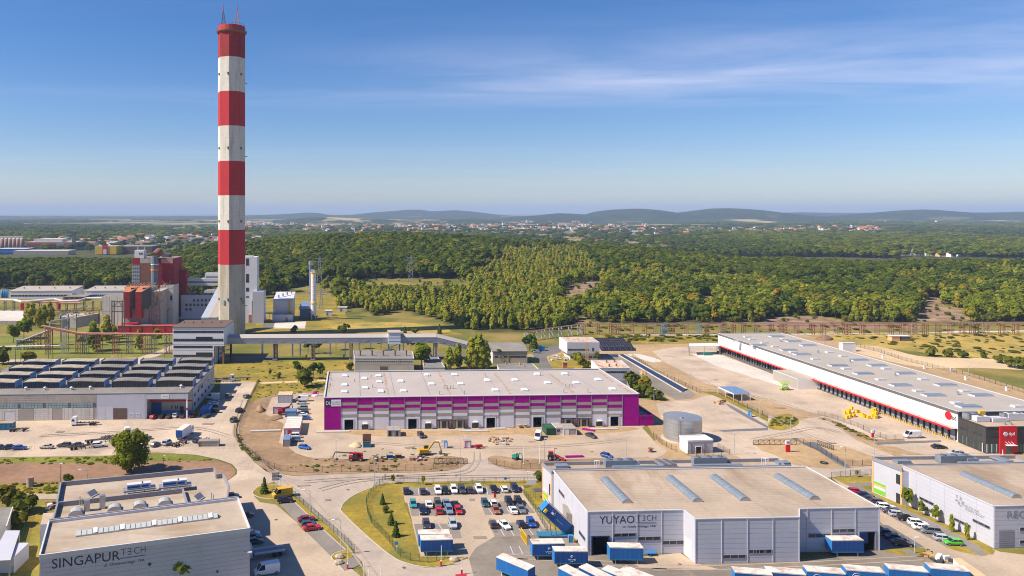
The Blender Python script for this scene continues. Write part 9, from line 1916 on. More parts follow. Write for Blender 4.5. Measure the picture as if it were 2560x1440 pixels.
def loo(px,py,label):
 p=G(px,py);t=thing('portable_toilet',label,'toilet',(p.x,p.y,0),YAW,'blue portable toilets');b=MB();b.box((p.x,p.y,1.1),(1.15,1.15,2.1),YAW);b.mk('cabin_body',M.bl,t);b=MB();b.loft([[(p.x+x*.6,p.y+y*.6,2.15)for x,y in((-1,-1),(1,-1),(1,1),(-1,1))],[(p.x+x*.45,p.y+y*.45,2.4)for x,y in((-1,-1),(1,-1),(1,1),(-1,1))]]);b.mk('roof',M.blue_front,t);piece('door',t,(p.x,p.y-.6,1.05),(.7,.06,1.8),YAW,M.fw)
loo(*Q(6,1897,958),'blue portable toilet on the purple hall yard');loo(*Q(7,2380,648),'blue portable toilet by the fence of the parcel yard')
def mach(name,label,cat,px,py,ang):p=G(px,py);t=thing(name,label,cat,(p.x,p.y,0),math.radians(ang)+YAW,'building machines');return t,(lambda x,y,z,R=TM[t.name]:R@Vc((x,y,z)))
def wheels(t,P,xs,w,r_):
 for x in xs:
  for s in(-1,1):b=MB();b.tb(P(x,s*(w-.2),r_),P(x,s*(w+.2),r_),r_,n=12);o=b.mk('wheel',M.tyre,t);b=MB();b.tb(P(x,s*(w-.22),r_),P(x,s*(w+.22),r_),r_*.5,n=8);b.mk('rim',M.fg,o)
def telehandler(px,py,ang,label,lift,reach):
 t,P=mach('telehandler',label,'telehandler',px,py,ang);b=MB();R3=TM[t.name].to_3x3();b.box(P(0,0,1.1),(4.6,1.5,.8),rot=R3);b.mk('chassis',M.re,t);b=MB();b.box(P(-1.2,-.55,1.7),(1.9,.9,.6),rot=R3);b.mk('engine_cover',M.re,t)
 b=MB();b.box(P(.2,.55,1.9),(1.5,1.0,1.5),rot=R3);b.mk('cab',M.gd,t);b=MB();b.box(P(.2,.55,2.7),(1.6,1.1,.1),rot=R3);b.mk('cab_roof',M.re,t)
 b=MB();b.bm(P(-2.2,-.2,2.2),P(2.2,-.2,2.2+lift*.45),.5);b.mk('boom',M.re,t);b=MB();b.bm(P(2.2,-.2,2.2+lift*.45),P(2.2+reach,-.2,2.2+lift),.34);b.mk('boom_extension',M.sd,t)
 b=MB();b.bm(P(2.2+reach,-.2,2.2+lift),P(2.6+reach,-.2,1.2+lift*.6),.3);b.box(P(2.8+reach,-.2,.9+lift*.5),(.2,1.6,.8),rot=R3)
 for s in(-.8,.3):b.bm(P(2.8+reach,s,.6+lift*.5),P(4.0+reach,s,.55+lift*.5),.12)
 b.mk('fork',M.sd,t);wheels(t,P,(1.5,-1.5),.95,.62)
telehandler(*Q(6,275,628),12,'red telehandler with raised boom beside the site cabin',2.2,1.0)
telehandler(*Q(6,1000,1085),175,'red telehandler with long dark boom on the kerb of the purple yard',.4,4.6)
def excavator(px,py,ang,label,col,s):
 t,P0=mach('excavator',label,'excavator',px,py,ang);P=lambda x,y,z:P0(x*s,y*s,z*s);R3=TM[t.name].to_3x3()
 for sy in(-1,1):b=MB();b.box(P(0,sy*1.0,.4),(3.4*s,.5*s,.75*s),rot=R3);b.mk('track',M.tyre,t)
 b=MB();b.box(P(-.5,0,1.45),(3.0*s,2.3*s,1.1*s),rot=R3);b.mk('upper_body',M[col],t);b=MB();b.box(P(.5,.6,2.4),(1.4*s,.95*s,1.3*s),rot=R3);b.mk('cab',M.gd,t);b=MB();b.box(P(.5,.6,3.1),(1.5*s,1.05*s,.1*s),rot=R3);b.mk('cab_roof',M[col],t);b=MB();b.box(P(-1.8,0,1.5),(.6*s,2.2*s,1.2*s),rot=R3);b.mk('counterweight',M[col],t)
 b=MB();b.bm(P(1.0,-.2,1.7),P(3.0,-.2,4.2),.42*s);b.bm(P(3.0,-.2,4.2),P(4.6,-.2,4.1),.38*s);b.mk('boom',M[col],t);b=MB();b.bm(P(4.6,-.2,4.1),P(5.4,-.2,1.4),.32*s);b.mk('stick',M[col],t);b=MB();b.loft([[P(5.7,-.8,1.3),P(5.7,.4,1.3),P(5.0,.4,.9),P(5.0,-.8,.9)],[P(5.5,-.8,.3),P(5.5,.4,.3),P(4.6,.4,.3),P(4.6,-.8,.3)]]);b.mk('bucket',M.sd,t)
excavator(*Q(6,1690,1030),8,'yellow tracked excavator with its arm bent down before the purple hall','yellow_machine',1.0)
excavator(*Q(7,40,1075),-60,'small green mini excavator beside the white flagpoles','teal_machine',.62)
t,P=mach('tractor','red tractor with a front loader near the corner of the grey hall','tractor',*Q(7,410,1080),-12);R3=TM[t.name].to_3x3();b=MB();b.box(P(.8,0,1.2),(2.0,.8,.8),rot=R3);b.mk('bonnet',M.re,t);b=MB();b.box(P(-.7,0,1.9),(1.5,1.3,1.5),rot=R3);b.mk('cab',M.gd,t);b=MB();b.box(P(-.7,0,2.7),(1.6,1.4,.12),rot=R3);b.mk('cab_roof',M.re,t);wheels(t,P,(-.9,),.85,.8);wheels(t,P,(1.5,),.75,.48)
b=MB();b.bm(P(.2,.5,1.9),P(3.0,.5,.7),.2);b.bm(P(.2,-.5,1.9),P(3.0,-.5,.7),.2);b.box(P(3.3,0,.4),(.6,2.0,.6),rot=R3);b.mk('front_loader',M.re,t)
t,P=mach('trailer_compressor','red towed compressor beside the guard cabin','machine',*Q(6,2225,965),10);R3=TM[t.name].to_3x3();b=MB();b.box(P(0,0,.9),(2.6,1.0,.8),rot=R3);b.mk('housing',M.re,t);wheels(t,P,(0,),.6,.35);b=MB();b.bm(P(1.2,0,.7),P(3.4,0,.5),.14);b.mk('drawbar',M.orange,t)
t,P=mach('scissor_lift','lime green scissor lift at the side block of the white warehouse','machine',*Q(8,165,700),0);R3=TM[t.name].to_3x3();b=MB();b.box(P(0,0,.8),(3.6,1.6,.8),rot=R3);b.mk('chassis',M.lime,t);wheels(t,P,(-1.3,1.3),.8,.45)
for k in rn(3):b=MB();b.bm(P(-1.5,-.5,1.3+k*.5),P(1.5,-.5,1.8+k*.5),.12);b.bm(P(1.5,-.5,1.3+k*.5),P(-1.5,-.5,1.8+k*.5),.12);b.mk('scissor_arm',M.lime,t)
b=MB();b.box(P(0,0,2.9),(3.6,1.6,.15),rot=R3)
for s in(-.8,.8):b.bm(P(-1.8,s,3.9),P(1.8,s,3.9),.08)
for x in(-1.8,-.6,.6,1.8):
 for s in(-.8,.8):b.bm(P(x,s,2.9),P(x,s,3.9),.08)
b.mk('platform',M.lime,t);t,P=mach('green_generator','green generator under the far porch of the white warehouse','machine',*Q(3,1950,1312),0);R3=TM[t.name].to_3x3();b=MB();b.box(P(0,0,1.0),(4.0,1.6,1.5),rot=R3);b.mk('housing',M.teal_machine,t);b=MB();b.box(P(0,0,.2),(4.2,1.8,.2),rot=R3);b.mk('skid',M.sd,t);wheels(t,P,(-1,1),.7,.35)
t,P=mach('hand_trailer','blue flat hand trailer under the lettered wall','trailer',*Q('s4',1305,1075),0);R3=TM[t.name].to_3x3();b=MB();b.box(P(0,0,.75),(2.3,1.5,.12),rot=R3);b.mk('deck',M.blue_front,t);wheels(t,P,(-.4,),.6,.3);b=MB();b.bm(P(-1.1,0,.7),P(-1.9,0,.25),.12);b.mk('drawbar',M.steel,t)
for k in rn(26):
 x,y=770+RNG.uniform(0,310),940+RNG.uniform(-25,40);up=k>18
 p=G(*Q(8,x,y+10));o=MB();hz=1.25;z=hz if up else 0;o.box((p.x,p.y,z+hz/2+.05),(1.1,1.0,hz),RNG.uniform(0,1));o=o.mk('yellow_bag',M.yellow,None);tag(o,'yellow filled bag in the heap of yellow bags on the parcel yard','bag','yellow bags heaped on the parcel yard')
def heap(pts,h,m,label,name='sand_heap'):
 W_=gp(pts);cx=sum(p.x for p in W_)/len(W_);cy=sum(p.y for p in W_)/len(W_);rings=[]
 for k in rn(5):
  f=k/4;rings.append([(cx+(p.x-cx)*(1-f*.92)*(1+.06*math.sin(i*3+k)),cy+(p.y-cy)*(1-f*.92)*(1+.06*math.cos(i*2+k)),h*math.sin(f*1.5)+.02)for i,p in enumerate(W_)])
 b=MB();b.loft(rings);tag(b.mk(name,M[m],None,smooth=True),label,'heap')
heap(QL(6,[(920,945),(960,915),(1040,910),(1065,940),(1050,962),(980,968)]),1.2,'sand','yellow sand heap beside the blue skip');heap(QL(6,[(0,560),(40,548),(75,575),(85,600),(40,612),(0,600)]),2.2,'dirt','brown soil heap by the left fence of the purple yard','soil_heap');heap(QL(6,[(70,680),(160,640),(260,640),(280,665),(180,690)]),1.0,'dirt','long low soil heap in front of the site cabins','soil_heap')
heap(QL(6,[(1790,890),(1830,880),(1880,885),(1870,905),(1800,905)]),.5,'sand','small flat sand heap left of the blue toilet');heap(QL(8,[(470,190),(520,170),(600,172),(660,190),(640,205),(520,208)]),2.5,'dirt_red','pile of rusty scrap in the meadow behind the warehouse','scrap_heap')
rg=random.Random(3)
for i,(q,x,y,ln,a,m,lab)in enumerate(((6,770,803,12,0,'cw','long white pipe stack at the left foot of the purple hall'),(6,2180,797,10.5,0,'cw','long white pipe lying before the purple hall gate'),(6,95,795,11,4,'cw','white foil-wrapped beam on the soil left of the cabins'),(7,920,777,10,1,'cw','white pipe lying right of the small dark car'),(6,625,435,8,2,'cw','white beams stacked behind the purple hall corner'),(7,625,1053,6,2,'purple','purple panel strip lying by the kerb'),(7,765,785,4.5,-35,'purple','loose purple panels behind the small dark car'),(6,2440,772,4,2,'cw','short white pipe near the middle gate'))):
 p=G(*Q(q,x,y));t=thing('pipe_stack' if m!='purple' else 'panel_stack',lab,'building material',(p.x,p.y,0),math.radians(a)+YAW);R=TM[t.name]
 for k in rn(3):b=MB();b.bm(R@Vc((-ln/2,k*.45-.45,.3)),R@Vc((ln/2,k*.45-.45,.3)),.36);b.mk('pipe' if m!='purple' else 'panel',M[m],t)
for x,y,lab in((72,760,'left one of two wooden cable drums by the hall wall'),(130,755,'right one of two wooden cable drums by the hall wall'),(1388,1000,'brown cable drum lying near the far kerb')):
 p=G(*Q(7,x,y));t=thing('cable_drum',lab,'cable drum',(p.x,p.y,0));m=M['wood' if x<500 else 'rust']
 for z in(.05,1.15):b=MB();b.tb((p.x,p.y,z),(p.x,p.y,z+.1),.95,n=14);b.mk('flange',m,t)
 b=MB();b.tb((p.x,p.y,.15),(p.x,p.y,1.15),.5,n=10);b.mk('core',m,t)
def clutter(n,x0,x1,y0,y1,q,label,mats,s=1.0):
 p=G(*Q(q,(x0+x1)/2,(y0+y1)/2));t=thing('material_pile',label,'building material',(p.x,p.y,0),YAW)
 for k in rn(n):c_=G(*Q(q,rg.uniform(x0,x1),rg.uniform(y0,y1)));hz=rg.uniform(.2,.9)*s;piece('bundle',t,(c_.x,c_.y,hz/2+.05),(rg.uniform(.5,2.4)*s,rg.uniform(.4,1.2)*s,hz),rg.uniform(0,3),M[rg.choice(mats)])
clutter(22,2330,2560,870,935,6,'scattered boards and pallets before the purple hall',['wood','cw','fg','rp']);clutter(12,1150,1270,1050,1095,6,'small pallets and boxes left of the blue rubble bin',['wood','rust','sd']);clutter(16,1530,1700,1050,1090,6,'boards and sacks on the kerb below the yellow excavator',['wood','fw','navy_text','rp']);clutter(12,2015,2110,500,525,7,'rusty steel bundle on the parcel yard',['rust','wood','rp']);clutter(10,1290,1335,195,225,7,'heap of pale wooden boxes on the basin wall',['wood','orange_pale']);clutter(14,480,620,420,450,6,'pallets behind the white van left of the purple hall',['wood','fw','purple']);clutter(16,1060,1290,225,275,'a6','pale rubble on the grass before the white overhanging building',['cw','stone'],1.6);clutter(8,450,545,560,620,'s1','crates and rubbish by the side annex of the near grey hall',['rp','fw','sd']);clutter(9,1545,1640,1200,1250,'s5','brown crates beside the covered motorcycle',['wood','rust']);clutter(7,1650,1850,1250,1310,'s5','white covered goods at the edge of the truck yard',['white','ch'],1.3);clutter(8,2350,2560,425,435,8,'blue pipe sections in the sandy field',['bl'],.7)
t,P=mach('signal_box','orange post box on the grass behind the purple hall','box',*Q('a6',1237,380),0);b=MB();b.box(P(0,0,1.6),(2.2,1.6,3.0));b.mk('box_body',M.orange_rust,t);b=MB();b.box(P(0,0,3.25),(3.0,2.2,.3));b.mk('roof',M.wood,t)
p=G(*Q(5,302,1345));t=thing('well_shaft','round concrete well shaft in the weeds by the near grey hall','well',(p.x,p.y,0));b=MB();b.tb((p.x,p.y,0),(p.x,p.y,2.6),1.0,n=14);b.mk('shaft',M.stone,t);b=MB();b.tb((p.x,p.y,2.6),(p.x,p.y,2.75),1.1,n=14);b.mk('lid',M.rp,t)
p=G(*Q(8,1290,205));t=thing('derelict_hut','small derelict hut with a blue side in the meadow','hut',(p.x,p.y,0));b=MB();b.box((p.x-2,p.y,1.5),(5,4,3));b.mk('hut_body',M.orange_pale,t);b=MB();b.box((p.x+4,p.y,1.4),(5,4,2.8));b.mk('side_body',M.sd,t);b=MB();b.bm((p.x-5,p.y,3.1),(p.x+7,p.y,3.0),4.6,.25);b.mk('roof',M.fw,t)
p=G(*Q(8,795,312));t=thing('white_transformer','white box behind the far edge of the long warehouse roof','cabinet',(p.x,p.y,0));b=MB();b.box((p.x,p.y,2.4),(7.5,3,4.8),YAW);b.mk('housing',M.white,t);b=MB();b.box((p.x,p.y,4.9),(7.8,3.2,.2),YAW);b.mk('roof',M.tl,t)
for i,(x,y)in enumerate(((1150,383),(1565,490),(1832,515),(1978,600),(2387,710))):p=G(*Q(8,x,y));t=thing('white_cabinet','%s white marker cabinet along the sandy field fence'%('first','second','third','fourth','nearest')[i],'cabinet',(p.x,p.y,0),0,'white cabinets along the field');b=MB();b.box((p.x,p.y,.9),(.9,.8,1.8));b.mk('housing',M.white,t);b=MB();b.box((p.x,p.y,1.85),(1.05,.95,.12));b.mk('lid',M.tl,t)
q=[G(x,y,4.2)for x,y in((-70,1318),(16,1316),(32,1268),(-70,1270))];t=thing('shed','dark felt-roofed shed at the left edge beside the near grey hall','shed',(q[0].x,q[0].y,0));b=MB();b.prism([(v.x,v.y)for v in q],0,4.2,0,1);b.mk('shed_body',[M.offwhite,M.rf],t);piece('roof_edge',t,((q[1].x+q[2].x)/2,(q[1].y+q[2].y)/2,4.25),(.25,(q[2]-q[1]).length,.2),math.atan2(q[2].y-q[1].y,q[2].x-q[1].x)-math.pi/2,M.offwhite)
q=[G(x,y,4.2)for x,y in((-70,1405),(26,1400),(50,1326),(14,1326),(-10,1372),(-70,1374))];t=thing('shed','grey-roofed open shed at the lower left edge','shed',(q[0].x,q[0].y,0));b=MB();b.prism([(v.x,v.y)for v in q],3.9,4.2,0,1,bottom=True);b.mk('shed_roof',[M.tg,M.wg],t)
for v in(q[1],q[2]):b=MB();b.bm((v.x-.4,v.y+.4,0),(v.x-.4,v.y+.4,3.9),.25);b.mk('post',M.steel,t)
b=MB();b.box((q[1].x-5,q[1].y+6,1.9),(9,7,3.6));b.mk('shed_body',M.wl,t)
q=[G(x,y,2.6)for x,y in((2383,1396),(2400,1394),(2560,1505),(2480,1505))];t=thing('cream_shed','cream-walled low shed with a sandy roof at the lower right','shed',(q[0].x,q[0].y,0));b=MB();b.prism([(v.x,v.y)for v in q],0,2.6,0,1);b.mk('shed_body',[M.ww,M.sand],t);a=Wall(q[0],q[3]);a.pc('doorway',t,(1.2,3.0,.3,2.1),.0,.05,M.offwhite)
# --- fences, lamps, signs, barriers
def fence(label,pts,h,m,step=3.0,name='mesh_fence',wires=5):
 W_=[Vc((p.x,p.y,0))for p in gp(pts)];line=[W_[0]]
 for a,c_ in zip(W_[:-1],W_[1:]):
  n=max(1,round((c_-a).length/step));line+=[a.lerp(c_,(k+1)/n)for k in rn(n)]
 t=thing(name,label,'fence',tuple(line[0]));mm=M[m]
 for i,p in enumerate(line):piece('post',t,(p.x,p.y,h/2+.03),(.09,.09,h+.06),0,mm)
 k=('mesh',m,wires)
 if k not in FM:
  b=MB()
  for j in rn(wires):b.box((.5,0,(j+.5)/wires),(1,.016,.014))
  for j in rn(10):b.box(((j+.5)/10,0,.5),(.006,.016,1))
  me=bpy.data.meshes.new('mesh_panel');me.from_pydata(b.v,[],b.f);me.materials.append(mm);FM[k]=me
 for a,c_ in zip(line[:-1],line[1:]):
  d=c_-a;shared('mesh_panel',FM[k],t,Matrix.Translation((a.x,a.y,.08))@Matrix.Rotation(math.atan2(d.y,d.x),4,'Z')@Matrix.Diagonal((d.length,1,h-.1,1)))
 return t
FM={}
fence('green wire fence curving round the car park lawn',QL('s2',[(1850,185),(1740,280),(1650,395),(1625,440),(1640,560),(1690,690),(1760,760),(1850,850),(1890,900),(1960,990),(2020,1070),(2130,1110),(2330,1130),(2520,1080),(2560,1070)]),1.9,'fence_green',2.5)
fence('thin dark fence along the road behind the car park',[(962,1200),(1010,1208),(1120,1211),(1240,1208),(1345,1207)],1.8,'fd',4.0)
fence('green wire fence between the car park and the tipped container',QL('s3',[(1800,400),(1950,620),(2100,880)]),1.9,'fence_green',2.5)
fence('green wire fence between forecourt and branch road',QL('s2',[(770,350),(860,430),(960,520),(1080,630),(1210,740),(1340,860),(1420,930),(1490,1030)]),1.8,'fence_green',2.5)
fence('dark wire fence round the soil bank before the purple hall',[(648,956),(618,1016),(594,1068),(590,1090),(606,1120),(648,1153),(672,1168),(700,1178),(760,1182),(900,1180),(1060,1176),(1130,1164)],2.0,'fd',3.0)
fence('dark wire fence on the right soil bank before the purple hall',[(1222,1160),(1280,1172),(1350,1172)],2.0,'fd',3.0)
fence('dark fence around the pump house and steel tank',QL(7,[(1415,850),(1500,930),(1640,1000),(1760,1035),(2010,1035),(2180,1030),(2060,960)]),1.9,'fd',3.0)
fence('dark fence between parcel yard and the yard of the steel tank',QL(7,[(1200,50),(1420,200),(1700,330),(1880,415),(2060,415),(2180,480),(2400,590),(2560,660)]),2.0,'fd',3.5)
fence('long dark fence along the sandy field behind the warehouse',QL(8,[(840,255),(1100,320),(1340,400),(1700,490),(2010,560),(2330,660),(2560,730)]),2.0,'fd',3.5)
fence('dark fence down to the warehouse gate',QL(8,[(500,950),(640,985),(760,1025),(900,1075),(1010,1130),(1180,1200),(1360,1195)]),1.9,'fd',3.0)
fence('dark fence on the soil left of the right-hand grey hall',QL('a4',[(1060,230),(1300,330),(1560,480),(1760,600),(2280,600)]),1.9,'fd',3.0)
fence('low fence along the left parking row',QL(5,[(-60,1005),(300,985),(580,970),(1080,965),(1500,960),(2160,945)]),1.5,'fd',6.0,wires=2)
fence('dark wire fence beside the lawn at the near grey hall',QL('s1',[(330,500),(250,830),(130,1270)]),1.8,'fence_green',3.0)
fence('fence along the road left of the right-hand grey hall',[(2078,1196),(2150,1189),(2180,1188)],1.9,'fd',3.0)
def sliding_gate(label,p0,p1,h=1.7):
 a,c_=G(*p0),G(*p1);t=thing('sliding_gate',label,'gate',(a.x,a.y,0));n=8
 for z in(.15,h):b=MB();b.bm((a.x,a.y,z),(c_.x,c_.y,z),.14);b.mk('rail',M.fd,t)
 for k in rn(n+1):q_=a.lerp(c_,k/n);b=MB();b.bm((q_.x,q_.y,.15),(q_.x,q_.y,h),.12);b.mk('upright',M.fd,t)
 for k in rn(n):q_,r_=a.lerp(c_,k/n),a.lerp(c_,(k+1)/n);b=MB();b.bm((q_.x,q_.y,.15),(r_.x,r_.y,h),.08);b.mk('brace',M.fd,t)
sliding_gate('dark sliding gate at the entrance of the purple hall',Q(6,1785,1120),Q(6,2115,1122));sliding_gate('dark sliding gate left of the red and white totem',Q('a4',165,230),Q('a4',930,228));sliding_gate('dark slanting gate right of the red and white totem',Q('a4',1300,230),Q('a4',1590,330))
def lamp(px,yb,yt,label,arm=0,m='pole_grey',aim=None):
 p=G(px,yb);h=(yb-yt)/F*p.y;t=thing('street_lamp',label,'street lamp',(p.x,p.y,0),0,'lamp posts');b=MB();b.tb(p,p+Vc((0,0,h-.5)),.12,.07,6);b.mk('pole',M[m],t);L=arm/F*p.y;b=MB();b.path([p+Vc((0,0,h-.5)),p+Vc((L*.25,-.05,h-.05)),p+Vc((L or.3,-.2,h))],.06,5);b.mk('arm',M[m],t);b=MB();b.box(p+Vc(((L or.3)*1.0,-.3,h)),(.9,.4,.18));b.mk('lamp_head',M.fw,t)
for a in((936,1214,1145,'slim lamp post on the lawn tip beside the road bend'),(840,1155,1100,'lamp post at the left corner of the yard kerb, by the telehandler'),(1037,1146,1090,'lamp post before the middle gates of the purple hall'),(1150,1204,1090,'tall lamp post at the gate mouth of the purple yard',14),(1361,1154,1095,'lamp post right of the two white flagpoles'),(1386,1152,1121,'short post beside the red tractor'),(1565,1147,1090,'lamp post on the kerb near the blue car'),(1635,1003,973,'post by the shrubs right of the purple hall'),(1695,951,915,'lamp post at the upper edge of the basin fence'),(1726,970,930,'lamp post near the carport'),(1637,922,899,'far lamp post at the top of the basin'),(1836,1137,1080,'lamp post right of the pump house shadow'),(1900,1046,1000,'lamp post by the second blue toilet'),(775,1304,1224,'curved lamp post between dark red car and lane',-17),(852,1386,1298,'curved lamp post above the barrier',-19),(605,1466,1379,'curved lamp in front of the near grey hall',20),(152,1207,1158,'dark lamp post at the left end of the ploughed lot',0,'pole_dark'),(219,1209,1173,'lamp with a left arm behind the near grey hall',-18),(408,1178,1139,'dark lamp post right of the big round tree',0,'pole_dark'),(2113,1192,1116,'tall curved lamp on the lawn tip left of the right-hand hall',-10),(1977,1098,1047,'lamp post above the sliding gate'),(2186,1141,1085,'lamp post beside the small red sign'),(1981,1046,1010,'post at the tip of the grassy island'),(2200,886,860,'lamp post beyond the long warehouse roof'),(2421,936,910,'lamp post in the sandy field'),(2060,861,827,'lamp post in the meadow before the scrap'),(2287,1383,1342,'lamp post on the lawn near the motorcycle'),(1319,1206,1178,'low lamp post at the right end of the car park lawn'),(280,906,891,'short lamp on the verge behind the old hall'),(1618,868,838,'lone post by the solar array'),(1640,905,880,'lamp post left of the loading porch')):lamp(*a)
for x,yb,yt,lab in((1309.5,1161,1116,'left white flagpole before the soil bank'),(1349,1160,1114,'right white flagpole before the soil bank'),(893,1480,1425,'left white flagpole at the bottom entrance'),(910,1475,1405,'tall white flagpole at the bottom entrance'),(922,1478,1424,'third white flagpole at the bottom entrance'),(952,1476,1422,'right white flagpole with a short arm at the bottom entrance'),(2456,1132,1107,'white flagpole at the office corner'),(2507,1138,1124,'short white post before the red entrance')):
 p=G(x,yb);h=(yb-yt)/F*p.y;t=thing('flagpole',lab,'flagpole',(p.x,p.y,0),0,'white flagpoles');b=MB();b.tb(p,p+Vc((0,0,h)),.11,.07,6);b.mk('pole',M.white,t);b=MB();b.box((p.x,p.y,.12),(.5,.5,.2));b.mk('footing',M.cy,t)
for i,(x,yb,yt)in enumerate(((39,910,868),(52,908,880),(121,905,865),(132,903,870),(295,906,878),(303,906,880),(412,905,884))):p=G(x,yb);h=(yb-yt)/F*p.y;t=thing('utility_pole','%s thin dark pole from the left on the verge behind the old hall'%('first','second','third','fourth','fifth','sixth','seventh')[i],'pole',(p.x,p.y,0),0,'dark poles behind the old hall');b=MB();b.tb(p,p+Vc((0,0,h)),.14,.1,6);b.mk('shaft',M.pole_dark,t);b=MB();b.bm(p+Vc((-.6,0,h-.4)),p+Vc((.6,0,h-.4)),.1);b.mk('crossarm',M.pole_dark,t)
def totem(px,yb,w,h,label,top,bot,txt=None):
 p=G(px,yb);t=thing('sign_totem',label,'sign',(p.x,p.y,0),YAW);b=MB();b.box((p.x,p.y,h*.32),(w,.5,h*.64),YAW);b.mk('lower_panel',M[bot],t);b=MB();b.box((p.x,p.y,h*.82),(w,.5,h*.355),YAW);b.mk('upper_panel',M[top],t)
 if txt:W=Wall((p.x-w/2,p.y-.26,0),(p.x+w/2,p.y-.26,0));text(t,W,w*.42,h*.8,txt,.4,M.navy_text,.02,.01,width=w*.45);b=MB();b.tb(W.P(w*.25,h*.84,.01),W.P(w*.25,h*.84,.03),.2,n=8);b.mk('emblem',M.red,t)
totem(*Q('a4',780,360),1.4,4.0,'red and white sign totem at the warehouse entrance','fw','red','dpd');totem(*Q('a4',2290,98),.8,2.6,'small red and white sign by the warehouse fence','fw','red');
p=G(*Q('s2',590,330));t=thing('sign_totem','grey three-board sign totem on lattice legs at the road junction','sign',(p.x,p.y,0),.2);b=MB();b.box((p.x,p.y,.4),(2.2,1.2,.8));b.mk('plinth',M.stone,t)
for k in rn(4):b=MB();b.bm((p.x-.7+k*.4,p.y,.8),(p.x-.55+k*.35,p.y,5.6),.07);b.mk('lattice_leg',M.steel,t)
W=Wall((p.x-1.0,p.y-.12,0),(p.x+1.1,p.y-.12+.35,0))
for k,(z,m,s)in enumerate(((3.6,'fg','YUYAO'),(4.4,'an','SINGAPUR'),(5.2,'tg','TECH'))):W.pc('sign_board',t,(0,2.1,z,z+.62),0,.12,M[m]);text(t,W,.25,z+.2,s,.24,M.white,.13,.01,width=1.4)
for i,(x,yb,yt,lab)in enumerate(((*Q('s2',1412,1200),Q('s2',0,925)[1],'red and white barrier with a raised boom at the forecourt'),(*Q('s3',735,1312),Q('s3',0,1050)[1],'red and white barrier with a raised boom at the car park exit'),(*Q('s3',1000,1420),Q('s3',0,1220)[1],'barrier with a raised white boom beside the red cab'))):
 p=G(x,yb);h=(yb-yt)/F*p.y;t=thing('boom_barrier',lab,'barrier',(p.x,p.y,0));b=MB();b.box((p.x,p.y,.55),(.4,.4,1.1));b.mk('post',M.red,t);b=MB();b.bm((p.x,p.y,1.0),(p.x+.05,p.y,h),.13);b.mk('boom',M.white,t);piece('collar',t,(p.x,p.y,1.2),(.3,.3,.2),0,M.white)
for x,y,yt,m,lab in((*Q('s2',1972,1020),Q('s2',0,885)[1],'bl','round blue traffic sign on the car park lawn'),(*Q('s2',648,275),Q('s2',0,128)[1],'bl','round dark blue sign beside the sign totem'),(*Q('s3',1560,245),Q('s3',0,170)[1],'bl','small blue sign by the fence above the car park')):
 p=G(x,y);h=(y-yt)/F*p.y;t=thing('traffic_sign',lab,'sign',(p.x,p.y,0),0,'blue traffic signs');b=MB();b.tb(p,p+Vc((0,0,h)),.05,n=6);b.mk('post',M.pole_grey,t);b=MB();b.tb(p+Vc((0,-.06,h-.35)),p+Vc((0,-.1,h-.35)),.42,n=14);b.mk('sign_disc',M[m],t);b=MB();b.box(p+Vc((0,-.07,h-1.15)),(.45,.04,.4));b.mk('plate',M.fw,t)
for x,y,lab in((1895,330,'white information board at the upper right corner of the car park'),):p=G(*S3(x,y));t=thing('info_board',lab,'sign',(p.x,p.y,0));b=MB();b.box((p.x,p.y,2.2),(2.6,.1,1.4));b.mk('board',M.fw,t);b=MB();b.bm((p.x,p.y+.1,0),(p.x,p.y+.1,1.6),.12);b.mk('post',M.pole_grey,t)
p=G(*S3(2000,440));t=thing('bike_shelter','small dark-roofed bicycle shelter beside the orange-edged wall','shelter',(p.x,p.y,0));b=MB();b.box((p.x,p.y,2.3),(3.2,2.2,.15),YAW);b.mk('roof',M.an,t)
for sx in(-1.4,1.4):
 for sy in(-.9,.9):b=MB();b.bm((p.x+sx,p.y+sy,0),(p.x+sx,p.y+sy,2.25),.09);b.mk('post',M.pole_dark,t)
p=G(*S3(1428,445));t=thing('red_banner','small red banner standing in the middle of the car park aisle','banner',(p.x,p.y,0));b=MB();b.box((p.x,p.y,.9),(.7,.06,1.3));b.mk('cloth',M.red,t);b=MB();b.bm((p.x-.35,p.y,0),(p.x-.35,p.y,1.7),.06);b.mk('stick',M.pole_grey,t)
for q_,x,y,lab in(('s3',900,1245,'pale boulder on the lawn by the exit'),('s2',1320,1075,'tan boulder on the forecourt island'),('s2',1310,1140,'grey rocks at the tip of the forecourt island')):p=G(*Q(q_,x,y));b=MB();n=9;b.loft([[(p.x+r_*math.cos(i*.7)*(1+.2*math.sin(i*2.3)),p.y+.7*r_*math.sin(i*.7),z)for i in rn(n)]for r_,z in((1.1,0),(1.2,.4),(.7,.85))]);tag(b.mk('boulder',M.stone,None),lab,'boulder')
p=G(*Q('a4',1420,560));b=MB()
for k in rn(14):a0=k*.449;b.tb((p.x+1.0*math.cos(a0),p.y+1.0*math.sin(a0),.22),(p.x+1.0*math.cos(a0+.46),p.y+1.0*math.sin(a0+.46),.22),.22,n=6,caps=False)
tag(b.mk('tyre',M.tyre,None),'large black tyre lying on the soil by the right-hand hall','tyre')
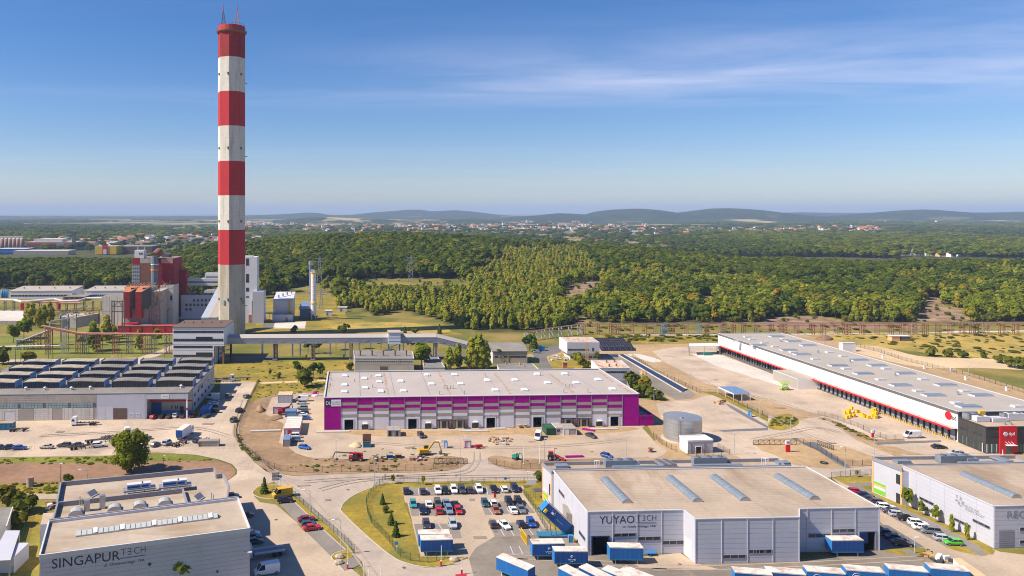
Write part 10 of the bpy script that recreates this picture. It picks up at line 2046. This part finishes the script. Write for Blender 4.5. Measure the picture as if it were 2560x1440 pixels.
# --- single trees, bushes
def big_tree():
 p=G(322,1182);h=13.2;rg=np.random.default_rng(5);t=thing('round_tree','large round green tree standing alone between the yard and the ploughed lot','tree',(p.x,p.y,0));P=[]
 for k in rn(60):
  u=rg.uniform(-1,1);th=rg.uniform(0,6.283);q=math.sqrt(1-u*u)*rg.uniform(.72,1);c=np.array([math.cos(th)*q*5.7,math.sin(th)*q*5.2,h*.53+u*5.0*(1 if u>0 else.9)]);lr=rg.uniform(1.0,1.8);n=95
  D=rg.normal(size=(n,3));D/=np.linalg.norm(D,axis=1,keepdims=True);Cn=c+D*lr*rg.uniform(.6,1.15,(n,1));P.append(quads(rg,Cn,D+np.array([0,0,.4])+rg.normal(size=(n,3))*.5,.27))
 cr=leaf_mesh('crown',np.concatenate(P),leaf_mat('leaves_poplar',[(.20,.235,.018),(.25,.27,.02)]),(h*.5,4.0,4.2));shared('crown',cr,t,Matrix.Translation(p))
 b=MB();rr=random.Random(2)
 for k in rn(6):a=k*1.05;b.tb((p.x+math.cos(a)*.5,p.y+math.sin(a)*.5,-.2),(p.x+math.cos(a)*2.2,p.y+math.sin(a)*2.0,7),.22,.1,6)
 b.mk('trunk',M.bark,t)
big_tree()
TR=[('spruce',*Q('s2',460,335),4.6,'small dark spruce beside the sign totem'),('spruce',*Q('s2',1812,462),3.0,'upper dark spruce of three on the car park lawn'),('spruce',*Q('s2',1912,695),3.6,'middle dark spruce of three on the car park lawn'),('spruce',*Q('s2',1965,830),3.8,'lower dark spruce of three on the car park lawn'),('bush',*Q('s2',1850,555),1.8,'small pale bush between the lawn spruces'),('leafy',*Q('s2',1928,225),2.8,'young tree by the fence, left of two behind the car park'),('leafy',*Q('s2',2278,240),2.8,'young tree by the fence, right of two behind the car park'),('bush',*Q('s3',1990,215),3.0,'round bush at the left corner of the orange-edged hall'),('pine',*Q(6,415,265),9.5,'dark pine left in the group behind the site cabins'),('pine',*Q(6,575,270),9.0,'dark pine in the middle of the group behind the site cabins'),('pine',*Q(6,640,272),8.5,'dark pine at the right of the group behind the site cabins'),('bush',*Q(6,485,345),8.0,'broad dark green bush in front of the pines behind the cabins'),('leafy',*Q(6,140,240),3.5,'thin young tree on the dry grass left of the pines'),('bush',*Q(6,230,260),2.6,'low pale bush left of the pines'),('bush',*Q(6,940,185),4.2,'yellow-green bush at the left corner of the workshop'),('leafy',*Q(2,1655,1450),13.5,'tall pale-leaved tree at the right end of the workshop'),('birch',*Q(2,1930,1455),11,'birch left of the tall willow behind the purple hall'),('birch',*Q(2,2020,1440),12,'birch between its slim neighbours behind the purple hall'),('birch',*Q(2,2230,1450),17,'tallest birch reaching above the conveyor end'),('birch',*Q(2,2160,1450),15,'tall birch just left of the tallest one'),('birch',*Q(2,2290,1450),14,'birch beside the rounded-roof hall'),('pine',*Q(2,2110,1455),7.5,'bushy pine below the tallest birch'),('pine',*Q('a6',360,310),7.5,'young pine before the rounded-roof hall'),('birch',*Q('a6',485,312),6.0,'small birch before the rounded-roof hall'),('leafy',*Q('a6',1400,330),7,'small tree before the white overhanging building'),('yellow',*Q('a6',1440,375),6,'yellow-green tree before the rusty-roofed block'),('bush',*Q('a6',1510,378),4.5,'bush left of the rusty-roofed block'),('leafy',*Q('a6',1670,275),5,'small tree right of the white overhanging building'),('bush',*Q(7,1200,360),7.5,'dark bush at the right corner of the purple hall roof'),('yellow',*Q(7,1330,400),7,'yellow bush right of the purple hall'),('bush',*Q(7,1290,455),6,'green bush below the yellow one right of the purple hall'),('bush',*Q(7,1400,470),5,'front bush on the slope right of the purple hall'),('bush',*Q(7,1460,480),4,'outermost low bush on the slope right of the purple hall'),('pine',*Q('a6',705,160),10,'dark pine behind the rounded-roof hall'),('pine',*Q('a6',770,150),11,'broad dark pine by the blue skip'),('spruce',*Q('a6',830,110),9,'spruce between the dark pine and the white pipe rack'),('leafy',*Q('s5',1390,770),6.2,'bushy young tree by the door of the right-hand hall'),('leafy',*Q('s5',1540,835),3.8,'second young tree along the right-hand hall'),('leafy',*Q('s5',1680,905),4.4,'third young tree along the right-hand hall'),('birch',*Q('s5',1838,1000),4.2,'fourth slim young tree along the right-hand hall'),('birch',*Q('s5',1990,1080),4.0,'fifth slim young tree along the right-hand hall'),('leafy',*Q('s5',890,450),2.2,'tiny tree on the lawn tip by the fence'),('leafy',*Q('s1',1800,1420),8.5,'bright green tree top in front of the lettered near wall'),('bush',*Q('s1',60,560),5,'pale bush behind the dark-roofed shed at the left edge'),('bush',*Q('s1',240,640),5.5,'green bush beside the fence at the left edge'),('bush',*Q('s1',180,780),4,'low bush between shed and fence at the left edge'),('bush',*Q('s1',680,345),2.5,'low bush behind the rear wing of the near hall'),('leafy',*Q('a2',240,1130),12,'dark round tree left of two by the sloping pipe rack'),('leafy',*Q('a2',430,1060),13,'darker round tree right of two by the sloping pipe rack'),('birch',*Q('a2',515,800),16,'tall birch left of the hopper house'),('birch',*Q('a2',580,810),15,'second tall birch left of the hopper house'),('birch',*Q('a2',690,860),13,'third birch left of the hopper house'),('birch',*Q('a2',790,830),14,'fourth birch left of the hopper house'),('birch',*Q('a2',900,760),14,'birch touching the hopper house'),('birch',*Q('a2',1680,1280),18,'weeping birch in front of the pipe rack'),('birch',*Q('a2',1910,1130),16,'weeping birch left of the low red shed'),('yellow',*Q('a2',2020,1060),9,'yellow tree at the left end of the low red shed'),('birch',*Q(1,1390,1255),11,'tree before the low red shed'),('leafy',*Q(1,1570,1200),9,'green tree left of the sorting tower'),('birch',*Q('a2',2110,700),16,'slim birch before the plain pale block'),('birch',*Q(1,1690,1010),10,'small birch behind the low red shed'),('bush',*Q(1,35,1400),9,'bright green bush behind the old hall at the left edge'),('bush',*Q(1,280,1390),7,'pale bush behind the old hall roof'),('bush',*Q(2,880,1095),7,'dark bush before the conveyor on the dry slope'),('bush',*Q(2,385,1090),5,'hedge-like bush before the conveyor'),('pine',*Q(2,520,1300),8,'small spruce under the conveyor, left'),('pine',*Q(2,630,1295),8,'dark spruce pair under the conveyor'),('pine',*Q(2,1030,1250),9,'dark spruce beside the stair tower'),('pine',*Q(2,1250,1265),9,'broad dark spruce under the drive house'),('pine',*Q(2,1550,1270),9,'dark spruce right of the drive house'),('pine',*Q(2,800,1260),9,'reddish dark tree under the conveyor'),('spruce',*Q(2,1490,1095),5,'small spruce on the dry slope above the conveyor'),('spruce',*Q(2,1835,1100),6.5,'spruce at the foot of the grove above the conveyor'),('bush',*Q(2,1590,1095),4,'little bush on the dry slope above the conveyor'),('leafy',*Q(2,690,690),14,'round bright willow right of the white silo'),('leafy',*Q(2,320,690),15,'round bright willow behind the boiler plant'),('birch',*Q(2,265,690),14,'slim bright tree left of the willow behind the plant'),('leafy',*Q(2,130,730),16,'grey-green tree behind the chimney'),('leafy',*Q(2,50,740),18,'tall grey-green tree at the chimney edge'),('leafy',*Q(2,1050,690),14,'bright round tree at the edge of the substation'),('bush',*Q(8,1640,360),5.5,'large bush in the sandy meadow'),('bush',*Q(8,1800,372),4.5,'middle bush of the meadow thicket'),('bush',*Q(8,1950,378),4.2,'right bush of the meadow thicket'),('bush',*Q(8,2150,382),3.5,'outer bush of the meadow thicket'),('bush',*Q(8,2320,430),5,'bush at the right edge of the sandy field'),('bush',*Q(8,2420,470),5.5,'near bush at the right edge of the sandy field'),('bush',*Q(8,2530,490),6,'outermost bush at the right edge of the sandy field'),('bush',*Q(1,900,640),9,'light bush at the wood edge above the white halls')]
for k,x,y,h,lab in TR:
 p=G(x,y);tree(k,p.x,p.y,h,lab,'single trees and bushes on the estate',wide=.62 if k in('leafy','birch')and h<6.5 else 1.0)
def weeds(name,label,polys,n,hs,coll_kinds):
 cl=weed_coll;pts=[];rg=random.Random(name)
 for P in polys:
  W_=gp(P);x0,x1=min(p.x for p in W_),max(p.x for p in W_);y0,y1=min(p.y for p in W_),max(p.y for p in W_);c=0;g=0;pw=[(p.x,p.y)for p in W_]
  while c<n and g<n*20:
   g+=1;x,y=rg.uniform(x0,x1),rg.uniform(y0,y1)
   if inpoly(x,y,pw):s=rg.uniform(*hs)/15;q_=s*rg.uniform(1.5,3);pts.append((x,y,-.1,(q_,q_,s*rg.uniform(.5,.9)),rg.uniform(0,6.28),rg.choice(coll_kinds)));c+=1
 mass(name,pts,cl,label)
weed_coll=scatter_group([('bush',0),('bush',1),('bush',2),('yellow',1)])
weeds('scrub','low green scrub over the meadow behind the warehouse',[[(2070,842),(2560,836),(2560,890),(2350,882),(2180,858)],[(1500,838),(1900,838),(1900,852),(1560,856)],[(1440,812),(2560,812),(2560,832),(1460,832)]],100,(0.6,1.8),[0,1,2])
weeds('weeds','tufts of weeds along kerbs, fences and soil banks',[[(0,1210),(150,1208),(150,1235),(0,1236)],[(1935,1042),(1990,1045),(1985,1068),(1925,1065)],QL(8,[(520,985),(700,1030),(860,1110),(1000,1170),(1100,1215),(980,1195),(750,1085),(600,1010)]),[(592,1085),(600,1118),(640,1154),(650,1150),(606,1112),(598,1085)],[(640,958),(815,952),(815,978),(640,995)],[(1010,1110),(1165,1150),(1120,1176),(740,1186),(660,1172)],[(0,1148),(270,1142),(545,1150),(400,1160),(0,1160)],[(545,905),(880,900),(880,950),(640,955)]],90,(.25,.7),[0,1,2,3])
